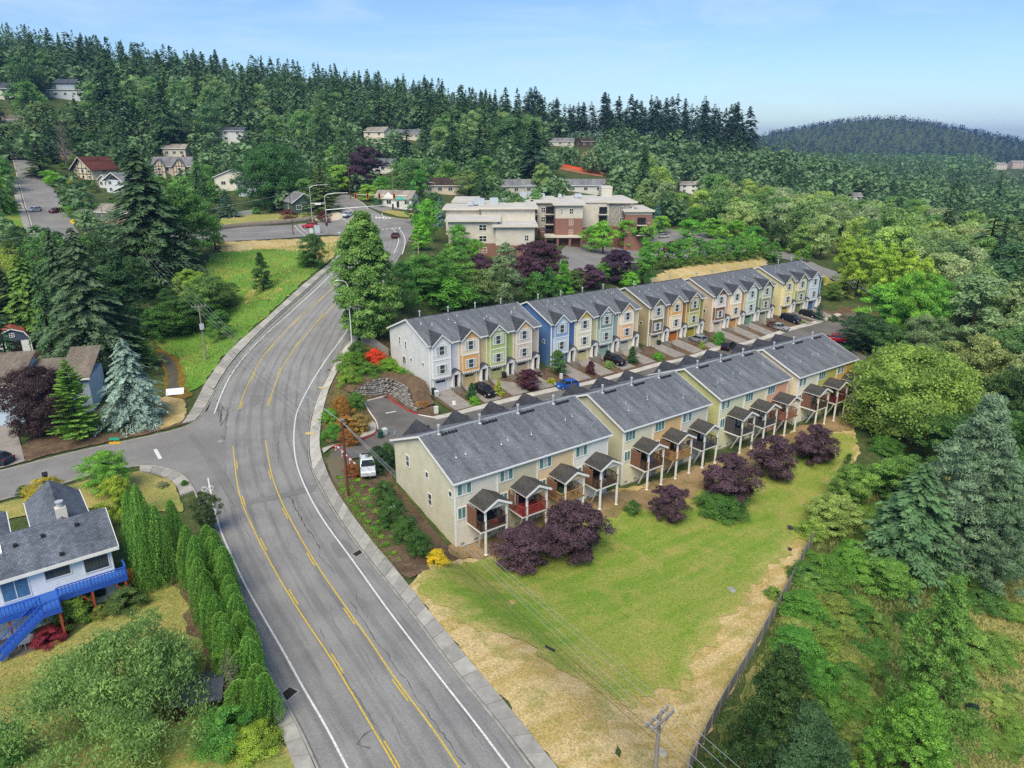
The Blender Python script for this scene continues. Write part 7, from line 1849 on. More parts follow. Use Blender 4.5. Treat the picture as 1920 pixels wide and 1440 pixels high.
mb = MB(); mb.bar((0, .04, 1.2), (Lp, .04, 1.2), .08); mb.bar((0, .04, .4), (Lp, .04, .4), .08); mb.build('rail', WHITE, o)
# things kept on the decks
def on_deck(i, x, y, name, label, cat, fn):
    root = NEARROOTS[i][0]; w = rw2(root, x, y); o = empty(name, (w[0], w[1], root.location.z + 3.0), ROW, label, cat); fn(o); return o
BLK = mat('grill_cover', '1f2228', .7, var=.2)
def grill(o):
    mb = MB(); mb.hexa([(-.55, -.3, 0), (.55, -.3, 0), (.55, .3, 0), (-.55, .3, 0)], [(-.6, -.33, .95), (.6, -.33, .95), (.6, .33, .95), (-.6, .33, .95)]); mb.build('cover', BLK, o); mb = MB(); mb.hexa([(-.42, -.28, .95), (.42, -.28, .95), (.42, .28, .95), (-.42, .28, .95)], [(-.32, -.16, 1.25), (.32, -.16, 1.25), (.32, .16, 1.25), (-.32, .16, 1.25)]); mb.build('lid', BLK, o)
on_deck(0, 2.3, -1.2, 'covered_grill', 'larger covered black grill on the beige end house deck', 'grill', grill); on_deck(0, 3.7, -1.0, 'covered_grill', 'smaller black grill beside the larger one on the deck', 'grill', grill); on_deck(0, 4.7, -2.2, 'storage_box', 'dark chest at the deck corner near a red item', 'box', lambda o: MB().box(-.5, .5, -.28, .28, 0, .6).build('body', BLK, o))
on_deck(0, 4.0, -2.2, 'cooler', 'small red cooler on the beige end house deck', 'cooler', lambda o: MB().box(-.3, .3, -.2, .2, 0, .45).build('body', mat('cooler_red', 'b8344a', .5), o))
def setchair(o, m):
    mb = MB(); mb.box(-.3, .3, -.3, .3, .35, .43); mb.build('seat', m, o); mb = MB(); mb.box(-.3, .3, .25, .32, .43, 1.0); mb.build('backrest', m, o); mb = MB()
    for x in (-.26, .26):
        for y in (-.26, .26): mb.box(x - .03, x + .03, y - .03, y + .03, 0, .35)
    mb.build('leg', m, o)
for i, x, y, c, lab in ((2, 2.7, -1.4, '3a5a3c', 'green chair on the cluttered wooden deck'), (2, 4.2, -2.1, '6a5a4a', 'brown chair on the cluttered wooden deck'), (3, 3.4, -1.8, 'b9bcc0', 'pale chair on the white house deck'), (4, 4.0, -1.6, '5a5f9a', 'bluish chair on the first deck of the second block'), (5, 3.9, -1.6, 'b8302c', 'red chair on the golden orange house deck'), (6, 3.8, -1.9, '8a90b8', 'pale blue chair on the grey beige house deck'), (8, 3.6, -1.7, 'c9c9c4', 'white chair on the cream yellow house deck')):
    on_deck(i, x, y, 'deck_chair', lab, 'chair', lambda o, c=c: setchair(o, mat('chair_' + c, c, .6)))
# ---------------------------------------------------------------- single trees and shrubs, each where it stands
ORD = ('first', 'second', 'third', 'fourth', 'fifth', 'sixth', 'seventh', 'eighth', 'ninth', 'tenth', 'eleventh', 'twelfth', 'thirteenth', 'fourteenth', 'fifteenth', 'sixteenth', 'seventeenth', 'eighteenth', 'nineteenth', 'twentieth')
ORD += tuple('twenty ' + o_ for o_ in ORD[:9])
T = lambda kind, px, pyb, pyt, w, col, label, name='tree', cat='tree', group=None, **q: tree(name, kind, px, pyb, pyt, w, col, label, cat, group, **q)
# lawn: six purple plums and a green shrub
for px, pyb, pyt, w in ((988, 1090, 990, 118), (1072, 1072, 945, 128), (1255, 990, 911, 72), (1365, 962, 852, 100), (1447, 912, 818, 84), (1524, 882, 797, 80)):
    lab = {988: 'purple leaved plum nearest the utility wires, left of the touching pair', 1072: 'larger purple plum of the touching pair, on the right', 1255: 'smallest purple plum alone on the mown lawn', 1365: 'purple plum with green shoots round its foot', 1447: 'purple plum second from the far end of the lawn', 1524: 'purple plum at the far end of the lawn'}[px]
    T('plum', px, pyb, pyt, w, 'plum', lab, 'plum_tree', group='purple plums on the lawn')
T('bush', 1185, 972, 938, 40, '4d7a33', 'small dark green shrub between the lawn plums', 'shrub', 'shrub')
T('bushfine', 1352, 985, 930, 110, '547d38', 'green suckers round the foot of the middle purple plum', 'shrub', 'shrub')
T('bush', 1590, 880, 850, 22, 'mid', 'thin sapling in the grass at the fence end', 'sapling', 'sapling')
# poplar and trees along the far side of the main road
T('poplar', 692, 645, 394, 116, '72994f', 'tall dark poplar standing between the main road and the grey townhouse', 'poplar_tree')
T('cone', 494, 549, 472, 46, '4b6e35', 'dark upright bush tree alone in the green meadow', 'tree')
T('broadfine', 590, 505, 438, 56, '4d7438', 'bushy tree in the meadow corner by the crossroads', 'tree')
T('bushfine', 575, 503, 470, 40, '5d8a3e', 'low green bush left of the meadow corner tree', 'shrub', 'shrub')
# left thicket
T('firfine', 185, 712, 425, 170, '5d7555', 'tall grey green fir with bare trunk above the blue cedar', 'fir_tree', i=0)
T('firfine', 62, 622, 474, 105, '6f9147', 'light green fir left of the tall grey fir', 'fir_tree', i=1)
T('firfine', 288, 520, 272, 176, '50694a', 'broad dark fir with visible trunk on the skyline of the left thicket', 'fir_tree', i=2)
T('firfine', 132, 640, 424, 90, '55704e', 'narrow dark fir left of the tall grey fir', 'fir_tree', i=3)
T('fir', 20, 606, 500, 110, '3f5739', 'dark fir at the left edge behind the barn shed', 'fir_tree')
T('broadfine', 355, 500, 350, 120, '57803f', 'bright leafy tree leaning on the broad dark fir', 'tree', i=0)
T('broadfine', 228, 690, 560, 105, '405e3a', 'dark round tree behind the blue cedar', 'tree', i=1)
T('cone', 240, 640, 470, 110, '3f5f38', 'dark leafy tree between the firs and the upper pole', 'tree')
T('whitepine', 262, 690, 610, 70, '6d9440', 'light green young conifer right of the blue cedar top', 'conifer')
T('atlas', 255, 812, 632, 136, '94a99c', 'pale blue cedar with drooping boughs at the street corner', 'cedar_tree')
T('whitepine', 150, 828, 672, 92, '78a548', 'bright green pine between the purple maple and blue cedar', 'pine_tree')
T('maple', 82, 835, 690, 128, '47373b', 'dark purple maple beside the pale blue house', 'maple_tree')
T('bushfine', 100, 695, 655, 110, '5d3d40', 'low dark red maple below the barn shed', 'shrub', 'shrub')
for px, pyb, pyt, w, c, lab in ((352, 632, 560, 110, '567f38', 'big green thicket bush left of the roadside pole'), (300, 640, 575, 70, '5a8a3e', 'green thicket bush over the head of the creek'), (400, 610, 520, 80, '6b8c48', 'olive shrub behind the roadside pole'), (360, 570, 505, 70, '86a542', 'yellow green bush near the upper pole'), (425, 580, 530, 60, '768f50', 'pale scrub bush at the meadow edge'), (320, 610, 540, 60, '4d7438', 'dark bush between the two thicket bushes'), (415, 640, 580, 52, '5c8a3c', 'small green bush right of the roadside pole'), (255, 560, 480, 60, '48693b', 'dark bush under the broad dark fir'), (378, 590, 540, 60, '5f7f42', 'scrubby bush just above the roadside pole foot'), (180, 500, 445, 70, '57783c', 'bush beside the hill street mouth')):
    T('broadfine', px, pyb, pyt, w, c, lab, 'thicket_bush', 'bush')
# left street corner and the blue deck house garden
T('broadfine', 208, 935, 846, 96, '7db045', 'bright green rounded tree at the south street corner', 'tree', i=0)
T('broadfine', 232, 990, 890, 74, '9cae3e', 'yellow green tree behind the street corner tree', 'tree', i=1)
T('bushfine', 88, 952, 897, 80, 'b5ae45', 'yellow bush beside the blue deck house roof', 'shrub', 'shrub')
T('bush', 46, 936, 910, 30, '4d6f35', 'small round dark bush by the side street', 'shrub', 'shrub')
T('bushfine', 305, 918, 902, 24, '8d9a78', 'small grey bush on the street corner lawn', 'shrub', 'shrub')
T('bushfine', 140, 1180, 1112, 90, '7c9a3e', 'big rhododendron bush left of its pair below the blue deck', 'shrub', 'shrub')
T('bushfine', 240, 1160, 1102, 82, '5f7c43', 'darker rhododendron bush right of its pair below the blue deck', 'shrub', 'shrub')
T('bushfine', 190, 1165, 1135, 42, '7d8a42', 'low olive bush between the two rhododendrons', 'shrub', 'shrub')
T('bushfine', 93, 1222, 1176, 68, '8a2f3a', 'burgundy dwarf maple mound on the terrace edge', 'shrub', 'shrub')
T('willow', 245, 1505, 1208, 380, '7f9f58', 'large grey green willowy tree in the near left garden', 'tree')
T('broadfine', 20, 1450, 1360, 90, '4f8a3e', 'bright green bush at the bottom left corner', 'shrub', 'shrub')
T('bushfine', 470, 1440, 1365, 120, '93a93f', 'yellow green ivy mound beside the near pavement', 'shrub', 'shrub')
T('bushfine', 425, 1440, 1330, 120, '5f9440', 'green ivy mass beside the small dark shed', 'shrub', 'shrub')
T('bushfine', 480, 1370, 1300, 76, '5c9a40', 'leafy hedge bank next to the pavement', 'shrub', 'shrub')
T('broadfine', 438, 1290, 1195, 66, '82b046', 'light green sapling at the near end of the arborvitae hedge', 'tree')
T('bare', 440, 1340, 1215, 70, '80786c', 'bare grey branches sticking out beside the dark shed', 'bare_tree', 'tree')
T('bare', 355, 1330, 1235, 60, '80786c', 'dead twigs leaning over the dark shed roof', 'bare_tree', 'tree')
T('bushfine', 330, 1180, 1150, 60, '7f8f55', 'thin weedy bush on the dry garden grass', 'shrub', 'shrub') if False else None
T('broadfine', 392, 1010, 925, 58, '50693a', 'dark rounded shrub between the hedge and the road', 'shrub', 'shrub')
T('whitepine', 346, 912, 898, 20, '5c8a40', 'little green conifer by the street corner pavement', 'shrub', 'shrub')
# arborvitae hedge: two rows, then the older group by the house
A0, A1 = on_land(404, 1062)[:2], on_land(503, 1352)[:2]; B0, B1 = on_land(362, 1085)[:2], on_land(462, 1330)[:2]
n = 0
for (p, q, m) in ((A0, A1, 20), (B0, B1, 17)):
    for k in range(m):
        f = k / (m - 1); x, y = p + (q - p) * f + RNG.normal(0, .22, 2)
        tree_at('arborvitae', 'arbor', x, y, rnd.uniform(4.6, 6.2) - (1.6 if f > .93 else 0), rnd.uniform(.85, 1.1), 'arbor', '%s green arborvitae from the street corner in the %s row of the hedge' % (ORD[k], 'road side' if m == 20 else 'garden side'), 'arborvitae', 'arborvitae of the double hedge beside the road')
        if k % 3 == 1 and m == 20:
            tree_at('arborvitae', 'arbor', x - .9, y - .2, rnd.uniform(3.4, 4.6), rnd.uniform(.65, .85), 'arbor', 'lower arborvitae tucked behind the %s one of the road side hedge row' % ORD[k], 'arborvitae', 'arborvitae of the double hedge beside the road')
for px, pyb, pyt, w, lab in ((266, 1085, 918, 40, 'tallest old arborvitae nearest the blue deck house'), (288, 1105, 905, 42, 'old arborvitae second from the blue deck house'), (312, 1100, 945, 46, 'old arborvitae right of the brown dead patch'), (338, 1060, 935, 36, 'old arborvitae next to the start of the hedge'), (280, 1112, 960, 40, 'old arborvitae in front of its group')):
    T('arbor', px, pyb, pyt, w, 'arbor', lab, 'arborvitae', 'arborvitae')
T('bare', 296, 1075, 945, 40, '80786c', 'dead brown arborvitae between the green ones', 'bare_tree', 'tree')
# heather mounds and shrubs along the pavement bend
MD = [(658, 945), (668, 959), (679, 973), (690, 985), (699, 997), (687, 941), (697, 927), (694, 956), (705, 966), (638, 902), (646, 925), (670, 907), (716, 1012), (726, 1028), (737, 1045), (735, 1013), (720, 996), (682, 918), (660, 925), (672, 935), (710, 984), (748, 1056), (708, 1004)]
for k, (x, y) in enumerate(MD):
    T('mound', x, y, y - rnd.uniform(9, 13), rnd.uniform(20, 32), ['7fae3c', '6c9e38', '8ab348'][k % 3], 'low bright green heather mound in the mulch beside the pavement', 'heather_mound', 'shrub', 'green heather mounds beside the pavement', jit=.18)
for px, pyb, pyt, w, c, lab in ((736, 1000, 932, 64, '4c7034', 'dark green shrub left of the beige end house'), (764, 1030, 968, 60, '4f7436', 'dark green shrub below the beige end house wall'), (788, 1054, 996, 54, '496d32', 'dark round shrub nearest the lawn beside the beige house'), (724, 958, 900, 54, '527838', 'green shrub behind the brown pole'), (710, 890, 838, 60, '3c5a36', 'dark bush in front of the parked white pickup'), (728, 870, 830, 34, '4f7a3e', 'green bush at the corner of the beige end house'), (662, 900, 868, 40, '9a6a3c', 'rusty brown shrub at the gate post')):
    T('bushfine', px, pyb, pyt, w, c, lab, 'shrub', 'shrub')
T('bushfine', 820, 1066, 1030, 44, 'd8c630', 'golden yellow shrub at the corner of the lawn', 'shrub', 'shrub')
for px, pyb, pyt, w, c, lab in ((620, 800, 765, 40, '7aa83e', 'green cover shrub beside the bend pavement'), (642, 790, 742, 44, 'b58a45', 'tawny shrub in the bed beside the turnaround'), (668, 770, 735, 40, '5c8a3c', 'green shrub at the corner of the turnaround bed'), (650, 815, 780, 56, 'a9853f', 'ochre shrub in the middle of the turnaround bed'), (625, 830, 795, 44, '5f9a3a', 'bright green low shrub near the gate path'), (675, 815, 775, 46, 'b39a58', 'straw coloured grass clump by the hydrant'), (655, 840, 805, 46, 'a5753a', 'orange brown shrub above the gate path'), (640, 770, 742, 30, 'c4a83c', 'yellow shrub at the top of the turnaround bed')):
    T('bushfine', px, pyb, pyt, w, c, lab, 'shrub', 'shrub')
for px, pyb, pyt, w, c, lab in ((660, 700, 660, 70, '749a3a', 'green shrub on the slope above the stone wall, roadside'), (702, 690, 655, 54, 'd4532f', 'bright orange red shrub above the stone wall'), (730, 715, 672, 56, '7fae3a', 'lime green shrub between the red shrub and grey house'), (755, 728, 690, 46, '69a238', 'bright green shrub by the grey house wall'), (690, 715, 680, 60, '63903a', 'green shrub below the red shrub'), (655, 730, 690, 50, '82a040', 'yellow green shrub at the wall end'), (672, 680, 640, 46, '4f7438', 'dark little tree left of the red shrub'), (770, 742, 722, 26, '9aa048', 'small olive shrub by the stone wall'), (783, 766, 752, 20, 'c09a3c', 'small gold shrub left of the white post'), (796, 766, 752, 18, 'b5803a', 'small bronze shrub right of its gold twin')):
    T('bushfine', px, pyb, pyt, w, c, lab, 'shrub', 'shrub')
# plants between the drives of the coloured row
for px, pyb, pyt, w, c, kd, lab in ((885, 752, 716, 28, '3f6a38', 'cone', 'dark green shrub before the orange townhouse'), (890, 762, 742, 24, '7aae3a', 'bushfine', 'lime shrub at the kerb before the orange townhouse'), (935, 742, 706, 24, 'a9b548', 'spruce', 'golden conifer before the apple green townhouse'), (993, 736, 692, 44, '5a3340', 'plum', 'dark red Japanese maple before the beige pink townhouse'), (1046, 706, 655, 38, '587f42', 'broadfine', 'small vase shaped green tree before the blue townhouse'), (1034, 723, 708, 22, 'b0b545', 'bushfine', 'yellow green bushes at the foot of the vase shaped tree'), (1107, 704, 676, 20, '5c3338', 'bushfine', 'small dark red shrub before the cream townhouse'), (1142, 692, 676, 22, '8fae62', 'bushfine', 'pale green shrub before the sage townhouse'), (1185, 684, 648, 26, '3f6e38', 'cone', 'dark green globe tree before the peach townhouse'), (1234, 677, 660, 26, '6ca83a', 'bushfine', 'bright green shrubs before the dark brown townhouse'), (1316, 655, 640, 14, '9ab548', 'bushfine', 'lime shrub before the olive townhouse'), (1347, 650, 622, 26, '58a038', 'bushfine', 'bright green round bush before the pinkish townhouse'), (1450, 616, 602, 30, '5c3338', 'bushfine', 'low dark red maple before the sage townhouse'), (1534, 600, 566, 26, '4a6b58', 'spruce', 'little blue green spruce at the far end of the coloured row'), (1330, 643, 632, 14, '6b8a45', 'bushfine', 'low shrub between silver cars'), (1562, 604, 590, 22, '4f7040', 'bushfine', 'low bush at the end of the court'), (1505, 607, 600, 16, '8aa04a', 'bushfine', 'low strip plants beside the black car')):
    T(kd, px, pyb, pyt, w, c, lab, 'garden_shrub' if kd == 'bushfine' else 'garden_tree', 'shrub' if kd == 'bushfine' else 'tree')
# belt between the coloured row and the care home
BELT = [('broad', 800, 455, 372, 56, '6fae3a', 'bright green tree at the left end of the care home'), ('column', 790, 470, 415, 40, '7ab540', 'bright green upright tree beside the lane lines'), ('spruce', 825, 425, 366, 26, '7fa3a3', 'blue spruce at the left end of the care home'), ('cone', 775, 520, 478, 34, 'a9b84a', 'yellow green tree right of the poplar'), ('spruce', 778, 512, 470, 16, '8fb0b0', 'tiny blue spruce right of the poplar'),
 ('broadfine', 800, 560, 478, 110, '5e8f42', 'wide green tree behind the grey townhouse'), ('broadfine', 755, 590, 490, 70, '4f7d3c', 'dark green tree right behind the poplar'), ('broadfine', 855, 545, 462, 90, '6c9a48', 'spreading green tree left of the purple one'), ('broad', 835, 590, 520, 100, '66a03c', 'bright tree behind the grey townhouse roof'), ('column', 948, 580, 452, 66, '7f9a6c', 'grey green upright tree behind the townhouses'), ('plum', 900, 520, 476, 60, '5c404e', 'purple tree below the left wing of the care home'), ('plum', 1010, 530, 452, 96, '5c404e', 'large purple tree left of the care home drive'), ('plum', 985, 545, 480, 60, '644656', 'purple tree tucked below the larger purple one'),
 ('column', 935, 470, 420, 30, '5a8a42', 'slim green tree before the left wing windows'), ('spruce', 968, 478, 438, 26, '35522f', 'dark little conifer before the left wing'), ('cone', 1056, 560, 486, 46, '72ad3e', 'lime conical tree behind the second townhouse block'), ('broad', 1000, 575, 510, 60, '5b8f42', 'green tree between two purple ones'), ('cone', 1030, 570, 500, 56, '4f8340', 'dark green conical tree behind the second block'), ('plum', 1105, 545, 496, 60, '66485a', 'purple tree at the edge of the care home drive'), ('plum', 1155, 535, 468, 66, '4e3a4a', 'dark purple tree beside the blue parked car'), ('column', 1205, 535, 462, 52, '67a043', 'bright green tree right of the dark purple tree'), ('broad', 1180, 545, 510, 40, '7ab83e', 'low lime tree behind the third block'), ('broad', 880, 585, 530, 80, '55803d', 'dark leafy tree behind the green townhouse'), ('broad', 905, 575, 505, 66, '7a8f55', 'dull green tree with brown tints behind the green townhouse'), ('broad', 1130, 530, 490, 40, '6a9a3e', 'small green tree between purple trees'), ('broad', 1080, 545, 505, 40, '6b8a40', 'olive tree left of the purple drive tree'),
 ('broad', 860, 480, 420, 56, '5f9a3f', 'green tree before the left wing corner'), ('broad', 890, 490, 448, 40, '6fae3a', 'lime tree before the left wing'), ('spruce', 1010, 462, 428, 24, '4a5f3a', 'dark conifer beside the entrance'), ('broad', 1060, 450, 418, 26, '4a7040', 'dark rounded tree before the brick tower'), ('plum', 1100, 432, 405, 40, '5a2f36', 'dark red tree at the foot of the care home'), ('plum', 1190, 428, 408, 50, '5a2f36', 'dark red hedge tree below the right wing'), ('spruce', 1232, 430, 380, 26, '6a9a92', 'blue spruce at the right end of the care home'),
 ('broad', 1108, 474, 424, 46, '7fb244', 'lime tree half hiding the care home entrance'), ('broad', 1212, 474, 424, 44, '76a848', 'green tree before the care home right wing'), ('broad', 1130, 478, 414, 52, '86bd42', 'yellow green tree on the parking island'), ('broad', 1175, 470, 412, 46, '7fb840', 'light green tree beside the parking island'), ('broad', 1205, 455, 408, 50, '93bf45', 'lime tree behind the parked cars'), ('broad', 1240, 440, 405, 40, '86b840', 'pale lime tree at the back of the parking'), ('broad', 1290, 455, 412, 56, '6dab40', 'green tree at the right of the parking'), ('broad', 1335, 448, 408, 56, '78ad42', 'leafy tree at the far end of the parking'), ('broad', 1375, 455, 412, 60, '84b845', 'lime tree near the wood edge'), ('broad', 1300, 425, 388, 50, '5f9a44', 'deep green tree behind the parking'), ('broad', 1410, 470, 425, 50, '5c9a44', 'green tree closing the parking row'), ('column', 1450, 492, 452, 34, '5f9440', 'upright tree behind the last townhouse block'), ('column', 1512, 492, 455, 18, '6a9a3e', 'slim green conifer beside the far road'), ('column', 1494, 490, 468, 16, '86b03e', 'lime little conifer left of the slim one')]
for kd, px, pyb, pyt, w, c, lab in BELT: T(kd, px, pyb, pyt, w, c, lab, 'purple_tree' if kd == 'plum' else ('spruce_tree' if kd == 'spruce' else 'tree'))
for k in range(12):
    px = 1215 + k * 19; T('broad', px, 500 - k * 1.6 + rnd.uniform(-3, 3), 452 - k * 1.2 + rnd.uniform(-8, 6), rnd.uniform(34, 48), ['6ba043', '78ad45', '5d9440'][k % 3], ORD[k] + ' rounded tree from the left in the row above the dry bank', 'tree', group='trees of the row above the dry bank')
for k in range(14):
    px = 1212 + k * 17; T('bush', px, 508 - k * 1.7, 488 - k * 1.6, 24, '6d8a3e', ORD[k] + ' clipped olive hedge bush from the left above the dry bank', 'hedge_bush', 'bush', group='hedge bushes above the dry bank')
# bright grove by the far road
for k, (px, pyb, pyt, w) in enumerate(((1580, 548, 440, 46), (1605, 556, 446, 46), (1632, 566, 450, 50), (1658, 578, 456, 54), (1690, 590, 468, 60), (1720, 600, 480, 60))):
    T('column', px, pyb, pyt, w, 'a3bf4a', ORD[k] + ' yellow green tree from the left in the bright grove by the road', 'tree', group='bright grove by the far road')
for px, pyb, pyt, w, c, lab in ((1655, 640, 530, 96, '7db845', 'bright green maple right of the far road'), (1700, 655, 510, 90, '8abf48', 'second bright green maple behind the first'), (1740, 650, 520, 80, '72ad45', 'bright green maple furthest right of its trio'), (1612, 665, 590, 96, '48693f', 'dark green round tree shading the court end'), (1655, 680, 610, 80, '557a42', 'dark tree behind the court end tree'), (1725, 690, 592, 96, '8aa070', 'pale grey green tree on the slope'), (1560, 565, 530, 40, '668a3e', 'bush beside the last blue townhouse'), (1530, 545, 515, 30, '6f9440', 'small tree beside the last blue townhouse')):
    T('broadfine', px, pyb, pyt, w, c, lab)
T('bush', 1640, 665, 648, 40, '6a3f42', 'dark red shrub on the bare slope', 'shrub', 'shrub'); T('bush', 1618, 665, 655, 16, '7fa03e', 'little green shrub on the bare slope', 'shrub', 'shrub')
T('bush', 1582, 545, 527, 24, '4d5a38', 'clipped dark bush on the verge lawn', 'shrub', 'shrub'); T('bush', 1588, 562, 545, 22, '456035', 'second clipped dark bush lower on the verge', 'shrub', 'shrub')
# slope on the right
RIGHT = [('maple', 1690, 860, 655, 235, '86a44c', 'big yellow green maple beside the last near block', 0), ('broadfine', 1810, 800, 630, 150, '8f9d5e', 'olive tree behind the big maple', 0), ('broadfine', 1760, 820, 690, 110, '76984a', 'green tree between the maple and olive tree', 1), ('broadfine', 1885, 850, 690, 110, '4b6d38', 'dark green tree at the right edge', 2), ('broadfine', 1860, 930, 770, 130, '4f7838', 'deep green leafy tree right of the tall pine', 1),
 ('pine', 1795, 1085, 738, 250, '809a78', 'tall grey green pine with rounded tufts', 0), ('pine', 1850, 1130, 868, 170, '78936e', 'smaller grey green pine leaning on the tall one', 1), ('firfine', 1700, 1085, 868, 190, '5f7f56', 'blue green fir left of the tall pine', 2),
 ('sequoia', 1725, 1430, 1078, 205, '6b9445', 'tall feathery green cypress on the right slope', 0), ('sequoia', 1690, 1540, 1285, 235, '73a03f', 'bright feathery cypress at the bottom right', 1), ('sequoia', 1440, 1520, 1208, 240, '43602f', 'dark cypress overhanging the fence at the bottom', 2), ('pine', 1490, 1580, 1320, 260, '4a6a45', 'dark pine at the bottom edge right of the fence', 2)]
for kd, px, pyb, pyt, w, c, lab, i in RIGHT: T(kd, px, pyb, pyt, w, c, lab, {'pine': 'pine_tree', 'firfine': 'fir_tree', 'sequoia': 'cypress_tree', 'maple': 'maple_tree'}.get(kd, 'tree'), i=i)
for px, pyb, pyt, w, c, kd, lab in ((1850, 900, 770, 150, '5f8a45', 'broadfine', 'deep green tree crowding behind the tall pine'), (1900, 780, 610, 150, '6a8f52', 'broadfine', 'big leafy tree at the right edge above the pine'), (1765, 760, 640, 120, '8aa860', 'broadfine', 'soft green tree just above the big maple'), (1815, 660, 520, 130, '86a070', 'broad', 'grey green cottonwood on the right slope'), (1880, 620, 460, 150, '55774c', 'broad', 'tall dark cottonwood at the right edge'), (1840, 540, 395, 130, '5c7d52', 'fir', 'large dark fir right of the bright grove'), (1765, 560, 450, 110, '7f9c68', 'broad', 'pale cottonwood behind the bright grove'), (1905, 520, 390, 120, '4f7048', 'fir', 'dark fir at the right edge above the cottonwood'), (1640, 780, 700, 90, '7aa048', 'broadfine', 'green tree between the last block and the big maple'), (1900, 900, 800, 120, '6f9848', 'broadfine', 'light green tree low at the right edge'), (1690, 960, 860, 120, '6d9646', 'broadfine', 'green tree in front of the big maple'), (1590, 960, 880, 90, '7fa24c', 'broadfine', 'leafy bush tree by the fence end'), (1660, 1130, 1050, 110, '6f9a44', 'broadfine', 'leafy bush tree below the blue green fir'), (1560, 1010, 930, 110, '9ab060', 'broadfine', 'olive bush tree hanging over the fence'), (1770, 900, 780, 120, '5a8442', 'broadfine', 'dark bushy tree left of the tall pine')): T(kd, px, pyb, pyt, w, c, lab)
BR = [(1560, 990, 940, 100, '9aa852'), (1610, 1000, 950, 90, '7fa045'), (1545, 1110, 1045, 90, '6d9a3e'), (1590, 1090, 1030, 80, '76a843'), (1640, 1120, 1070, 90, '6a9440'), (1500, 1180, 1110, 90, '6aa040'), (1560, 1170, 1120, 90, '8a9a4a'), (1490, 1250, 1180, 100, '5f9a3e'), (1540, 1240, 1180, 90, '85a045'), (1600, 1180, 1130, 80, '5c8a3c'), (1530, 1310, 1240, 100, '5c943c'), (1590, 1270, 1220, 90, '8f9a50'), (1560, 1370, 1310, 90, '6b9840'), (1640, 1200, 1150, 70, '7f9a48'), (1450, 1130, 1100, 40, '7a9a44'), (1520, 1020, 975, 70, '8aa84a'), (1640, 930, 880, 80, '5c8a40'), (1600, 920, 870, 60, '6a9442'), (1680, 960, 910, 70, '527a3c'), (1640, 1030, 985, 80, '749a44'), (1590, 1440, 1380, 80, '7d9248'), (1620, 1330, 1290, 60, '93a055'), (1700, 1190, 1150, 60, '4f7a38'), (1830, 1260, 1190, 110, '7a9a4a'), (1870, 1240, 1190, 70, '86a04e'), (1890, 1080, 1030, 80, '6a9440'), (1880, 980, 930, 80, '86a64a'), (1905, 1000, 950, 60, '8fae50'), (1900, 1400, 1350, 70, '7fa048'), (1822, 1345, 1318, 28, '2f4f3f'), (1850, 1160, 1110, 90, '5f8a48'), (1430, 1420, 1360, 120, '4f7a3a'), (1660, 860, 820, 70, '5c8a3c'), (1640, 800, 740, 70, '7da044')]
gb = np.random.default_rng(31)
PB1, PB2 = np.array([(1505, 1070), (1590, 920), (1690, 905), (1760, 1000), (1640, 1110), (1660, 1450), (1560, 1450), (1470, 1230)]), np.array([(1800, 1060), (1920, 900), (1920, 1440), (1800, 1440)])
for P_, n_ in ((PB1, 62), (PB2, 22)):
    q_ = gb.uniform(P_.min(0), P_.max(0), (900, 2)); q_ = q_[inside(q_, P_)][:n_]
    for a_, b_ in q_: h_ = gb.uniform(24, 62); BR.append((a_, b_, b_ - h_ * .75, h_ * gb.uniform(1.0, 1.7), ['7da048', '6d9a42', '8fa852', '5f8c40', '97a85a', '749a4a'][gb.integers(6)]))
WOOD = []
for px, pyb, pyt, w, c in BR: b_ = T('bushfine', px, pyb, pyt, w, c, 'tangled green bramble bush on the rough slope right of the fence', 'bramble_bush', 'bush', 'bramble bushes right of the fence'); WOOD.append((b_, 'tangled bramble bush', 1.0))
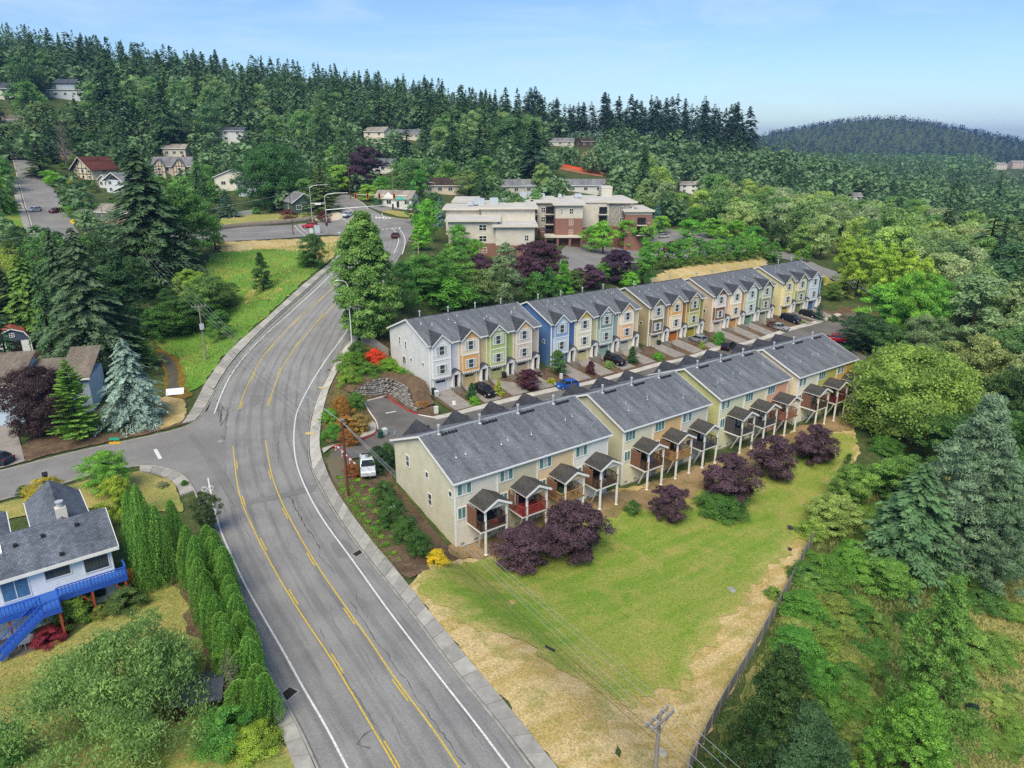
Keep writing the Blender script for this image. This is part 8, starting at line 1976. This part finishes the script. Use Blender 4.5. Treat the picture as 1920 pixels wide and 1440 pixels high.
# hillside gardens on the left and beyond the crossroads
HILL = [('maple', 516, 395, 272, 122, '44703a', 'big round dark green tree by the crossroads'), ('spruce', 605, 400, 308, 74, '6f8048', 'broad olive conifer at the crossroads corner'), ('spruce', 427, 408, 355, 50, '5f7f6c', 'blue green bushy conifer left of the big round tree'), ('plum', 686, 345, 274, 74, '4f3c48', 'large dark purple tree on the hill corner'), ('plum', 668, 360, 310, 48, '563f4c', 'lower purple tree left of the larger one'), ('broad', 690, 378, 345, 44, '93b544', 'yellow green tree behind the traffic signals'), ('broad', 788, 372, 316, 40, '63a04c', 'round green tree right of the shop'), ('plum', 760, 345, 312, 32, '7a4a3c', 'reddish brown tree behind the shop'), ('broad', 720, 372, 330, 46, '6aa044', 'green tree behind the shop roof'), ('broad', 640, 365, 310, 46, '8fb545', 'lime tree right of the olive conifer'),
 ('bush', 217, 430, 396, 60, '8a9a7a', 'grey green round bush by the hill street'), ('broad', 165, 432, 392, 50, '7d9470', 'silver green bush at the hill street corner'), ('bush', 608, 418, 395, 30, '6b4038', 'dark red round bush on the corner lawn') , ('bush', 540, 412, 392, 34, '73443c', 'dark red round bush at the edge of the garden lawn'), ('cone', 508, 398, 378, 18, '456b38', 'small dark bush left of the round tree trunk'), ('bush', 480, 402, 388, 20, '5f9a40', 'small bright bush on the garden lawn'),
 ('broad', 100, 350, 318, 44, '7fb542', 'lime tree below the chalet'), ('broad', 215, 300, 240, 60, '4f7040', 'dark rounded tree behind the chalet'), ('broad', 165, 300, 248, 70, '436a38', 'dark green tree left behind the chalet'), ('spruce', 78, 330, 262, 70, '506a42', 'dark conifer beside the hill street'), ('fir', 18, 300, 188, 60, '3d5c44', 'dark fir at the left edge above the hill street'), ('bare', 125, 310, 226, 44, '8a8078', 'leafless grey tree beside the hill street'), ('broad', 85, 300, 190, 120, '60764a', 'wide olive tree above the hill street'), ('broad', 62, 225, 152, 64, '6f9a50', 'pale green tree by the blue grey hill house'), ('fir', 210, 265, 118, 84, '3d5b3e', 'tall dark fir right of the blue grey hill house'), ('fir', 235, 270, 150, 70, '45663f', 'dark fir in front of the tall one'), ('fir', 8, 400, 260, 50, '7fae4a', 'bright tree at the left edge of the hill street'), ('broad', 410, 320, 258, 60, '44603f', 'dark grey green tree right of the half timbered house'), ('spruce', 415, 310, 262, 36, '9ab5b0', 'silver blue spruce right of the dark tree'), ('spruce', 585, 330, 262, 70, '6f8f68', 'spreading grey green conifer above the round tree'), ('column', 606, 300, 190, 44, '55774a', 'tall narrow conifer on the slope'), ('column', 650, 300, 228, 36, '5f8450', 'narrow conifer right of the tall one'), ('broad', 330, 280, 212, 90, '56704a', 'broad grey green tree behind the half timbered house'), ('spruce', 300, 235, 184, 30, '9fb5b4', 'blue spruce on the upper slope'), ('broad', 445, 340, 308, 50, 'a9b548', 'golden green tree behind the cream house'), ('broad', 400, 345, 310, 60, '6aa044', 'green hedge tree left of the cream house'), ('broad', 345, 360, 330, 60, '7fb545', 'lime hedge shrubs below the half timbered house'), ('bush', 395, 380, 345, 70, '55803e', 'hedge mass below the cream house'), ('fir', 765, 330, 235, 70, '3f5c42', 'dark fir behind the shop'), ('fir', 1000, 350, 222, 90, '44604a', 'tall broad fir standing behind the care home'), ('fir', 985, 350, 295, 60, '3d5a40', 'lower dark fir left of the tall broad one'), ('fir', 850, 330, 215, 60, '405c42', 'dark fir right of the grey hill roofs'), ('fir', 800, 320, 225, 56, '46644a', 'fir among the hill houses'), ('fir', 900, 330, 232, 64, '46604a', 'shaggy fir left of the tall broad one'), ('broad', 880, 372, 320, 70, '7f9a5a', 'pale leafy tree behind the care home roof'), ('broad', 930, 370, 330, 50, '5c7f42', 'green tree left of the dark fir')]
for kd, px, pyb, pyt, w, c, lab in HILL: T(kd, px, pyb, pyt, w, c, lab, {'fir': 'fir_tree', 'plum': 'purple_tree', 'bush': 'shrub', 'bare': 'bare_tree', 'spruce': 'conifer'}.get(kd, 'tree'), {'bush': 'shrub'}.get(kd, 'tree'))
# clipped hedges on the hill
def hedge(line, w, h, col, label):
    P = resample(W(line), .16); n = len(P) * 26; k = RNG.integers(0, len(P), n)
    u = RNG.uniform(-1, 1, (n, 3)); ax = RNG.integers(0, 3, n)
    c = np.c_[P[k, 0] + u[:, 0] * w / 2, P[k, 1] + u[:, 1] * w / 2, hz(P[k, 0], P[k, 1]) + np.where(u[:, 2] > .2, h, (u[:, 2] + 1) / 1.2 * h) + RNG.normal(0, .05, n)]
    V, Q = kites(c, rdir(RNG, n), rdir(RNG, n), RNG.uniform(.25, .5, n), RNG.uniform(.2, .3, n))
    o = link('hedge', np_mesh('hedge', V, Q, LEAF, np.clip(RNG.normal(.5, .2, n), 0, 1))); o.color = lin(col, LEAFK); tag(o, label, 'hedge')
hedge([(108, 350), (140, 352), (180, 352)], 2.4, 2.6, '4f7f38', 'clipped green hedge below the chalet')
hedge([(122, 408), (150, 404), (200, 402)], 2.6, 3.0, '65a23c', 'long bright hedge beside the hill street')
hedge([(700, 385), (712, 387), (716, 389)], 1.6, 2.4, '4d7a3c', 'square hedge block beside the shop')
hedge([(1580, 660), (1600, 654), (1636, 640)], 1.8, 1.1, '41702f', 'low clipped hedge beside the red pickup')
hedge([(0, 430), (12, 470), (30, 520)], 3.0, 2.2, '93a545', 'yellow green hedge along the left pavement of the hill street')
hedge([(690, 345), (720, 350), (745, 352)], 2.5, 2.5, '5f9a44', 'garden hedge behind the shop')

# ---------------------------------------------------------------- woods: the nearest as single trees, the rest in one mass
VIEW += [(28, 112, 300, 466, 330)]
KEEP = []
def blocked(x, y, z, h, r):
    d = math.hypot(x, y)
    px, pb = proj((x, y, z)); pt = proj((x, y, z + h))[1]; f = y * CP - (z - H) * SP; w = r * F / f
    for (a, b, t, u, D) in VIEW:
        if d < D + 9 and px + w > a + .15 * (b - a) and px - w < b - .15 * (b - a) and pt < u - .32 * (u - t) and pb > t: return True
    return False
OBST = [(np.array(o.location[:2]), 9) for o in bpy.data.objects if o.get('category') in ('house', 'shop', 'building')]
for o in bpy.data.objects:
    if o.get('category') == 'tree' and o.location.length > 0: OBST.append((np.array(o.location[:2]), 3.2 * max(.5, min(1.2, o.scale[0]))))
ROADS = [np.array(W(q)) for q in ([(656, 455), (520, 447), (395, 455), (230, 462), (75, 474), (10, 284), (32, 284), (170, 466), (395, 428), (560, 418), (620, 394), (632, 366), (664, 366), (716, 400), (778, 407), (771, 446)], [(1040, 520), (1050, 448), (1140, 434), (1240, 424), (1360, 436), (1430, 475), (1330, 490), (1100, 520)], [(1430, 465), (1500, 478), (1610, 520), (1680, 545), (1680, 575), (1550, 530), (1470, 490)], [(395, 480), (560, 450), (660, 452), (640, 520), (450, 680), (380, 720), (290, 640), (400, 560)], [(405, 424), (600, 416), (606, 398), (420, 402)], [(1185, 545), (1250, 500), (1440, 470), (1470, 500), (1300, 560)])]
ROADS.append(np.array([rw(-3, 12), rw(-3, 40), rw(15, 60), rw(120, 56), rw(128, 20), rw(112, -10), rw(0, -10)]))
def free(x, y, s=1.0):
    for p, r in OBST:
        if (x - p[0]) ** 2 + (y - p[1]) ** 2 < (r * s) ** 2: return False
    q = np.array([[x, y]])
    return not any(inside(q, R)[0] for R in ROADS)
def scatter(xr, yr, step, seed, ok):
    g = np.random.default_rng(seed); out = []
    for x in np.arange(xr[0], xr[1], step):
        for y in np.arange(yr[0], yr[1], step):
            a, b = x + g.uniform(-.48, .48) * step, y + g.uniform(-.48, .48) * step
            if ok(a, b): out.append((a, b))
    return out
def seen(x, y, z, h):
    px, py = proj((x, y, z + h)); return -40 < px < 1960 and py < 1500
cand = []      # (kind, x, y, h, r, colour)
g8 = np.random.default_rng(88)
def add(kind, pts, hr, rr, cols):
    for x, y in pts:
        z = float(hz(x, y)); h = g8.uniform(*hr); r = h * g8.uniform(*rr)
        if seen(x, y, z, h) and free(x, y) and not blocked(x, y, z, h, r): cand.append((kind, x, y, z, h, r, cols[g8.integers(len(cols))]))
hillside = lambda x, y: y > 330 + .12 * x and not (x > 10 and y < 520)
FC_ = ['4a6a44', '547248', '456244', '5c7a50', '4e6e46']
add('broad', scatter((-470, 40), (330, 640), 14, 31, lambda x, y: y > 380 and (y < 480 or (int(x * 5.1) + int(y * 2.7)) % 5 < 2)), (13, 22), (.34, .46), ['688e54', '7a9c60', '5a8050', '8ca86a', '719a58'])
add('fir', scatter((-470, 40), (300, 700), 12.5, 1, lambda x, y: y > 395 - .05 * x - (60 if x < -150 else 0) and y < 700 and (y > 460 or (int(x * 7.3) + int(y * 3.1)) % 5 < 2)), (13, 35), (.17, .29), FC_ + ['66835a', '5c7c5c'])
add('fir', scatter((-160, 20), (700, 900), 14, 2, lambda x, y: True), (24, 30), (.15, .19), FC_)
add('firtop', scatter((12, 182), (520, 600), 9.5, 3, lambda x, y: y > 545 - .05 * x), (22, 39), (.15, .22), ['3a5340', '3f5a44', '354d3c'])
add('fir', scatter((-330, 20), (240, 420), 17, 4, lambda x, y: True), (14, 24), (.17, .22), FC_ + ['5c7a50'])
add('broad', scatter((-330, 60), (235, 440), 10.5, 5, lambda x, y: True), (7, 13), (.38, .5), ['6d9a50', '5f8650', '7aa554', '668a56', '8ba563', '567a48'])
add('broad', scatter((60, 460), (190, 560), 10.5, 6, lambda x, y: x > 62 + max(0, 265 - y) * .62 or y > 285), (10, 17), (.36, .5), ['7f9f5a', '93ab6c', '739a52', 'a0b472', '86a858', '98a87a', '66894c', 'a3bb62'])
add('fir', scatter((70, 520), (210, 620), 31, 7, lambda x, y: y > 300 or x > 130), (18, 30), (.16, .22), ['42603f', '4b6b48', '3c5840'])
add('broad', scatter((95, 330), (110, 260), 10, 8, lambda x, y: x > 88 + (y - 110) * .28), (9, 15), (.36, .48), ['86a362', '9aae74', '739852', 'a3b37e', '6a8c4c'])
add('fir', scatter((110, 330), (110, 260), 22, 9, lambda x, y: x > 105 + (y - 110) * .3), (15, 24), (.17, .22), ['46654a', '4f6f50', '3d5a40'])
add('broad', scatter((-330, -70), (150, 250), 12, 10, lambda x, y: True), (7, 12), (.38, .48), ['5f8a44', '4f7040', '6b9548', '567a48'])
add('fir', scatter((-200, -62), (95, 200), 15, 11, lambda x, y: x < -66 - (y - 95) * .25), (13, 22), (.18, .23), ['42603f', '4b6b48', '567a50'])
add('broad', scatter((-150, -62), (100, 190), 11, 12, lambda x, y: x < -64 - (y - 95) * .3), (6, 11), (.38, .5), ['4f7a3c', '5f8a42', '48683c'])
LABS = {'fir': ('fir_tree', 'dark green fir standing close among others in the hillside woods', 'firs of the surrounding woods'), 'firtop': ('tall_fir_tree', 'tall ragged dark fir in the stand on the skyline', 'tall firs of the skyline stand'), 'broad': ('broadleaf_tree', 'rounded green broadleaf tree crowded among others in the woods', 'broadleaf trees of the surrounding woods')}
# low garden shrubs between the hill houses
ns = 0
for x, y in scatter((-230, 60), (215, 420), 8.5, 15, lambda x, y: True):
    z = float(hz(x, y)); h = g8.uniform(1.6, 3.6)
    if ns < 230 and seen(x, y, z, h) and free(x, y, .8) and not blocked(x, y, z, h, h * .7):
        ns += 1; b_ = tree_at('garden_bush', 'bush', x, y, h, h * g8.uniform(.6, .9), ['7a9a50', '5f8a48', '8fae52', '6b7f4a', '97a35a', '557a44'][g8.integers(6)], 'low rounded bush in the hillside gardens', 'bush', 'bushes of the hillside gardens', z=z); WOOD.append((b_, 'low rounded garden bush', h * .5))
rest = []
for kd in ('fir', 'firtop', 'broad'):
    L = [c for c in cand if c[0] == kd]
    L.sort(key=lambda c: -(c[4] * c[5]) / (c[2] ** 2 + c[1] ** 2))
    lim = {'fir': 270, 'firtop': 120, 'broad': 285}[kd]
    for c in L[:lim]:
        _, x, y, z, h, r, col = c
        b_ = tree_at(LABS[kd][0], kd, x, y, h, r, col, LABS[kd][1], 'tree', LABS[kd][2], z=z, parts=math.hypot(x, y) < 260); WOOD.append((b_, {'fir': 'dark green fir', 'firtop': 'tall ragged dark fir', 'broad': 'rounded broadleaf tree'}[kd], h * .6))
    rest += L[lim:]
def mass(name, items, nk, col, mt, size=1.0):
    g = np.random.default_rng(len(items)); M = len(items)
    A = np.array([(c[1], c[2], c[3], c[4], c[5]) for c in items]); fir = np.array([c[0] != 'broad' for c in items])
    k = np.repeat(np.arange(M), nk); n = len(k); t = g.uniform(0, 1, n) ** 1.15; a = g.uniform(0, 6.283, n); f = fir[k]
    prof = np.where(f, np.clip(1 - t, .02, 1) ** .85, np.sqrt(np.clip(1 - (2 * t - 1) ** 2, .05, 1)))
    rr = A[k, 4] * prof * g.uniform(.55, 1.05, n)
    b0 = np.where(f, .08, .15)
    c = np.c_[A[k, 0] + rr * np.cos(a), A[k, 1] + rr * np.sin(a), A[k, 2] + A[k, 3] * (b0 + (1 - b0) * t)]
    d = np.c_[np.cos(a), np.sin(a), np.where(f, -.45, g.uniform(-.6, .6, n))] + g.normal(0, .3, (n, 3))
    nr = np.c_[np.cos(a) * .6, np.sin(a) * .6, np.full(n, .8)] + g.normal(0, .4, (n, 3))
    Ls = A[k, 4] * g.uniform(.55, 1.0, n) * (.45 + .55 * prof) * size
    V, Q = kites(c, d, nr, Ls, Ls * np.where(f, .45, .65))
    tn = np.clip(np.where(f, .22, .6) + g.normal(0, .14, M)[k] + g.normal(0, .1, n), 0, 1)
    o = link(name, np_mesh(name, V, Q, mt, tn)); o.color = lin(col, LEAFK); tag(o, None, None, None, 'stuff'); return o
mass('hillside_woods', rest, 110, '5d7a52', NEEDLE, .75)
far_items = []
g9 = np.random.default_rng(99)
for x, y in scatter((-900, 900), (700, 1500), 17, 21, lambda x, y: abs(x) < y * .85 + 60):
    z = float(hz(x, y)); h = g9.uniform(16, 28); far_items.append(('fir' if g9.random() < .55 else 'broad', x, y, z, h, h * g9.uniform(.2, .34), None))
for x, y in scatter((-760, -380), (330, 720), 13, 22, lambda x, y: True):
    z = float(hz(x, y)); h = g9.uniform(20, 30)
    if seen(x, y, z, h): far_items.append(('fir', x, y, z, h, h * .18, None))
for x, y in scatter((440, 760), (380, 720), 14, 23, lambda x, y: True):
    z = float(hz(x, y)); h = g9.uniform(12, 22); far_items.append(('broad' if g9.random() < .6 else 'fir', x, y, z, h, h * .32, None))
mass('distant_woods', [c for c in far_items if not blocked(c[1], c[2], c[3], c[4], c[5])], 60, '5f7c52', NEEDLE, .85)
kn = []
for x, y in scatter((250, 2500), (1500, 2800), 19, 24, lambda x, y: abs(x) < y * .95):
    z = float(hz(x, y))
    if y > 2480 and z < 60: continue
    h = g9.uniform(9, 19); kn.append(('fir' if g9.random() < .8 else 'broad', x, y, z, h, h * .36, None))
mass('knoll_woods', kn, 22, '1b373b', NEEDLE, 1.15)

# every wood tree is told apart by the landmark it stands nearest to in the view
MARKS = [('dark brown hill house', 1102, 268), ('fir hidden grey roof', 768, 256), ('skyline gap', 1400, 262), ('care home chimney block', 1138, 358), ('tall dark cottonwood', 1880, 530), ('large dark fir right of the grove', 1840, 470), ('care home', 1000, 420), ('rust roofed chalet', 158, 315), ('half timbered house', 325, 315), ('cream gabled house', 435, 338), ('big round tree', 516, 335), ('white shop', 738, 372), ('blue grey hill house', 125, 172), ('tall pale balcony house', 437, 262), ('cream hill house', 702, 250), ('purple hill tree', 686, 305), ('tall broad fir', 1000, 290), ('orange fence', 1090, 305), ('white deck house', 1291, 350), ('lone pale roof', 1603, 368), ('far pale building', 1875, 312), ('yellow green grove', 1640, 510), ('care home parking', 1250, 450), ('dry grass bank', 1330, 500), ('court end', 1600, 600), ('bright maple trio', 1690, 580), ('big yellow green maple', 1700, 760), ('tall grey green pine', 1790, 900), ('hill street', 70, 400), ('crossroads', 690, 420), ('dark green house', 573, 380), ('pale blue house', 30, 740), ('broad dark fir', 290, 400), ('tall grey green fir', 180, 560), ('barn shed', 30, 640), ('left edge hill house', 6, 170), ('lawn fence end', 1595, 880), ('wooded knoll', 1640, 240), ('tall feathery cypress', 1725, 1200), ('blue green fir', 1700, 970), ('bottom right cypress', 1690, 1380), ('fence bend', 1500, 1060), ('grey roofed bungalow', 1100, 348), ('brown roofed bungalow', 835, 352), ('low grey hill roof', 1050, 266), ('bottom fence pines', 1450, 1330)]
ORDN = ('nearest',) + tuple(o_ + ' nearest' for o_ in ORD[1:]) + ('outer', 'further outer', 'far outer', 'farthest outer')
byk = {}
for b_, d_, hc in WOOD:
    l_ = b_.location; x_, y_ = proj((l_.x, l_.y, l_.z + hc))
    n_, mx_, my_ = min(MARKS, key=lambda m_: (m_[1] - x_) ** 2 + (m_[2] - y_) ** 2); dx, dy = x_ - mx_, y_ - my_
    s_ = ('right of' if dx > 0 else 'left of') if abs(dx) > abs(dy) * 1.3 else ('below' if dy > 0 else 'above') if abs(dy) > abs(dx) * 1.3 else ('lower ' if dy > 0 else 'upper ') + ('right of' if dx > 0 else 'left of')
    byk.setdefault((d_, s_, n_), []).append((dx * dx + dy * dy, b_.name, b_))
for (d_, s_, n_), L in byk.items():
    for i_, (_, _, b_) in enumerate(sorted(L)): b_['label'] = '%s%s %s the %s' % ('' if len(L) == 1 else ORDN[min(i_, len(ORDN) - 1)] + ' ', d_, s_, n_)
# rough grass and weeds: blades over the meadow, the bramble slope and the verges
def weeds(name, poly, n, h, col, mt=LEAF, seed=1):
    g = np.random.default_rng(seed); P = np.array(W(poly)); q = g.uniform(P.min(0), P.max(0), (n * 3, 2)); q = q[inside(q, P)][:n]; n = len(q)
    hh = h * g.uniform(.4, 1.3, n); d = np.c_[g.normal(0, .4, (n, 2)), np.ones(n)]
    pat = .5 + .28 * np.sin(q[:, 0] * .35 + 2 * np.sin(q[:, 1] * .21)) * np.sin(q[:, 1] * .3 + 1.3) + g.normal(0, .14, n)
    V, Q = kites(np.c_[q, hz(q[:, 0], q[:, 1]) + hh * .4], d, rdir(g, n), hh, hh * .30); o = link(name, np_mesh(name, V, Q, mt, np.clip(pat, 0, 1))); o.color = lin(col); tag(o, kind='stuff')
weeds('meadow_grass', [(400, 478), (560, 460), (642, 455), (612, 493), (520, 572), (415, 670), (352, 735), (340, 680), (300, 645), (400, 560)], 13000, .5, '9ab058', seed=51)
weeds('rough_weeds', [(1505, 1060), (1600, 920), (1700, 900), (1790, 1000), (1780, 1460), (1310, 1460), (1440, 1200)], 34000, .6, '8a9a58', seed=52)
weeds('slope_weeds', [(1770, 900), (1930, 860), (1990, 1460), (1760, 1460)], 26000, .55, 'a8aa6c', seed=53)
weeds('verge_weeds', [(400, 735), (455, 668), (535, 586), (640, 484), (644, 488), (540, 592), (462, 672), (408, 742)], 900, .35, '7aa046', seed=54)
weeds('bed_cover', [(625, 905), (660, 900), (700, 1000), (740, 1060), (720, 1050), (660, 965)], 6500, .26, '86a04e', seed=55)
weeds('slope_cover', [(603, 800), (614, 741), (640, 690), (690, 612), (735, 645), (790, 742), (725, 738), (675, 750), (700, 790), (672, 818), (612, 828)], 7000, .34, '8f9a48', seed=59)

weeds('lawn_blades', [(772, 1092), (862, 1054), (1000, 1030), (1260, 905), (1480, 838), (1600, 815), (1570, 905), (1480, 1035), (1330, 1200), (1235, 1300), (1150, 1315), (985, 1210), (855, 1160)], 20000, .16, '98a352', seed=56)
weeds('straw_blades', [(800, 1142), (880, 1240), (982, 1361), (1052, 1450), (1285, 1455), (1430, 1190), (1515, 1030), (1600, 860), (1570, 905), (1480, 1035), (1330, 1200), (1235, 1300), (1150, 1315), (985, 1210), (855, 1160)], 16000, .2, 'c4b688', seed=57)
weeds('yard_blades', [(0, 1240), (130, 1195), (260, 1105), (330, 1078), (440, 1215), (460, 1290), (300, 1300), (0, 1440)], 20000, .16, 'a8a866', seed=58)
# ---------------------------------------------------------------- the air: one closed box of thin haze round everything
hm = bpy.data.materials.new('haze'); hm.use_nodes = True
N_, L_ = nodes_of(hm); N_.clear()
ho = N_.new('ShaderNodeOutputMaterial'); pv = N_.new('ShaderNodeVolumePrincipled')
pv.inputs['Color'].default_value = (0.32, 0.55, 1.0, 1); pv.inputs['Density'].default_value = 0.00012; pv.inputs['Anisotropy'].default_value = 0.2
L_.new(pv.outputs['Volume'], ho.inputs['Volume'])
zb = float(GZ.min()) - 1.2; zt = max(float(GZ.max()) + 32, 150.0)
mb = MB(); mb.box(gx[0] - 30, gx[-1] + 30, gy[0] - 30, gy[-1] + 30, zb, zt)
tag(mb.build('haze', hm), kind='stuff')
